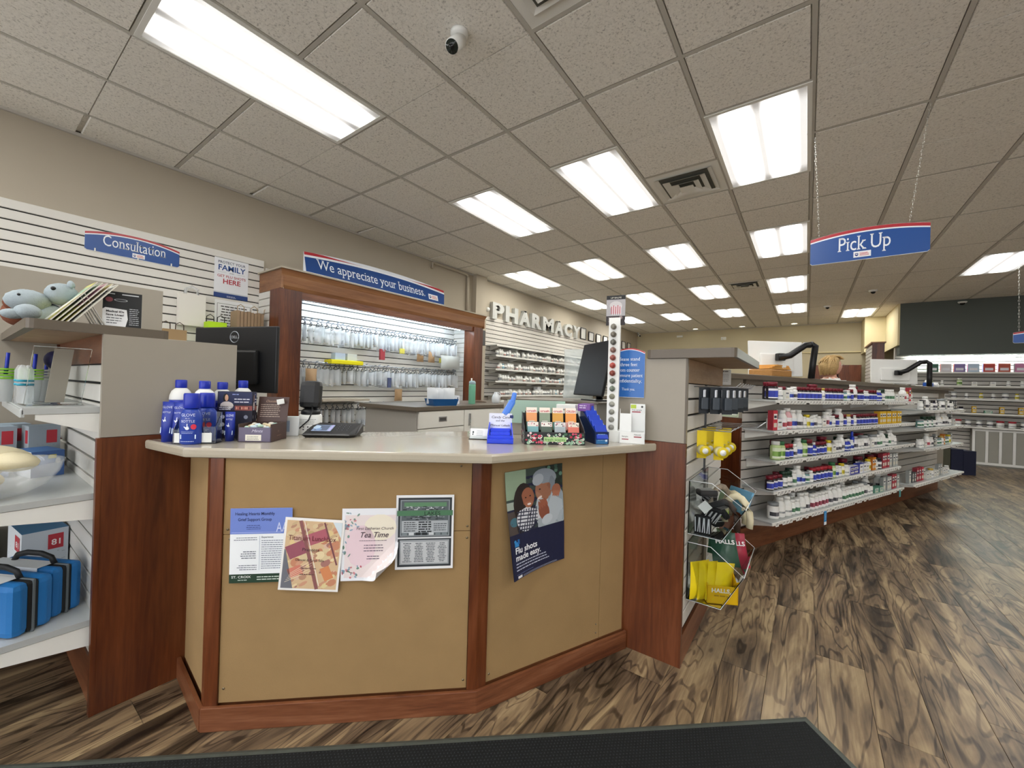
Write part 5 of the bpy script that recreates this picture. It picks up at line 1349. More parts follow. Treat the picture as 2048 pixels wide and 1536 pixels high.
# cardboard sweets box
t = thing('sweets_box', 'open brown and purple carton of wrapped sweets', 'carton', (-1.838, .775, ZT), R(42))
w_, d_, h_ = .125, .14, .072; brn = mat('chocolate_brown_card', '#4a3530', .4); pur = mat('greyed_purple_card', '#645d74', .4); e = .003
q = MB(); q.span((-w_/2, -d_/2, 0), (w_/2, d_/2, e), brn); q.span((-w_/2, -d_/2, 0), (w_/2, -d_/2+e, h_*.82), pur); q.span((w_/2-e, -d_/2, 0), (w_/2, d_/2, h_), brn); q.span((-w_/2, -d_/2, 0), (-w_/2+e, d_/2, h_), brn); q.span((-w_/2, d_/2-e, 0), (w_/2, d_/2, h_), brn)
q.build('tray', t)
q = MB(); q.extr([(-w_/2, d_/2, h_), (w_/2, d_/2, h_), (w_/2, d_/2+.02, h_+.105), (-w_/2, d_/2+.02, h_+.105)], (0, .003, 0), brn); q.build('raised_lid', t)
s = Sheet(w_, .11); s.text('Chocolate', .03, .083, .014, '#b0907a', 2, width=.05, shear=.3); s.lines(.012, .070, .085, 7, .0085, .0028, '#b8a496', .12); s.build(planar((-w_/2, d_/2-.0005, h_), (1,0,0), (0,.19,1)), base=False).build('lid_print', t)
q = MB(); q.box((.035, d_/2-.001, h_+.086), (.030, .002, .022), whitecard, rot=Matrix.Rotation(-.2, 3, 'Y')); q.build('sticker', t)
s = Sheet(w_, h_); s.text('Mints', .05, .040, .016, '#c8c4d6', 2, width=.04, shear=.4); s.rect(.028, .006, .06, .024, '#e6e2d4', 2); s.lines(.034, .022, .045, 3, .006, .0018, '#555555', .2, 3); s.build(planar((-w_/2, -d_/2, 0), (1,0,0), (0,0,1)), base=False).build('front_print', t)
s = Sheet(d_, h_); s.text('24', .055, .035, .013, '#8d7468', 2); s.lines(.05, .02, .04, 1, .01, .003, '#7d665c', .1); s.build(planar((w_/2, -d_/2, 0), (0,1,0), (0,0,1)), base=False).build('side_print', t)
for k in range(16):
    c = random.choice(['#b8d4c0', '#e6e4da', '#9cc0b8', '#d8c8a4', '#c8dce4']); q = MB(); q.sph((0, 0, 0), .011, mat('wrapper_'+['green', 'white', 'teal', 'tan', 'sky'][['#b8d4c0', '#e6e4da', '#9cc0b8', '#d8c8a4', '#c8dce4'].index(c)], c, .35), 8, 5, (1.3, .8, .7))
    o = q.build('wrapped_sweet'); ca, sa = math.cos(R(42)), math.sin(R(42)); lx, ly = -.04+.026*(k % 4), -.05+.032*(k//4)
    o.location = (-1.838+lx*ca-ly*sa, .775+lx*sa+ly*ca, ZT+.055+.004*(k % 3)); o.rotation_euler = (0, .2, k); tag(o, f'small wrapped sweet, {ordn(k)} in the open purple and brown carton', 'sweet', 'wrapped sweets in the open carton')
for k in range(16):
    pass
# small clear bag with photo card and white counter things behind
q = MB(); q.bbox((0, 0, .045), (.10, .02, .09), frost_m, .006); q.box((-.01, -.011, .045), (.05, .001, .05), mat('grey_blue_print', '#8a9ab0', .5)); o = q.build('gift_bag'); place(o, (-1.90, .90, ZT), R(45)); tag(o, 'clear gift bag with printed card behind the sweets carton', 'bag')
# scanner on its white base
t = thing('barcode_scanner', 'black hooded scanner on a round white base by the terminal', 'scanner', (-1.915, 1.015, ZT), R(45))
q = MB(); q.lathe([(.050, 0), (.052, .004), (.050, .085), (.046, .092)], wpl, 22); q.build('base', t)
s = Sheet(.12, .09); s.lines(.02, .07, .08, 4, .007, .0022, '#888888', .2)
for k in range(2):
    for j in range(2): s.disc(.045+.02*k, .025+.012*j, .0035, .0035, '#3a3a3a', 3, 8)
s.build(wrap(.0525, .0)(.12), base=False).build('base_print', t)
q = MB(); q.lathe([(.040, .092), (.043, .096), (.041, .112), (.028, .120)], black_m, 18); q.cyl((0, .01, .11), (0, .012, .15), .012, black_m, 10); q.build('neck', t)
q = MB(); q.bbox((0, .0, .186), (.096, .062, .132), black_m, .026, rot=Matrix.Rotation(-.15, 3, 'X')); q.build('head', t)
q = MB(); q.tube([(.015, -.03, .14), (.022, -.05, .11), (.01, -.06, .07), (-.03, -.062, .03), (-.075, -.045, .008), (-.10, -.02, .006)], .0032, black_m, 6); q.build('cable', t)
# card terminal
t = thing('card_terminal', 'black card payment terminal lying on the counter', 'terminal', (-1.765, 1.045, ZT), R(40))
q = MB(); w_, d_ = .228, .140; th0, th1 = .012, .050
poly8 = lambda z0, z1, i: [(-w_/2+i, -d_/2+i, z0), (w_/2-i-.02, -d_/2+i, z0), (w_/2-i, -d_/2+.03+i, z0), (w_/2-i, d_/2-i, z1), (-w_/2+i, d_/2-i, z1)]
vs = poly8(0, 0, .012)+poly8(.012, .012, 0)+poly8(th0, th1, .0)+poly8(th0+.005, th1+.005, .008); n = 5
fs = [(i*n+k, i*n+(k+1) % n, (i+1)*n+(k+1) % n, (i+1)*n+k) for i in range(3) for k in range(n)]+[tuple(range(n))[::-1], tuple(range(3*n, 4*n))]
q.add(vs, fs, black_m); q.build('body', t)
mp = lambda u, v, d: Vector((-w_/2+.008+u, -d_/2+.008+v, th0+.005+(th1-th0)*(v+.0)/(d_-.016)+.0012+d))
s = Sheet(.2, .12); s.rect(.012, .018, .098, .082, '#0b0c10', 1); s.rect(.018, .025, .086, .068, '#8ea2c4', 2); s.rect(.03, .03, .055, .058, '#56647e', 3); s.disc(.032, .065, .016, .018, '#c0d8ee', 4); s.disc(.045, .045, .014, .012, '#7fa0cc', 4); s.rect(.092, .026, .008, .066, '#b0a8d8', 4)
for k in range(3):
    for j in range(4): s.rect(.122+.022*k, .035+.018*j, .014, .010, '#23252a', 2); s.rect(.127+.022*k, .038+.018*j, .004, .003, '#8c8f96', 3)
s.build(mp, base=False).build('screen', t)
s = Sheet(.105, .07, '#eeeeea'); s.lines(.01, .05, .07, 3, .012, .002, '#999999'); o = s.build(planar((-1.93, 1.06, ZT+.001), (.77, .64, 0), (-.64, .77, 0))).build('receipt_slip'); tag(o, 'white paper slip lying behind the card terminal', 'paper')
# business card holder
t = thing('card_holder', 'clear acrylic holder with white business cards on the counter', 'holder', (-1.245, 1.47, ZT), R(32))
q = MB(); e = .0025; q.span((-.047, -.02, 0), (.047, .035, e), acr_m); q.span((-.047, -.020, e), (.047, -.0175, .018), acr_m); q.span((-.047, .02, e), (.047, .0225, .055), acr_m)
for sx in (-1, 1): q.extr([(sx*.047, -.0175, e), (sx*.047, .02, e), (sx*.047, .0225, .092), (sx*.047, .016, .092)], (-sx*e, 0, 0), acr_m)
q.build('body', t)
s = Sheet(.085, .048, '#f2f3f1'); s.disc(.014, .030, .004, .006, '#3a4a48', 3, 8); s.disc(.013, .020, .003, .004, '#3a4a48', 3, 8); s.lines(.03, .036, .035, 4, .007, .0016, '#8a9494', .2)
mb = MB(); s.build(planar((-.0425, -.016, .004), (1,0,0), (0,.35,1)), mb); mb.build('business_card', t, kind='stuff') if False else mb.build('card_stack', t)
# blue stair-shaped candy dispenser with a handwritten sign
t = thing('candy_dispenser', 'bright blue stepped plastic dispenser with handwritten paper sign', 'dispenser', (-1.118, 1.465, ZT), R(38))
q = MB(); w_ = .115
for a_, b_, z1 in ((-.06, -.035, .020), (-.035, -.01, .032), (-.01, .012, .046), (.012, .034, .060)):
    q.bbox((0, (a_+b_)/2, z1/2), (w_*.80 if a_ > -.03 else w_, b_-a_+.004, z1), blue_m, .004)
for sx in (-1, 1): q.extr([(sx*w_/2, -.06, 0), (sx*w_/2, .045, 0), (sx*w_/2*.9, .05, .085), (sx*w_/2*.9, .02, .085), (sx*w_/2, -.02, .034), (sx*w_/2, -.06, .028)], (-sx*.004, 0, 0), blue_m)
q.bbox((0, .045, .05), (w_*.86, .008, .10), blue_m, .003); q.build('steps', t)
q = MB(); q.bbox((.035, .047, .150), (.032, .020, .085), mat('sky_blue_plastic', '#4f86e6', .25), .009, rot=Matrix.Rotation(.5, 3, 'Y')); q.bbox((.058, .047, .20), (.022, .016, .05), MATS['sky_blue_plastic'], .007, rot=Matrix.Rotation(.2, 3, 'Y')); q.bbox((.018, .046, .118), (.02, .018, .02), wpl, .003); q.bbox((.05, .046, .112), (.018, .018, .016), mat('navy_detail', '#1a2a66', .4), .003); q.build('plastic_figure', t)
s = Sheet(.105, .075, '#dfe3f4'); 
s.text('Candy Cane', .010, .052, .016, '#2a2a3a', 3, width=.085, shear=.2); s.text('and the', .030, .038, .011, '#2a2a3a', 3, width=.04, shear=.2); s.text('Manual Labels', .006, .016, .013, '#2a2a3a', 3, width=.088, shear=.2)
s.build(lambda u, v, d: Vector((-.0525+u, .038-d-.010*math.sin(u/.105*PI)*(1-v/.075), .052+v))).build('handwritten_note', t)

# floral counter display with little packs
t = thing('counter_display', 'black floral cardboard display tray holding patterned packs', 'display', (-.945, 1.632, ZT), R(40))
w_, d_, h_ = .27, .15, .055
q = MB(); blk = mat('black_floral_card', '#24282a', .45); e = .003
q.span((-w_/2, -d_/2, 0), (w_/2, d_/2, e), blk); q.span((-w_/2, -d_/2, 0), (w_/2, -d_/2+e, h_), blk); q.span((-w_/2, d_/2-e, 0), (w_/2, d_/2, .13), blk)
for sx in (-1, 1): q.extr([(sx*w_/2, -d_/2, 0), (sx*w_/2, d_/2, 0), (sx*w_/2, d_/2, .135), (sx*w_/2, -d_/2+.03, .075), (sx*w_/2, -d_/2, h_)], (-sx*e, 0, 0), blk)
q.build('tray', t)
def floral(s, w_, h, n, seed=3):
    r_ = random.Random(seed)
    for k in range(n):
        x, y = r_.uniform(.006, w_-.006), r_.uniform(.005, h-.005); c = r_.choice(['#e6e2da', '#d0506a', '#7fa08a', '#e8c8cc', '#3f6a4c', '#f0ece4', '#b03048', '#9cc0a4'])
        s.disc(x, y, r_.uniform(.003, .009), r_.uniform(.003, .007), c, 2+.02*(k % 20), 8)
        if c in ('#f0ece4', '#e6e2da'): s.disc(x, y, .0025, .0025, '#2a2a2a', 4, 6)
s = Sheet(w_, h_); floral(s, w_, h_, 110); s.rect(.085, .014, .10, .020, '#a9cf8e', 4.2); s.text('fresh scents', .09, .018, .014, '#46703c', 5, width=.09, bold=.01); s.build(planar((-w_/2, -d_/2, 0), (1,0,0), (0,0,1)), base=False).build('front_print', t)
s = Sheet(d_, .07); floral(s, d_, .058, 90, 5); s.build(planar((w_/2, -d_/2, 0), (0,1,0), (0,0,1)), base=False).build('side_print', t)
s = Sheet(d_, .07); floral(s, d_, .058, 90, 6); s.build(planar((-w_/2, d_/2, 0), (0,-1,0), (0,0,1)), base=False).build('side_print', t)
PK = [('#7fb0b4', '#e08a98', 'teal and pink'), ('#55655a', '#8098c8', 'grey green and blue'), ('#a8b4b8', '#8c98cc', 'grey and lavender'), ('#e07a6a', '#9cc07a', 'coral and green')]
PK2 = [('#e8a06a', '#3f7a74', 'orange and teal'), ('#8c9a84', '#74807c', 'sage grey'), ('#d8a04c', '#3f7a74', 'amber and teal'), ('#e89a50', '#e0b0a8', 'orange and blush')]
ca, sa = math.cos(R(40)), math.sin(R(40))
for row, (pk, ly, z0_, hh) in enumerate(((PK, -.042, .012, .085), (PK2, .020, .055, .105))):
    for k, (c1, c2, nm) in enumerate(pk):
        lx = -.093+.062*k
        q = MB(); s = Sheet(.050, hh, c1); s.rect(0, 0, .05, hh*.36, c2, 1); s.rect(0, hh*.76, .05, hh*.24, ['#e8e0d8', '#e8e4dc', '#d8dad8', '#e4dccc'][k] if row == 0 else '#efe4d8', 1)
        s.rect(.012, hh*.37, .026, .003, '#f0ece4', 2); s.disc(.025, hh*.13, .010, .009, '#eef0f0', 2, 10); s.disc(.025, hh*.12, .006, .006, c2, 3, 8)
        if row: s.text('crush' if k != 3 else 'CRUSH', .025, hh*.80, .014, '#c0404a', 3, width=.042, align='c', bold=.02)
        else:
            for j in range(8): s.disc(random.uniform(.004, .046), hh*random.uniform(.8, .97), .003, .003, random.choice(['#333333', '#c06070', '#e0a0a8']), 2, 6)
        q.bbox((0, .006, hh/2), (.0505, .012, hh), mat('pack_card_'+'abcdefgh'[row*4+k], c1, .5), .001)
        s.build(planar((-.025, -.0006, 0), (1,0,0), (0,0,1)), q, base=True)
        o = q.build('gift_pack'); o.location = (-.945+lx*ca-ly*sa, 1.632+lx*sa+ly*ca, ZT+z0_); o.rotation_euler = (R(-14), 0, R(40)); tag(o, f'{nm} patterned pack in the {["front", "rear"][row]} row of the floral display', 'pack', 'packs in the floral display')
# pale green sign board and wooden block behind
s = Sheet(.30, .12, '#9db8a8'); s.rect(.005, .075, .024, .038, '#cddcd0', 1); s.lines(.008, .10, .018, 2, .01, .003, '#9aaea2', .1, 2); s.text('using it', .09, .030, .074, '#2c3232', 2, width=.17, bold=.01)
mb = MB(); mb.span((0, .0, 0), (.30, .006, .12), mat('sage_board', '#9db8a8', .6)); s.build(planar((0, -.0005, 0), (1,0,0), (0,0,1)), mb, base=False)
o = mb.build('sage_sign_board'); o.location = (-1.27, 1.72, ZT+.062); o.rotation_euler = (0, 0, R(30)); tag(o, 'sage green sign board with dark lettering behind the floral display', 'sign')
q = MB(); q.bbox((.15, .05, .031), (.30, .08, .062), grey_m, .003); o = q.build('display_riser'); o.location = (-1.27, 1.725, ZT); o.rotation_euler = (0, 0, R(30)); tag(o, 'grey riser box under the sage green sign board', 'box')
q = MB(); q.bbox((0, 0, .045), (.03, .03, .09), maple, .003, rot=Matrix.Rotation(.25, 3, 'Y')); o = q.build('wooden_block'); o.location = (-1.07, 1.92, ZT+.085); tag(o, 'small wooden block standing up behind the sage sign', 'block')
q = MB(); q.bbox((0, 0, .042), (.05, .05, .084), grey_m, .003); o = q.build('block_riser'); o.location = (-1.07, 1.92, ZT); tag(o, 'small grey riser supporting the wooden block', 'box')
# blue sample carton, sloping
t = thing('sample_carton', 'shiny blue sloping carton of samples beside the floral display', 'carton', (-.805, 1.800, ZT), R(48))
q = MB(); w_ = .068; bl = mat('royal_blue_card', '#2443b8', .3); dk = mat('navy_card', '#14264e', .35); pale = mat('pale_card', '#c8d0dc', .5)
q.span((-w_/2, -.07, 0), (w_/2, -.067, .056), dk); q.span((-w_/2, -.07, 0), (w_/2, .13, .003), dk)
q.extr([(-w_/2, -.067, .0), (-w_/2, .13, 0), (-w_/2, .13, .165), (-w_/2, -.067, .056)], (.003, 0, 0), dk); q.extr([(w_/2, -.067, .0), (w_/2, .13, 0), (w_/2, .13, .165), (w_/2, -.067, .056)], (-.003, 0, 0), pale); q.build('tray', t)
q = MB()
for k in range(5):
    yy_ = -.055+.036*k; q.bbox((0, yy_, .052+.020*k), (w_-.012, .020, .07), bl, .004, rot=Matrix.Rotation(-.5, 3, 'X'))
q.build('sachet_stack', t, kind='stuff')
s = Sheet(w_, .056); s.rect(.006, .002, w_-.012, .03, '#2a6fa8', 1); s.lines(.014, .044, .04, 4, .009, .0025, '#9cc4e4', .2); s.rect(.05, .012, .010, .026, '#d8e6f0', 2); s.build(planar((-w_/2, -.07, 0), (1,0,0), (0,0,1)), base=False).build('front_print', t)
# tall narrow display tower with round discs and a header card
t = thing('display_tower', 'tall narrow white display tower with round samples and header card', 'display', (-.765, 1.905, ZT), R(14))
q = MB(); q.span((-.038, -.035, 0), (.038, .035, .055), wpl); q.span((-.028, -.016, .055), (.026, .016, .60), wpl); q.build('stand', t)
cd = ['#8a867a', '#7a7468', '#6f6e66', '#8d6f66', '#9a5a50', '#b0524a', '#8c4a40', '#7f8478', '#7c8878', '#8a8a78', '#94948a', '#8a8a80', '#8c8c84', '#90908a']
for k in range(14):
    z_ = .555-.0375*k; q = MB(); mt_ = mat('sample_'+'abcdefghijklmn'[k], cd[k], .3); q.cyl((-.004, -.017, z_), (-.004, -.022 if k > 6 else -.034, z_), .0135, mt_, 14)
    if k <= 8: q.tube([(-.004, -.030, z_+.012), (.008, -.040, z_), (-.004, -.030, z_-.012)], .004, mt_, 6)
    q.build('sample_disc', t)
q = MB(); q.span((-.044, -.006, .565), (.046, -.002, .71), mat('header_card', '#6a6a6c', .5)); q.build('header_card', t)
s = Sheet(.09, .145); s.rect(0, .125, .09, .020, '#17181a', 1); s.text('LIP BALMS', .045, .130, .011, '#d8d4c8', 3, width=.05, align='c'); s.rect(0, .045, .09, .08, '#a9a6a8', 1); s.disc(.045, .095, .03, .022, '#c8c4c4', 2)
for k in range(5): s.rect(.022+.010*k, .055, .006, .036+.006*(k % 2), '#b8767c', 3); s.rect(.028+.010*k, .05, .003, .044, '#e8e4e4', 3)
s.rect(0, 0, .09, .045, '#2a2426', 1); s.lines(.012, .034, .06, 3, .009, .0035, '#c8b8b4', .2, 3); s.disc(.070, .036, .008, .009, '#8a7a78', 4)
s.build(planar((-.044, -.0063, .565), (1,0,0), (0,0,1)), base=False).build('header_print', t)
s = Sheet(.03, .03); s.poly([(.015, .002), (.028, .016), (.024, .026), (.015, .020), (.006, .026), (.002, .016)], '#2a2626', 2); s.build(planar((-.019, -.0075, .563), (1,0,0), (0,0,1)), base=False).build('heart_emblem', t)
# white booklet box
t = thing('booklet_box', 'white printed booklet box at the counter corner by the panel', 'box', (-.668, 1.905, ZT), R(20))
w_, d_ = .115, .06; e = .002; wc = mat('white_box_card', '#e8eae8', .5); q = MB()
q.span((-w_/2, -d_/2, 0), (w_/2, d_/2, e), wc); q.span((-w_/2, -d_/2, 0), (w_/2, -d_/2+e, .055), wc)
q.extr([(w_/2, -d_/2, 0), (w_/2, d_/2, 0), (w_/2, d_/2, .18), (w_/2, d_/2-.02, .18), (w_/2, -d_/2, .05)], (-e, 0, 0), wc); q.extr([(-w_/2, -d_/2, 0), (-w_/2, d_/2, 0), (-w_/2, d_/2, .16), (-w_/2, -d_/2, .05)], (e, 0, 0), wc); q.span((-.01, d_/2-e, 0), (w_/2, d_/2, .185), wc); q.build('box', t)
s = Sheet(w_, .055); s.text('Sample', .012, .030, .010, '#5a6060', 3); s.rect(.012, .018, .03, .004, '#9c3040', 2); s.rect(.066, .030, .034, .005, '#9c3040', 2); s.text('Natural', .066, .040, .010, '#444a4a', 3); s.build(planar((-w_/2, -d_/2, 0), (1,0,0), (0,0,1)), base=False).build('front_print', t)
s = Sheet(.065, .075); s.rect(0, .055, .025, .018, '#b8d04a', 1); s.text('Free sample', .005, .045, .010, '#444a4a', 3, width=.045); s.rect(.006, .036, .04, .005, '#a03848', 2); s.disc(.052, .064, .005, .005, '#444444', 3); s.build(planar((-.008, d_/2-e-.0004, .108), (1,0,0), (0,0,1)), base=False).build('back_print', t)
q = MB(); mb = q
for k in range(3): q.box((-.030, -.015+.010*k, .062+.006*k), (.052, .002, .105+.012*k), wc, rot=Matrix.Rotation(-.08, 3, 'X'))
q.build('booklet_stack', t, kind='stuff')
s = Sheet(.05, .09); s.disc(.04, .075, .005, .005, '#555555', 3); s.lines(.008, .055, .032, 2, .010, .004, '#6c7474', .2); s.text('Patient', .006, .035, .010, '#555a5a', 3); s.rect(.006, .02, .03, .004, '#7c8484', 2); s.build(planar((-.055, -.0175, .015), (1,0,0), (0,.08,1)), base=False).build('booklet_print', t)

# ---------------------------------------------------------------- computers and printer behind the service counter
def monitor(label, c, rz, tilt, w_, h_, mt, logo_=False, stand=None, name='computer_monitor'):
    """c: centre of the panel; back faces local -y"""
    t = thing(name, label, 'monitor', c, rz); M = Matrix.Rotation(tilt, 3, 'X')
    q = MB(); q.bbox((0, 0, 0), (w_, .018, h_), mt, .005, rot=M); q.box(M @ Vector((0, .0095, .0)), (w_-.016, .002, h_-.02), blackg_m, rot=M); q.build('screen_panel', t)
    q = MB(); q.bbox(M @ Vector((.0, -.020, -h_*.12)), (w_*.62, .028, h_*.52), mt, .012, rot=M); q.build('rear_housing', t)
    if logo_:
        lt = mat('pale_logo', '#b9c0c8', .3, metal=.4); q = MB(); pts = []
        for k in range(25): a = 2*PI*k/24; pts.append(M @ Vector((.0+.028*math.cos(a), -.0098, h_*.5-.052+.028*math.sin(a))))
        q.tube(pts, .0022, lt, 4)
        vs, fs = text2d('DELL', .019, bold=.02); tw = textw(vs); q.add([M @ Vector((a-tw/2, -.0105, h_*.5-.059+b_)) for a, b_ in vs], fs, lt); q.build('logo', t)
    if stand:
        q = MB(); zb = stand-c[2]; q.bbox((0, .0-.06, zb+.012), (.22, .18, .016), mt, .004); q.cyl((0, -.055, zb+.01), (0, -.045, -.02), .022, mt, 10); q.build('stand', t)
    return t
monitor('large black monitor seen from behind beside the wooden frame', (-2.358, .853, 1.368), R(19.7), R(0), .537, .33, black_m, True, None)
q = MB(); q.bbox((0, 0, .09), (.22, .18, .02), black_m, .005); q.cyl((0, 0, .09), (0, .03, .28), .025, black_m, 10); q.build('x')
bpy.data.objects.remove(bpy.data.objects['x'])
t = thing('rear_desk', 'low grey work desk behind the counter carrying the black monitor', 'desk', (0, 0, 0))
q = MB(); q.span((-3.05, .84, .70), (-2.2, 1.35, .735), greyd_m); q.build('desktop', t)
for x_ in (-3.0, -2.27): q = MB(); q.span((x_, .86, 0), (x_+.03, 1.2, .70), grey_m); q.build('leg', t)
t = bpy.data.objects['computer_monitor']; q = MB(); q.bbox((0, .14, -.64), (.24, .2, .016), black_m, .004); q.cyl((0, .13, -.64), (0, .02, -.1), .024, black_m, 10); q.build('stand', t)
monitor('black monitor tilted back behind the narrow display tower', (-1.045, 2.275, 1.388), R(-38), R(-12), .37, .33, black_m, False, None)
bpy.data.objects.remove([o for o in bpy.data.objects['computer_monitor.001'].children if o.name.startswith('rear')][0])
t = bpy.data.objects['computer_monitor.001']; q = MB(); q.bbox((0, .05, -.19), (.20, .16, .014), black_m, .004); q.cyl((0, .05, -.19), (0, .02, -.05), .02, black_m, 10); q.build('stand', t)
q = MB(); q.span((-1.55, 2.06, .0), (-.92, 2.62, 1.185), MATS['pale_grey_carcass']); q.bbox((-1.235, 2.34, 1.19), (.66, .58, .012), greyd_m, .003); o = q.build('equipment_cabinet'); tag(o, 'pale grey equipment cabinet under the tilted monitor', 'cabinet')
t = thing('label_printer', 'black label printer with a white stack on top behind counter', 'printer', (-.99, 1.90, ZT), R(15))
q = MB(); q.bbox((0, 0, .055), (.13, .13, .11), black_m, .010); q.bbox((.0, -.066, .05), (.10, .004, .07), blackg_m, .002); q.build('body', t)
q = MB(); q.bbox((-.005, 0, .125), (.14, .13, .028), wpl, .003); q.build('lid', t)
q = MB(); q.bbox((-.02, .0, .155), (.10, .12, .026), wpl, .003); o = q.build('white_box'); place(o, (-.985, 1.90, ZT), R(15)); tag(o, 'small white box lying on top of the label printer', 'box')
q = MB(); q.bbox((.035, -.01, .158), (.06, .12, .035), mat('purple_card', '#7a4a9c', .4), .002); s = Sheet(.06, .035); s.lines(.008, .024, .035, 2, .010, .005, '#d8c8e8', .1); s.build(planar((.005, -.0705, .141), (1,0,0), (0,0,1)), q, base=False); o = q.build('purple_box'); place(o, (-.935, 1.885, ZT), R(15)); tag(o, 'purple and white carton beside the display tower', 'box')
# bulging clear bag behind the monitor
q = bagmesh(.20, .33, .16, mat('milky_film', '#dfe8e6', .25, alpha=.38), 8, 5); o = q.build('plastic_bag'); place(o, (-1.24, 2.47, 1.2), R(25)); tag(o, 'large milky plastic bag standing left of the tilted monitor', 'bag')

# ---------------------------------------------------------------- things on the work island
t = thing('water_bottle', 'sea green drinking bottle with grey lid on the work island', 'bottle', (-2.84, 3.215, 1.07))
q = MB(); q.lathe([(.034, 0), (.036, .004), (.036, .19), (.034, .205)], mat('seafoam_powdercoat', '#6fae90', .45), 18); q.build('body', t)
q = MB(); q.lathe([(.034, .205), (.036, .212), (.034, .232), (.020, .242)], mat('grey_blue_lid', '#8ea6ac', .4), 18); q.cyl((-.012, 0, .238), (-.012, 0, .268), .007, wpl, 8); q.build('lid', t)
t = thing('plastic_tray', 'blue plastic tray holding clear bags on the work island', 'tray', (-2.77, 2.71, 1.07), R(75))
q = MB(); bt = mat('cobalt_plastic', '#1d558c', .35); w_, d_, h_ = .27, .17, .062
vs = [(-w_*.44, -d_*.42, 0), (w_*.44, -d_*.42, 0), (w_*.44, d_*.42, 0), (-w_*.44, d_*.42, 0), (-w_/2, -d_/2, h_), (w_/2, -d_/2, h_), (w_/2, d_/2, h_), (-w_/2, d_/2, h_), (-w_*.42, -d_*.40, .004), (w_*.42, -d_*.40, .004), (w_*.42, d_*.40, .004), (-w_*.42, d_*.40, .004), (-w_*.48, -d_*.48, h_), (w_*.48, -d_*.48, h_), (w_*.48, d_*.48, h_), (-w_*.48, d_*.48, h_)]
fs = [(0,3,2,1)]+[(k, (k+1) % 4, (k+1) % 4+4, k+4) for k in range(4)]+[(k+4, (k+1) % 4+4, (k+1) % 4+12, k+12) for k in range(4)]+[((k+1) % 4+8, k+8, k+12, (k+1) % 4+12) for k in range(4)]+[(8,9,10,11)]
q.add(vs, fs, bt); q.build('body', t)
for k in range(3):
    q = bagmesh(.15, .15, .06, frost_m, 6, k+3); o = q.build('medicine_bag'); place(o, (-2.79+.03*k, 2.64+.065*k, 1.085), R(60+15*k)); tag(o, f'clear medicine bag standing in the blue tray, {ordn(k)} from its near end', 'bag', 'bags in the blue tray')
t = boxitem('tissue_box', 'white carton with small blue print on the work island', 'box', (.11, .09, .085), '#dfe4ec', '#e8eaee', None, lambda s, w_, h: (s.lines(w_*.15, h*.5, w_*.5, 2, .014, .006, '#8ea0cc', .2), s.disc(w_*.8, h*.7, .006, .009, '#33405a', 2))); place(t, (-2.93, 3.02, 1.07), R(75))
q = MB(); q.sph((0, 0, .02), .02, black_m, 8, 6, (1.4, 1, 1)); q.sph((.03, .01, .015), .015, black_m, 8, 6); o = q.build('tape_dispenser'); place(o, (-3.0, 3.13, 1.07)); tag(o, 'small black dispenser beside the sea green bottle', 'dispenser')
t = thing('glass_jug', 'clear rounded plastic jug on the work island', 'jug', (-2.87, 3.66, 1.07)); q = MB(); q.lathe([(.035, 0), (.045, .01), (.050, .05), (.038, .09), (.022, .11), (.022, .125)], frost_m, 16); q.build('body', t); q = MB(); q.tube([(.02, 0, .12), (.06, 0, .11), (.065, 0, .07), (.045, 0, .04)], .005, frost_m, 6); q.build('handle', t)
q = MB(); q.lathe([(.09, 0), (.10, .006), (.06, .014), (.055, .02)], mat('brown_dish', '#5e4a38', .5), 20); o = q.build('wooden_dish'); place(o, (-3.10, 3.62, 1.07)); tag(o, 'flat brown dish at the back of the work island', 'dish')
q = MB(); q.bbox((0, 0, .012), (.10, .16, .024), wpl, .004); o = q.build('paper_pad'); place(o, (-2.90, 3.92, 1.07)); tag(o, 'white paper pad lying on the work island', 'paper')

# ---------------------------------------------------------------- hanging medicine bags inside the frame
def hang_bag(w_, h_, seed, mt):
    t = thing('medicine_bag', 'x', 'bag')
    q = bagmesh(w_, h_, .045, mt, 5, seed); q.v = [(v[0], v[1], v[2]-h_-.045) for v in q.v]; q.build('pouch', t)
    q = MB(); q.tube([(.012, .02, .030), (.004, .0, .024), (0, -.012, .0), (-.004, .004, -.012), (-.026, .0, -.030), (-.030, 0, -.048), (.0, 0, -.052), (.030, 0, -.046), (.026, 0, -.028), (.002, .0, -.010)], .0062, mat('grey_clip', '#747b80', .4), 4); q.build('hanger', t)
    q = MB(); rnd = random.Random(seed); q.bbox((rnd.uniform(-.02, .02), 0, -.045-h_*.75), (w_*.55, .022, h_*.35), mat('bag_contents_'+'abcd'[seed % 4], ['#e6e4de', '#c9c2b4', '#b7bcc2', '#ded6c6'][seed % 4], .6), .006); q.build('contents', t)
    return t
bags = [hang_bag(.125, .19, 1, frost_m), hang_bag(.14, .21, 2, clear_m), hang_bag(.11, .17, 3, frost_m), hang_bag(.14, .20, 4, clear_m)]
bu = [False]*4; XB = XW+.125
def bagrow(name, z, ys, zs=0, step=.075, xo=0):
    k = 0; y_ = ys[0]
    while y_ < ys[1]:
        b_ = random.randrange(4); loc = (XB+xo+random.uniform(-.01, .03), y_, z+random.uniform(-.012, .012)); rz = random.uniform(-.22, .30)
        lab = f'clear medicine bag hanging in the {name} row, {ordn(k)} from the near post'
        if not bu[b_]: bu[b_] = True; place(bags[b_], loc, rz); bags[b_]['label'] = lab; bags[b_]['group'] = f'medicine bags in the {name} row'
        else: dup(bags[b_], loc, rz, lab, f'medicine bags in the {name} row')
        k += 1; y_ += step*random.uniform(.9, 1.3)
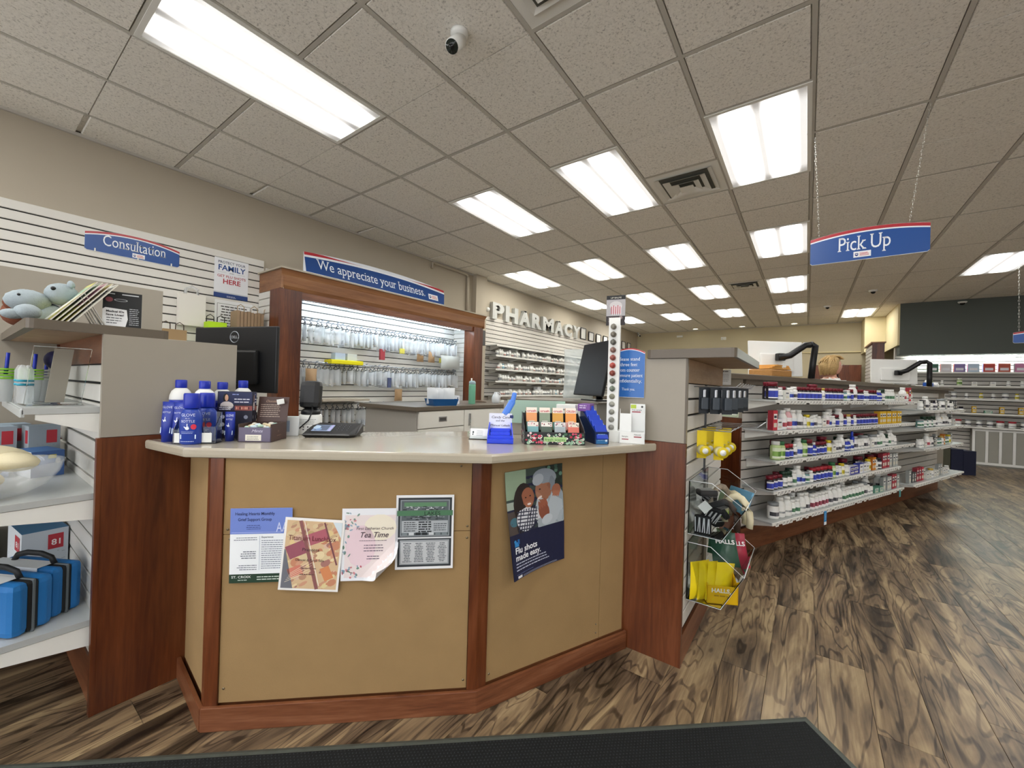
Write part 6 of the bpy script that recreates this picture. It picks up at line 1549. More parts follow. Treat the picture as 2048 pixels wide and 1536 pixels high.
bagrow('upper', 1.925, (2.12, 4.70), step=.056); bagrow('middle', 1.455, (2.12, 4.70), step=.056); bagrow('lower', .975, (2.45, 3.40), step=.06)
for z_, a_, b_, nm in ((1.945, 2.10, 4.74, 'upper'), (1.475, 2.10, 4.74, 'middle'), (.995, 2.5, 3.35, 'lower')):
    q = MB(); q.cyl((XB, a_, z_), (XB, b_, z_), .008, metal_m, 8)
    for y_ in (a_+.2, (a_+b_)/2, b_-.2): q.cyl((XW+.017, y_, z_), (XB, y_, z_), .007, metal_m, 6)
    tag(q.build('hanging_rail'), f'steel rail carrying the {nm} row of medicine bags', 'rail')
kb = bagmesh(.13, .26, .07, kraft_m, 5, 9); kb.v = [(v[0], v[1], v[2]-.13) for v in kb.v]; kp = kb.build('kraft_bag'); ku = False
for k, (y_, z_, x_, lb) in enumerate(((2.36, 1.27, .20, 'long brown paper bag hanging behind the barcode scanner'), (3.99, 1.66, .13, 'brown paper bag low in the upper row by the middle'), (4.18, 1.66, .16, 'second brown paper bag beside the first in upper row'), (4.62, 1.60, .12, 'small brown paper bag at the far end of upper row'), (3.62, 1.10, .13, 'crumpled brown paper bag below the middle row'))):
    o = kp if k == 0 else kp.copy()
    if k: COL.objects.link(o)
    place(o, (XW+x_, y_, z_), R(90)); tag(o, lb, 'bag', 'brown paper bags among the medicine bags')
    if k: o.scale = (1, .8, .62)
t = boxitem('red_box', 'slim red carton hanging in the upper bag row', 'carton', (.07, .03, .14), '#a83a42', '#8c2c34'); place(t, (XW+.18, 3.30, 1.56), R(90))
t = boxitem('navy_box', 'slim navy carton hanging in the middle bag row', 'carton', (.055, .03, .13), '#4a5478', '#3c4464'); place(t, (XW+.18, 3.42, 1.20), R(90))
q = MB(); q.bbox((0, 0, 0), (.16, .42, .05), mat('neon_yellow_tray', '#e8dc10', .4), .008); o = q.build('yellow_tray'); place(o, (XW+.13, 2.80, 1.495)); tag(o, 'bright yellow plastic tray fixed between the two bag rows', 'tray')
q = MB(); q.bbox((0, 0, .04), (.09, .13, .08), mat('pale_blue_box', '#aebcd2', .5), .003); o = q.build('slip_box'); place(o, (XW+.13, 2.72, 1.522)); tag(o, 'pale blue box standing in the yellow tray', 'box')
q = MB(); q.bbox((0, 0, .04), (.08, .13, .08), mat('pale_grey_box', '#c2c6c4', .5), .003); o = q.build('slip_box'); place(o, (XW+.13, 2.88, 1.522)); tag(o, 'grey white box standing in the yellow tray', 'box')
for k, (y_, z_) in enumerate(((3.62, 1.70), (4.36, 1.62))):
    q = MB(); q.bbox((0, 0, 0), (.03, .07, .07), mat('soft_yellow', '#d8cf5a', .5), .006); o = q.build('yellow_packet'); place(o, (XW+.18, y_, z_)); tag(o, f'yellow packet inside a bag of the upper row, {("nearer", "farther")[k]} of two', 'packet')
q = MB(); q.span((XW+.017, 2.45, 1.035), (XW+.30, 3.05, 1.06), wall_m); tag(q.build('wall_shelf'), 'short pale shelf above the lower row of bags', 'shelf')
q = bagmesh(.42, .20, .08, mat('milky_film_large', '#d4dad6', .3, alpha=.8), 7, 8); o = q.build('plastic_bag'); place(o, (XW+.24, 4.50, 1.50), R(90)); tag(o, 'big milky plastic bag at the far end of the frame', 'bag')

# ---------------------------------------------------------------- paper bags on the left slat wall
t = thing('paper_bag', 'white paper carrier bag hanging on the slat wall', 'bag', (XW+.05, 1.30, 1.74), 0)
q = MB(); q.bbox((0, 0, .145), (.06, .205, .29), mat('white_paper', '#e6e3da', .7), .003); q.build('body', t)
q = MB(); q.tube([(0, -.04, .29), (0, -.035, .335), (0, 0, .35), (0, .035, .335), (0, .04, .29)], .004, whitecard, 5); q.build('handle', t)
q = MB(); q.tube([(0, -.05, .0), (.01, -.045, .05), (.01, 0, .075), (.01, .045, .05), (0, .05, .0)], .012, clear_m, 6); o = q.build('plastic_hook'); place(o, (XW+.04, 1.30, 2.03)); tag(o, 'clear plastic hook above the white paper bag', 'hook')
def carrier(label, c, w_, d_, h_, col, handle, n=1, name='paper_bag'):
    t = thing(name, label, 'bag', c); q = MB()
    for k in range(n): q.bbox((0, (k-(n-1)/2)*d_/n, h_/2), (w_, d_/n*.86, h_*(1-.03*(k % 3))), mat(col[0], col[1], .7), .002)
    q.build('body', t) if n == 1 else q.build('folded_body', t)
    for k in range(2 if n == 1 else 3):
        q = MB(); y_ = (k-.5)*d_*.5; hm = mat(handle[0], handle[1], .6); q.tube([(w_*.0, y_-.03, h_), (w_*.0, y_-.028, h_+.05), (0, y_, h_+.07), (0, y_+.028, h_+.05), (0, y_+.03, h_)], .004, hm, 5); q.build('handle', t)
    return t
q = MB(); q.span((XW+.017, .95, 1.555), (XW+.33, 1.88, 1.58), white_m); tag(q.build('wall_shelf'), 'white shelf on the slat wall carrying the paper bags', 'shelf')
carrier('brown paper carrier bag with dark handles beside the grey canopy', (XW+.20, 1.13, 1.58), .14, .19, .095, ('kraft_brown', '#a08560'), ('dark_twine', '#4a3c30'))
carrier('neon green paper bag with black handles above the monitor', (XW+.18, 1.45, 1.58), .12, .17, .205, ('neon_green_paper', '#b4e01c'), ('black_twine', '#26262a'))
carrier('row of upright folded brown paper bags beside the wooden frame', (XW+.18, 1.715, 1.58), .16, .24, .34, ('kraft_fold', '#9c8468'), ('kraft_twine', '#b09a78'), 8)

# ---------------------------------------------------------------- pharmacy stock bottles on the wall shelves
SH = [(1.985, 5.62, 10.2), (1.80, 5.60, 12.5), (1.56, 5.60, 12.5), (1.345, 5.60, 12.5), (1.09, 5.60, 12.5)]
for k, (z, a_, b_) in enumerate(SH):
    t = thing('wall_shelf', f'long grey pharmacy shelf, {ordn(k)} from the top under the metal letters', 'shelf', (0, 0, 0), 0, 'pharmacy wall shelves')
    q = MB(); q.span((XW+.018, a_, z-.014), (-4.42, b_, z), shelf_m); q.span((-4.42, a_, z-.022), (-4.412, b_, z+.004), white_m); q.build('board', t)
    y_ = a_+.1
    while y_ < b_: q = MB(); q.extr([(XW+.018, y_, z-.015), (-4.43, y_, z-.015), (-4.43, y_, z-.03), (XW+.018, y_, z-.09)], (0, .01, 0), white_m); q.build('bracket', t); y_ += .61
def stockb(r_, h_, capc, lab):
    q = MB(); q.lathe([(r_, 0), (r_, h_*.74), (r_*.72, h_*.82)], wpl, 8); q.lathe([(r_*.78, h_*.82), (r_*.78, h_)], capc, 8); q.lathe([(r_*1.02, h_*.18), (r_*1.02, h_*.55)], lab, 8); return q.build('stock_bottle')
lb1 = mat('grey_print_label', '#8f9294', .5); lb2 = mat('pale_print_label', '#c4c2bc', .5); lb3 = mat('dusty_rose_label', '#b08c84', .5)
sp = [stockb(.031, .092, wpl, lb1), stockb(.036, .115, wpl, lb2), stockb(.030, .08, wpl, lb3), stockb(.034, .13, wpl, lb1), stockb(.028, .10, mat('light_blue_cap', '#7fb4c8', .4), mat('light_blue_label', '#86b6c8', .5))]
su = [False]*5; SN = ['first', 'second', 'third', 'fourth']
for row, (z, a_, b_) in enumerate(SH[1:]):
    y_ = 5.68+.05*row; k = 0
    while y_ < (9.4 if row < 3 else 8.9) and k < 52:
        b2 = random.choices(range(5), (5, 5, 4, 1, .35))[0]; loc = (-4.455-random.uniform(0, .02), y_, z)
        lab = f'small white stock bottle, {ordn(k)} from the near end of the {SN[row]} filled wall shelf'
        if not su[b2]: su[b2] = True; o = sp[b2]
        else: o = sp[b2].copy(); COL.objects.link(o)
        place(o, loc); tag(o, lab, 'bottle', f'stock bottles on the {SN[row]} filled wall shelf'); k += 1; y_ += random.uniform(.066, .085) if random.random() < .93 else .14
for k in range(5):
    if not su[k]: bpy.data.objects.remove(sp[k])
t = boxitem('plastic_canister', 'tall white canister among bottles on the lowest wall shelf', 'canister', (.12, .10, .17), '#e6e8ea'); place(t, (-4.50, 7.25, 1.09) if False else (-4.56, 7.2, 1.09), R(90))
t = thing('wall_phone', 'dark wall phone with white cord beside the wooden frame', 'phone', (XW+.10, 5.35, 1.98)); q = MB(); q.bbox((.02, 0, .10), (.05, .16, .26), dgrey_m, .006); q.build('body', t); q = MB(); q.bbox((.055, -.05, .10), (.03, .05, .22), wpl, .01); q.build('handset', t)
q = MB(); q.tube([(.05, -.05, 0), (.07, -.07, -.15), (.05, -.04, -.22), (.06, -.06, -.35)], .006, wpl, 5); q.build('cord', t)
t = thing('wall_sensor', 'small pale sensor on the wall beside the metal letters', 'sensor', (XW+.0, 5.60, 2.62)); q = MB(); q.sph((.035, 0, 0), .04, wpl, 10, 8); q.build('shell', t); q = MB(); q.cyl((.0, 0, 0), (.02, 0, 0), .03, wpl, 10); q.build('mount', t)

# ---------------------------------------------------------------- things standing on the gondola counter
def arm(t, pts):
    q = MB(); q.tube(pts, .028, black_m, 8); q.build('arm', t)
ZG = 1.416
t = monitor('white backed monitor on black arm behind the right end unit', (-.25, 4.60, 1.60), R(38), R(-4), .52, .33, wpl, False, None)
Pm = lambda p: (Matrix.Rotation(-R(38), 3, 'Z') @ (Vector(p)-Vector((-.25, 4.60, 1.60))))
q = MB(); q.bbox(Pm((-.205, 4.535, 1.61)), (.07, .06, .07), black_m, .012); q.build('mount_head', t)
q = MB(); q.tube([Pm((-.21, 4.50, 1.60)), Pm((-.13, 4.50, 1.62)), Pm((-.02, 4.55, 1.715)), Pm((.02, 4.58, 1.72))], .028, black_m, 8); q.build('arm', t)
q = MB(); q.tube([Pm((.02, 4.58, 1.73)), Pm((.055, 4.60, 1.71)), Pm((.04, 4.60, 1.55)), Pm((.03, 4.60, 1.416))], .026, black_m, 8); q.build('post', t)
t = monitor('white backed monitor on black arm farther along the gondola', (.98, 7.75, 1.62), R(28), R(-3), .58, .34, wpl, False, None)
Pm = lambda p: (Matrix.Rotation(-R(28), 3, 'Z') @ (Vector(p)-Vector((.98, 7.75, 1.62))))
q = MB(); q.bbox(Pm((1.02, 7.68, 1.60)), (.07, .06, .07), black_m, .012); q.build('mount_head', t)
q = MB(); q.tube([Pm((1.03, 7.64, 1.60)), Pm((1.10, 7.64, 1.63)), Pm((1.24, 7.70, 1.745)), Pm((1.29, 7.72, 1.75))], .03, black_m, 8); q.build('arm', t)
q = MB(); q.tube([Pm((1.29, 7.72, 1.76)), Pm((1.335, 7.74, 1.73)), Pm((1.335, 7.74, 1.55)), Pm((1.335, 7.74, 1.416))], .028, black_m, 8); q.build('post', t)
t = thing('paper_basket', 'tan wicker style basket of folders below the black arm', 'basket', tuple(G(.42, -.12, ZG)), ga)
q = MB(); tanb = mat('tan_wicker', '#c08a48', .6, noise=.25, nscale=60); q.bbox((0, 0, .032), (.34, .20, .064), mat('tan_wicker_side', '#a97a42', .6, noise=.25, nscale=60), .012); q.build('tray', t)
for k in range(4): q = MB(); q.bbox((.01*k, 0, .072+.010*k), (.30-.02*k, .18, .009), mat('manila_folder', '#d49c50', .6), .002, rz=.06*k-.1); q.build('folder', t)
q = MB(); q.box((.05, -.09, .095), (.06, .002, .045), whitecard, rot=Matrix.Rotation(.4, 3, 'Y')); q.build('paper_tag', t)
t = thing('tape_dispenser', 'blue plastic dispenser near the far end of the gondola top', 'dispenser', tuple(G(4.72, -.15, ZG)), ga); q = MB(); q.bbox((0, 0, .035), (.16, .08, .07), mat('medium_blue_plastic', '#2a5cb8', .35), .012); q.cyl((.0, -.03, .07), (0, .03, .07), .035, wpl, 12); q.build('body', t)
q = MB(); q.bbox((0, 0, .09), (.20, .03, .18), mat('white_tray_rear', '#dfe0dc', .5), .004, rot=Matrix.Rotation(.3, 3, 'Y')); o = q.build('document_tray'); place(o, tuple(G(4.45, -.25, ZG)), ga); tag(o, 'white upright document tray beside the far monitor arm', 'tray')
for k in range(2): q = MB(); q.lathe([(.03, 0), (.03, .05), (.02, .06), (.02, .075)], wpl, 12); o = q.build('pill_jar'); place(o, tuple(G(4.86+.08*k, -.10-.05*k, ZG))); tag(o, f'small white jar at the far end of the gondola top, {ordn(k)} one', 'jar')
# blue waste bin on the floor past the gondola
t = thing('storage_crate', 'dark navy floor display crate past the end of the gondola', 'crate', (2.08, 10.05, 0), R(20)); q = MB(); nv = mat('navy_board', '#1a2038', .5)
q.span((-.16, -.15, 0), (.0, .15, .42), nv); q.span((.005, -.15, 0), (.17, .15, .40), nv); q.build('body', t); q = MB(); q.span((-.40, -.15, 0), (-.17, .14, .55), mat('olive_board', '#4a4a3c', .6)); q.build('side_bin', t)

# ---------------------------------------------------------------- far shelves under the charcoal soffit
FY = 11.738; far = []
FS = [(1.78, 'first'), (1.52, 'second'), (1.27, 'third'), (1.00, 'fourth'), (.74, 'fifth')]
for z, nm in FS:
    t = thing('wall_shelf', f'{nm} shelf down on the far slat wall under the charcoal soffit', 'shelf', (0, 0, 0), 0, 'far wall shelves')
    q = MB(); q.span((1.75, FY-.30, z-.014), (4.6, FY-.016, z), shelf_m); q.span((1.75, FY-.31, z-.03), (4.6, FY-.30, z), white_m); q.build('board', t)
FK = [['bk', 'Gr'], ['ww', 'GG', 'Ww'], ['DB', 'ye', 'wk', 'Ww', 'WG'], ['DB', 'Y', 'ye', 'Tg', 'Ww'], ['WG', 'RW', 'WG', 'WG']]
cols2 = ['#3c6a58', '#d8d4d8', '#8a7ab0', '#b8cce0', '#c04a40', '#c0604c', '#d088b0', '#7a88c0', '#d8b8c8', '#4a4a4c']
for row, (z, nm) in enumerate(FS):
    x = 1.95; k = 0
    while x < 3.7:
        if row == 0:
            t = boxitem('medicine_carton', f'colourful carton on the first far shelf, {ordn(k)} from its near post', 'carton', (.15, .06, .16), cols2[k % 10], cols2[(k+3) % 10], None, lambda s, w_, h: s.rect(w_*.15, h*.2, w_*.7, h*.3, '#e8e8ee', 1), 'cartons on the first far shelf'); place(t, (x+.08, FY-.22, z)); x += random.uniform(.17, .21)
        else:
            kk = random.choice(FK[row]); put(kk, (x+.05, FY-.22, z+.0015), 0, f'{KINDS[kk][0] if kk in KINDS else CART[kk][0]}, {ordn(k)} along the {nm} far shelf', 'goods on the far wall shelves')
            o = [o_ for o_ in (bpy.context.scene.objects[-1],)][0]
            x += random.uniform(.13, .24) if row < 4 else random.uniform(.12, .15)
        k += 1
t = thing('louvred_cabinet', 'low white cabinet with grey vertical panels along the far wall', 'cabinet', (0, 0, 0)); y_ = 11.50
q = MB(); q.span((2.60, y_, .0), (4.5, 11.70, .69), mat('grey_panel_core', '#8c8c84', .6)); q.build('core', t)
q = MB(); q.span((2.58, y_-.02, .03), (4.5, y_, .075), wpl); q.build('bottom_rail', t)
q = MB(); q.span((2.58, y_-.02, .66), (4.5, y_, .70), wpl); q.build('top_rail', t)
for k in range(12):
    x = 2.60+.17*k; q = MB(); q.span((x-.018, y_-.02, .076), (x+.018, y_, .659), wpl); q.build('stile', t)
    q = MB(); q.span((x+.022, y_-.012, .08), (x+.148, y_-.002, .655), mat('grey_perforated_panel', '#9c9b92', .6, noise=.1, nscale=200)); q.build('panel', t)

# ---------------------------------------------------------------- ceiling fixtures
t = thing('security_camera', 'white bullet security camera hanging from a ceiling tile', 'camera', (-1.54, 1.56, ZC))
q = MB(); q.lathe([(.048, 0), (.048, -.012), (.044, -.020), (.030, -.028)][::-1], wpl, 20); q.build('mount', t)
d = (Vector((.25, -.95, -.75))).normalized(); c0 = Vector((0, 0, -.045)); d = Vector((.18, -.62, -.77)).normalized()
q = MB(); q.sph(tuple(c0), .034, wpl, 14, 10); q.build('joint', t)
q = MB(); q.cyl(c0-d*.015, c0+d*.115, .034, wpl, 18, .037); q.build('barrel', t)
q = MB(); q.cyl(c0+d*.116, c0+d*.121, .033, mat('dark_lens', '#1d2420', .15), 18); q.cyl(c0+d*.1205, c0+d*.123, .013, blackg_m, 14); q.build('lens', t)
def dome(label, loc):
    t = thing('dome_camera', label, 'camera', loc); q = MB(); q.lathe([(.05, -.03), (.062, -.018), (.065, 0)], wpl, 18); q.build('base', t); q = MB(); q.sph((0, 0, -.03), .036, blackg_m, 12, 8); q.build('lens', t)
dome('small dome camera on the ceiling near the yellow soffit', (.32, 10.9, ZC)); dome('small flush ceiling sensor farther along the shop ceiling', (.92, 9.6, ZC)); dome('small dome camera in the corner of the charcoal soffit', (2.35, 11.20, ZC-.05))
t = thing('security_camera', 'small camera in the far corner beside the back wall', 'camera', (XW+.05, 13.45, ZC-.10)); q = MB(); q.span((0, -.03, .04), (.06, .03, .10), wpl); q.build('mount', t); q = MB(); q.cyl((.03, 0, .03), (.12, -.12, -.02), .035, wpl, 12); q.sph((.13, -.13, -.026), .028, blackg_m, 8, 6); q.build('barrel', t)
t = thing('emergency_light', 'small white emergency light on the back wall', 'light', (-2.05, Y1-.03, 2.86)); q = MB(); q.bbox((0, 0, 0), (.14, .05, .09), wpl, .01); q.build('housing', t); q = MB(); q.sph((.0, -.03, -.01), .035, mat('clear_cover', '#e8e8e0', .2), 10, 8); q.build('lamp_head', t)
t = thing('emergency_light', 'second tiny white fixture high on the back wall', 'light', (-3.30, Y1-.03, 2.98)); q = MB(); q.bbox((0, 0, 0), (.18, .04, .06), wpl, .01); q.build('housing', t)

# ---------------------------------------------------------------- entrance mat
t = thing('floor_mat', 'black ribbed entrance mat with grey green rubber border', 'mat', (0, 0, 0))
p1 = Vector((.024, 2.007, 0)); p0 = Vector((-2.09, .121, 0)); e1 = (p0-p1).normalized(); e2 = Vector((.75, -.66, 0)).normalized()*1
e2 = Vector((-e1.y, e1.x, 0));  e2 = e2 if e2.y < 0 else -e2
rub = mat('grey_green_rubber', '#4c524c', .6, noise=.25, nscale=40)
q = MB(); P = lambda a, b_, z: tuple(p1+e1*a+e2*b_+Vector((0, 0, z)))
LM, WM = 4.2, 1.8
vs = [P(0, 0, 0), P(LM, 0, 0), P(LM, WM, 0), P(0, WM, 0), P(.015, .015, .006), P(LM-.015, .015, .006), P(LM-.015, WM-.015, .006), P(.015, WM-.015, .006)]
ma_ = math.atan2(e1.y, e1.x)
q.add(vs, [(0,1,5,4), (1,2,6,5), (2,3,7,6), (3,0,4,7), (4,5,6,7)], rub); q.add([], [], rub)
me_ = q; o = q.build('rubber_border', t)
bm_ = bmesh.new(); bm_.from_mesh(o.data); bmesh.ops.recalc_face_normals(bm_, faces=bm_.faces); bm_.to_mesh(o.data); bm_.free()
pile = mat('black_carpet_pile', '#0e1112', .9, bump=.6, bscale=500)
q = MB(); q.box(p1+e1*(LM/2)+e2*(WM/2)+Vector((0, 0, .0065)), (LM-.06, WM-.06, .005), pile, ma_); q.build('pile', t)
q = MB(); rr_ = random.Random(4)
nx, ny = 240, 60
for i in range(nx):
    for j in range(ny):
        a_ = .035+(i+.5*(j % 2))*(1.9/nx)*1.5; b_ = .035+j*.0115
        if a_ > LM-.04 or b_ > WM-.05: continue
        cx = p1+e1*a_+e2*b_; h_ = .0025; s1, s2 = .0042, .0030; u1 = (e1+e2*.6).normalized(); u2 = Vector((-u1.y, u1.x, 0))
        q.add([cx+u1*s1+Vector((0,0,.009)), cx+u2*s2+Vector((0,0,.009)), cx-u1*s1+Vector((0,0,.009)), cx-u2*s2+Vector((0,0,.009)), cx+Vector((0,0,.009+h_))], [(0,1,4),(1,2,4),(2,3,4),(3,0,4)], mat('mat_nub', '#14181a', .75))
q.build('nubs', t, kind='stuff')
bm_ = bmesh.new(); o = bpy.data.objects['nubs']; bm_.from_mesh(o.data); 
for f_ in bm_.faces:
    if f_.normal.z < 0: f_.normal_flip()
bm_.to_mesh(o.data); bm_.free()

# ---------------------------------------------------------------- goods on the left end unit
def kit_case(label, c, rz, d_=.145):
    t = thing('first_aid_case', label, 'case', c, rz, 'blue first aid cases on the bottom shelf'); w_, h_ = .30, .185
    bf = mat('blue_case_fabric', '#1c6cae', .55, bump=.2, bscale=300); bz = mat('black_zip', '#121416', .6)
    q = MB(); hd_ = (d_-.022)/2; q.bbox((0, -.011-hd_/2, h_/2), (w_, hd_, h_), bf, .024); q.bbox((0, .011+hd_/2, h_/2), (w_, hd_, h_), bf, .024); q.build('shell', t)
    q = MB(); q.bbox((0, 0, h_/2), (w_-.004, .034, h_-.004), bz, .012); q.bbox((0, 0, h_/2), (w_+.003, .008, h_+.003), mat('grey_zip', '#5c6468', .5), .004); q.build('zip_band', t)
    q = MB(); q.tube([(-.09, 0, h_-.002), (-.075, 0, h_+.022), (-.03, 0, h_+.034), (.03, 0, h_+.034), (.075, 0, h_+.022), (.09, 0, h_-.002)], .011, bz, 8, .7); q.build('handle', t)
    s = Sheet(w_*.80, h_, '#e6ebee'); r_ = random.Random(5)
    for k in range(60): s.rect(r_.uniform(.01, w_*.76), r_.uniform(.01, h_*.9), r_.uniform(.003, .012), .002, '#8a949a', 1)
    for k in range(12): s.disc(r_.uniform(.02, w_*.74), r_.uniform(.02, h_*.8), .007, .005, '#c4ccd2', 1, 8)
    s.rect(w_*.80-.040, h_-.050, .026, .030, '#c23648', 2); s.text('101', w_*.80-.037, h_-.038, .012, '#f2e6e6', 3, width=.02, bold=.02); s.rect(w_*.80-.075, h_-.05, .028, .026, '#9cc4d8', 2)
    mb = MB(); s.build(planar((-w_*.52, -d_/2-.0015, 0), (1,0,0), (0,0,1)), mb); mb.span((-w_*.52, -d_/2-.001, h_), (w_*.28, d_/2*.2, h_+.0015), mat('white_sleeve', '#e2e7ea', .5)); mb.build('card_sleeve', t)
kit_case('blue zipped first aid case in front, with printed white sleeve', (-2.346, .118, .3515), R(30), .120); kit_case('blue zipped first aid case standing behind the first one', (-2.425, .209, .3515), R(30), .098)
def kitdeco(col, num):
    def f(s, w_, h):
        r_ = random.Random(8)
        for k in range(30): s.rect(r_.uniform(.005, w_*.9), r_.uniform(.01, h*.6), r_.uniform(.004, .014), .002, '#8f989c', 1)
        s.rect(w_*.55, h*.60, w_*.34, h*.30, '#b8323e', 2)
        if num: s.text(num, w_*.72, h*.68, h*.16, '#f4ecea', 3, width=w_*.2, align='c', bold=.02)
        s.disc(w_*.25, h*.3, w_*.05, h*.06, '#3c4448', 2)
    return f
t = boxitem('first_aid_box', 'large white first aid box with red number square behind the cases', 'box', (.26, .14, .22), '#dfe5ea', '#c8d0d8', '#4a7fa8', kitdeco(0, '81')); place(t, (-2.86, .255, .351), R(5))
t = boxitem('first_aid_box', 'second white box with red and blue print beside the large one', 'box', (.16, .12, .17), '#d8dfe6', '#c4ccd6', '#4a7fa8', kitdeco(0, '')); place(t, (-3.10, .08, .351), R(5))
t = boxitem('test_kit_box', 'blue and white kit box behind the bowl, the one nearer the slats', 'box', (.17, .10, .11), '#dfe4ea', '#3a5c94', '#3d6aa0', lambda s, w_, h: (s.lines(w_*.1, h*.8, w_*.45, 1, .01, .008, '#2c3a5c', .1), s.disc(w_*.8, h*.6, w_*.08, h*.12, '#9aa2ac', 2), s.rect(w_*.5, h*.7, w_*.25, h*.15, '#b0a85a', 2))); place(t, (-2.73, .24, .826), R(12))
t = boxitem('test_kit_box', 'blue and white kit box behind the bowl, the one farther left', 'box', (.17, .10, .11), '#dfe4ea', '#3a5c94', '#3d6aa0', lambda s, w_, h: (s.lines(w_*.1, h*.8, w_*.45, 1, .01, .008, '#2c3a5c', .1), s.disc(w_*.8, h*.6, w_*.08, h*.12, '#9aa2ac', 2), s.rect(w_*.5, h*.7, w_*.25, h*.15, '#b0a85a', 2))); place(t, (-2.82, .09, .826), R(12))
for k, (x, y) in enumerate(((-2.95, .13), (-2.92, .26), (-3.07, .18))):
    t = boxitem('small_kit_box', f'upright pale kit box with red square on the middle shelf, {ordn(k)} from the right', 'box', (.10, .10, .20), ['#ccd4da', '#a8b2ba', '#c4ccd2'][k], '#97a2aa', '#9fb4c4', kitdeco(0, '')); place(t, (x, y, .826), R(8))
def fuzz(q, c, r_, mt_, sc3=(1, 1, 1), seed=0):
    n0 = len(q.v); q.sph(c, r_, mt_, 22, 14, sc3); rnd = random.Random(seed)
    for i in range(n0, len(q.v)):
        v = Vector(q.v[i]); d = (v-Vector(c)); q.v[i] = tuple(Vector(c)+d*(1+.05*(rnd.random()-.5)))
# clear bowl with beige cosmetic bags
t = thing('plastic_bowl', 'clear plastic bowl filled with cream cloth pouches', 'bowl', (-2.335, .085, .826)); t.scale = (1.12, 1.12, 1.05)
q = MB(); prof = [(.055, 0), (.085, .006), (.125, .035), (.152, .075), (.165, .115), (.168, .115), (.155, .073), (.128, .032), (.086, .009), (.0, .004)]
q.lathe(prof, mat('bowl_plastic', '#eef2f2', .06, alpha=.22), 28); q.build('bowl', t)
cloth = mat('cream_cotton', '#d9cfae', .85, bump=.3, bscale=200)
for k, (dx, dy, rz, ry) in enumerate(((.03, -.035, .2, .1), (-.05, -.02, -.3, -.15), (.01, .05, .1, .0), (-.02, .02, .9, .2))):
    q = MB(); fuzz(q, (0, 0, 0), .085, cloth, (1.05, .72, .42), k+11); o = q.build('cloth_pouch'); o.location = (-2.335+dx, .085+dy, .905+.022*k); o.rotation_euler = (R(-12), ry, rz+R(25)); tag(o, f'cream cloth pouch lying in the clear bowl, {ordn(k)} from its front', 'pouch', 'cloth pouches in the bowl')
s = Sheet(.062, .042, '#e8ecec'); s.rect(.003, .003, .056, .036, '#f2f5f5', 1); s.text('Makeup', .031, .024, .009, '#555a5a', 3, width=.034, align='c'); s.text('Remover', .031, .010, .010, '#555a5a', 3, width=.042, align='c')
mb = MB(); mb.box((.031, .003, .021), (.072, .004, .052), mat('tan_tag_card', '#8d7a5c', .7)); s.build(planar((0, 0, 0), (1,0,0), (0,0,1)), mb); o = mb.build('bowl_tag'); o.location = (-2.325, -.088, .862); o.rotation_euler = (R(-28), R(-14), R(14)); tag(o, 'white tag on tan card hanging on the front of the bowl', 'tag')
# top shelf: cups, toothbrush tubes, easel
for k, (x, y, c, mt_) in enumerate(((-2.62, .20, 'cup with green lid', mat('lime_lid', '#8ac43c', .4)), (-2.70, .24, 'white ribbed cup', wpl), (-2.66, .13, 'cup with green band', MATS['lime_lid']))):
    t = thing('drinking_cup', f'clear tapered {c} on the upper shelf', 'cup', (x, y, 1.151), 0); q = MB(); q.lathe([(.024, 0), (.033, .11), (.034, .112)], frost_m, 16)
    for j in range(4): q.lathe([(.0345, .092+.012*j), (.0365, .096+.012*j), (.0345, .100+.012*j)], mt_, 16)
    q.build('body', t)
    for j in range(3): q = MB(); q.cyl((.01*j-.01, .005, .10), (.012*j-.012, .01, .20), .006, [MATS['yellow_plastic'], mat('deep_green', '#1e4030', .4), bluecap][j], 8); q.build('straw', t)
for k in range(4):
    t = thing('brush_tube', f'clear tube with teal band on the upper shelf, {ordn(k)} from the shelf edge', 'tube', (-2.44-.055*k, .165+.02*(k % 2), 1.151), 0, 'clear teal banded tubes'); q = MB(); q.lathe([(.014, 0), (.014, .13), (.006, .15)], clear_m, 12); q.build('body', t)
    q = MB(); q.lathe([(.0148, .07), (.0148, .078)], mat('teal_band', '#2f9ab4', .4), 12); q.lathe([(.0148, .085), (.0148, .093)], MATS['teal_band'], 12); q.build('teal_ring', t)
q = MB(); q.sph((-2.66, .27, 1.33), .05, mat('dark_violet_foam', '#1c1a4a', .6), 12, 8, (1, .7, .8)); q.cyl((-2.66, .27, 1.152), (-2.66, .27, 1.30), .010, MATS['dark_violet_foam'], 8); tag(q.build('sponge_brush'), 'dark violet round brush standing behind the cups', 'brush')
t = thing('sign_easel', 'clear acrylic easel with grey card leaning on the upper shelf', 'easel', (-2.33, .235, 1.151), R(8))
q = MB(); M = Matrix.Rotation(R(24), 3, 'Y'); q.box(M @ Vector((0, 0, .12)), (.006, .15, .235), acr_m, rot=M); q.box(Vector((-.02, 0, .003)), (.10, .15, .005), acr_m); q.build('stand', t)
q = MB(); q.box(M @ Vector((.006, 0, .125)), (.003, .05, .22), mat('grey_card', '#9d988c', .6), rot=M); q.build('card', t)
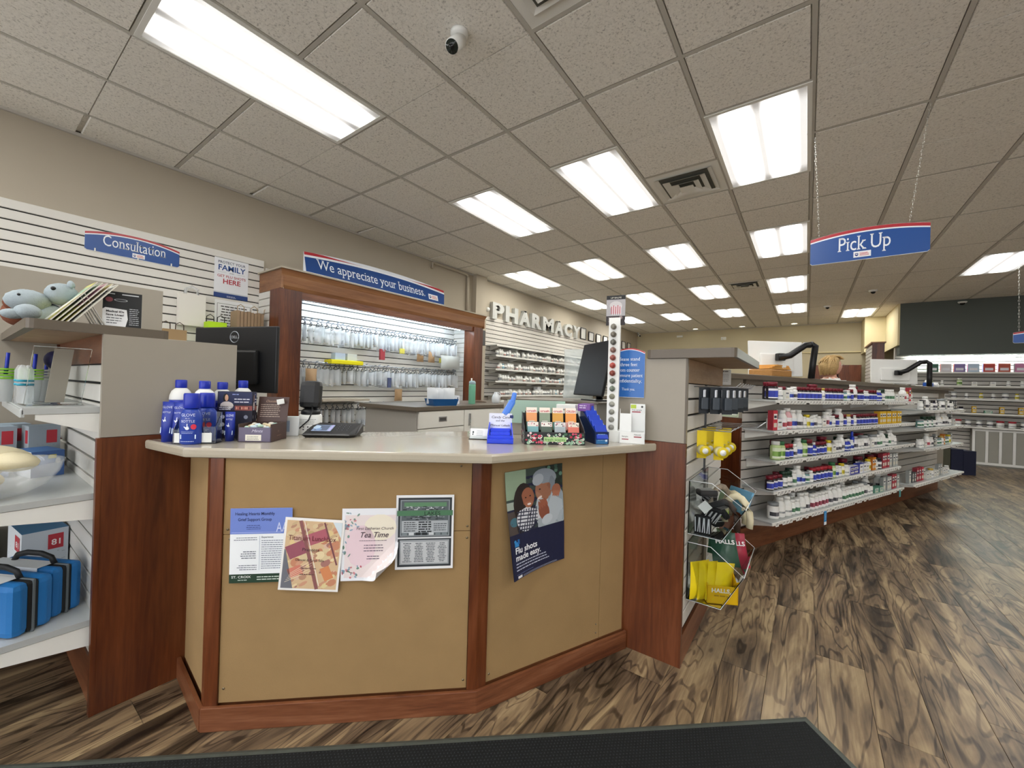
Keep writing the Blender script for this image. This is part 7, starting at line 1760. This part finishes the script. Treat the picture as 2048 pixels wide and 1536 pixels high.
# on the canopy: plush toys, booklets in a wire rack, brochure holder
pl_ = mat('pale_blue_plush', '#9fabb0', .95, bump=1, bscale=250, noise=.15, nscale=60); bp_ = mat('brown_plush', '#7a4630', .95, bump=1, bscale=200, noise=.4, nscale=50)
t = thing('plush_toy', 'pale blue fluffy hippo plush lying on the canopy edge', 'toy', (-2.395, .075, 1.459), R(10))
t.location = (-2.42, .22, 1.459)
q = MB(); fuzz(q, (0, -.05, .085), .060, pl_, (1.1, 1, .72), 1); fuzz(q, (.03, .03, .125), .048, pl_, (1, 1, .9), 2); fuzz(q, (-.02, .0, .045), .06, pl_, (1.2, 1.1, .75), 3); fuzz(q, (.06, .045, .165), .016, pl_, (1, .6, 1), 4); fuzz(q, (.02, .06, .168), .016, pl_, (1, .6, 1), 5); q.build('body', t)
q = MB(); q.sph((.062, -.002, .140), .008, blackg_m, 8, 6); q.sph((.048, -.085, .100), .005, blackg_m, 8, 6); q.build('eye', t, kind='stuff')
t = thing('plush_toy', 'brown curly plush animal beside the pale blue one', 'toy', (-2.58, .16, 1.459), 0); q = MB(); fuzz(q, (0, 0, .05), .055, bp_, (1.2, .9, .9), 6); fuzz(q, (.05, -.01, .085), .036, bp_, (1, 1, .9), 7); q.build('body', t)
t = thing('plush_toy', 'second pale blue plush hanging over the canopy corner', 'toy', (-2.26, .16, 1.459), 0); q = MB(); fuzz(q, (0, 0, .030), .034, pl_, (1.3, 1, .8), 8); fuzz(q, (.0, -.035, .018), .022, pl_, (1, 1.3, .8), 9); q.build('body', t)
t = thing('wire_rack', 'white wire rack holding leaning booklets on the canopy', 'rack', (-2.30, .285, 1.459), 0)
q = MB()
for x_ in (-.05, 0, .05): q.tube([(x_, .055, 0), (x_, .0, .115), (x_, -.085, .004)], .0028, white_m, 5); q.tube([(x_, .075, .0), (x_, .012, .125), (x_, .002, .118)], .0028, white_m, 5)
q.tube([(-.05, .055, .003), (.05, .055, .003)], .0028, white_m, 5); q.tube([(-.05, -.085, .004), (.05, -.085, .004)], .0028, white_m, 5); q.build('frame', t)
for k in range(5):
    q = MB(); c = ['#c8c06a', '#a9b8a0', '#d8a8b4', '#c4b87c', '#dfe0da'][k]; w_, h_ = .15, .21
    s = Sheet(w_, h_, c); s.rect(0, 0, w_, h_*.4, ['#d2cc5c', '#b8c478', '#c8cc60', '#cfc46a', '#e4e4e0'][k], 1); s.rect(w_*.1, h_*.55, w_*.8, h_*.35, ['#9cb8a0', '#7f9c90', '#dca8bc', '#b8a890', '#ecece8'][k], 1)
    for j in range(8): s.disc(random.uniform(.01, w_-.01), random.uniform(.01, h_*.5), .006, .012, random.choice(['#6a7a3a', '#e6e08a', '#8a9a4a']), 2, 7, rot=random.random())
    q.box((w_/2, .0025, h_/2), (w_, .004, h_), mat('booklet_pages_'+'abcde'[k], '#dcd8cc', .7)); s.build(planar((0, 0, 0), (1,0,0), (0,0,1)), q, base=True)
    o = q.build('booklet'); o.location = (-2.385+.004*k, .20+.014*k, 1.462); o.rotation_euler = (R(-36), 0, R(2)); tag(o, f'leaning garden booklet in the wire rack, {ordn(k)} from the front', 'booklet', 'booklets in the wire rack')
t = thing('brochure_holder', 'black printed counter card holder about medical alert on the canopy', 'holder', (-2.245, .405, 1.459), R(78)); w_, h_ = .115, .150
q = MB(); q.extr([(w_/2, 0, 0), (w_/2, .075, 0), (w_/2, .02, h_)], (-w_, 0, 0), mat('white_holder_side', '#c8cdd0', .5)); q.build('holder', t)
s = Sheet(w_, h_, '#141618'); s.rect(.004, h_-.012, .03, .004, '#c8ccd0', 2); s.rect(.055, h_-.012, .05, .004, '#c8ccd0', 2); s.disc(.018, h_-.034, .011, .010, '#8c4850', 2); s.disc(.052, h_-.034, .020, .0055, '#b8bcc0', 2, 16); s.disc(.052, h_-.034, .017, .004, '#2a2c30', 3, 16); 
s.poly([(.0, 0), (.066, 0), (.074, .04), (.070, h_*.52), (.008, h_*.55), (0, h_*.5)], '#e4e6e6', 2); s.text('Medical IDs', .010, h_*.43, .011, '#1a1a1c', 4, width=.052, bold=.03); s.text('Save Lives!', .010, h_*.34, .011, '#1a1a1c', 4, width=.052, bold=.03)
s.lines(.012, .040, .045, 3, .010, .003, '#44484c', .3, 4); s.lines(.078, .082, .032, 9, .008, .0022, '#c8ccd0', .2, 3)
s.build(lambda u, v, d: Vector((-w_/2+u, .02*v/h_-.0006-d, v))).build('printed_card', t)

# ---------------------------------------------------------------- pharmacist behind the gondola (only the head shows above the counter)
t = thing('person', 'blonde person behind the gondola counter facing the far monitor', 'person', (.250, 7.0, 0), R(30)); t.scale = (1.035, 1.035, 1.035)
skin = mat('skin', '#d9a58e', .55); hairm = mat('blonde_hair', '#b89a68', .6, noise=.45, nscale=70); coat = mat('white_coat', '#dcdcd8', .8); trous = mat('dark_trousers', '#23252c', .8)
me = bpy.data.meshes.new('body'); J = [(0,0,.93), (0,0,1.10), (.01,0,1.28), (.0,0,1.40), (.02,0,1.47), (.03,0,1.53),
 (0,.17,1.37), (.04,.24,1.12), (.20,.20,.98), (.27,.18,.97), (0,-.17,1.37), (.04,-.24,1.12), (.20,-.20,.98), (.27,-.18,.97),
 (0,.09,.88), (.02,.10,.48), (-.01,.10,.08), (.10,.11,.04), (0,-.09,.88), (.02,-.10,.48), (-.01,-.10,.08), (.10,-.11,.04)]
Eg = [(0,1), (1,2), (2,3), (3,4), (4,5), (3,6), (6,7), (7,8), (8,9), (3,10), (10,11), (11,12), (12,13), (0,14), (14,15), (15,16), (16,17), (0,18), (18,19), (19,20), (20,21)]
Rd = [.13, .12, .135, .10, .05, .05, .055, .042, .032, .035, .055, .042, .032, .035, .085, .058, .042, .035, .085, .058, .042, .035]
me.from_pydata(J, Eg, []); ob = bpy.data.objects.new('body', me); COL.objects.link(ob)
md = ob.modifiers.new('skin', 'SKIN'); 
for i, v in enumerate(me.skin_vertices[0].data): v.radius = (Rd[i], Rd[i]*(1.25 if i in (1, 2) else 1)); v.use_root = (i == 0)
sb = ob.modifiers.new('sub', 'SUBSURF'); sb.levels = 1; sb.render_levels = 1
dg = bpy.context.evaluated_depsgraph_get(); dg.update(); me2 = bpy.data.meshes.new_from_object(ob.evaluated_get(dg)); bpy.data.objects.remove(ob)
hb = MB(); hb.add([tuple(v.co) for v in me2.vertices], [list(p.vertices) for p in me2.polygons], skin, True)
# head: shaped ellipsoid with nose, brow, chin, ears
hd = MB(); hd.sph((.035, 0, 1.60), .105, skin, 24, 18, (.92, .74, 1.12))
for i, v in enumerate(hd.v):
    x, y, z = v; d = Vector((x-.035, y, z-1.60))
    if d.x > .05: x += .024*math.exp(-((z-1.595)/.020)**2-(y/.014)**2)+.006*math.exp(-((z-1.555)/.010)**2-(y/.022)**2)-.006*math.exp(-((z-1.618)/.012)**2-((abs(y)-.03)/.014)**2)+.010*math.exp(-((z-1.515)/.02)**2-(y/.03)**2)
    hd.v[i] = (x, y, z)
hb.add(hd.v, hd.f, skin, True)
for sy in (-1, 1): hb.sph((.02, sy*.080, 1.595), .024, skin, 8, 6, (.7, .35, 1.1))
bo = hb.build('body', t)
q = MB(); q.add([tuple(v.co+v.normal*.012) for v in me2.vertices], [list(p.vertices) for p in me2.polygons if 1.42 > p.center.z > .62 and not (p.center.x > .17)], coat, True); q.build('coat', t)
q = MB(); q.add([tuple(v.co+v.normal*.010) for v in me2.vertices], [list(p.vertices) for p in me2.polygons if .72 > p.center.z > .10], trous, True); q.build('trousers', t)
q = MB(); rnd = random.Random(2)
q.sph((.002, 0, 1.625), .118, hairm, 24, 16, (.98, .90, 1.02)); q.v = [(x if not (x > .055 and z < 1.66) else .05, y, z) for x, y, z in q.v]
for k in range(90):
    a = rnd.uniform(R(85), R(275)); el = rnd.uniform(.15, 1.3); p0_ = Vector((.002, 0, 1.63)); dd = Vector((math.cos(a)*math.cos(el), math.sin(a)*math.cos(el), math.sin(el)))
    pts = [p0_+Vector((dd.x*.105, dd.y*.104, dd.z*.118)), p0_+Vector((dd.x*.128, dd.y*.116, dd.z*.10)), p0_+Vector((math.cos(a)*.125, math.sin(a)*.110, -.02)), p0_+Vector((math.cos(a)*.105, math.sin(a)*.095, -.12-.03*rnd.random()))]
    q.tube(pts, .008, hairm, 5)
for k in range(14):
    y_ = -.07+.14*k/13; q.tube([(.02, y_*.4, 1.74), (.085, y_*.8, 1.728), (.104, y_, 1.705), (.112, y_*1.1, 1.690+.004*(k % 3))], .009, hairm, 5)
q.build('hair', t)
q = MB()
for sy in (-1, 1): q.sph((.118, sy*.030, 1.615), .011, wpl, 8, 6); q.sph((.127, sy*.030, 1.615), .005, blackg_m, 8, 6)
q.build('eyes', t, kind='stuff')
q = MB(); gl = mat('glasses_frame', '#8a5a60', .4)
for sy in (-1, 1):
    q.tube([(.137, sy*.030+.020*math.cos(a), 1.612+.016*math.sin(a)) for a in [2*PI*k/10 for k in range(11)]], .0016, gl, 4); q.tube([(.137, sy*.050, 1.615), (.02, sy*.082, 1.612)], .0016, gl, 4)
q.build('glasses', t)
q = MB(); q.sph((.123, 0, 1.548), .012, mat('lips', '#b06a62', .5), 10, 6, (.5, 1.5, .35)); q.build('mouth', t)
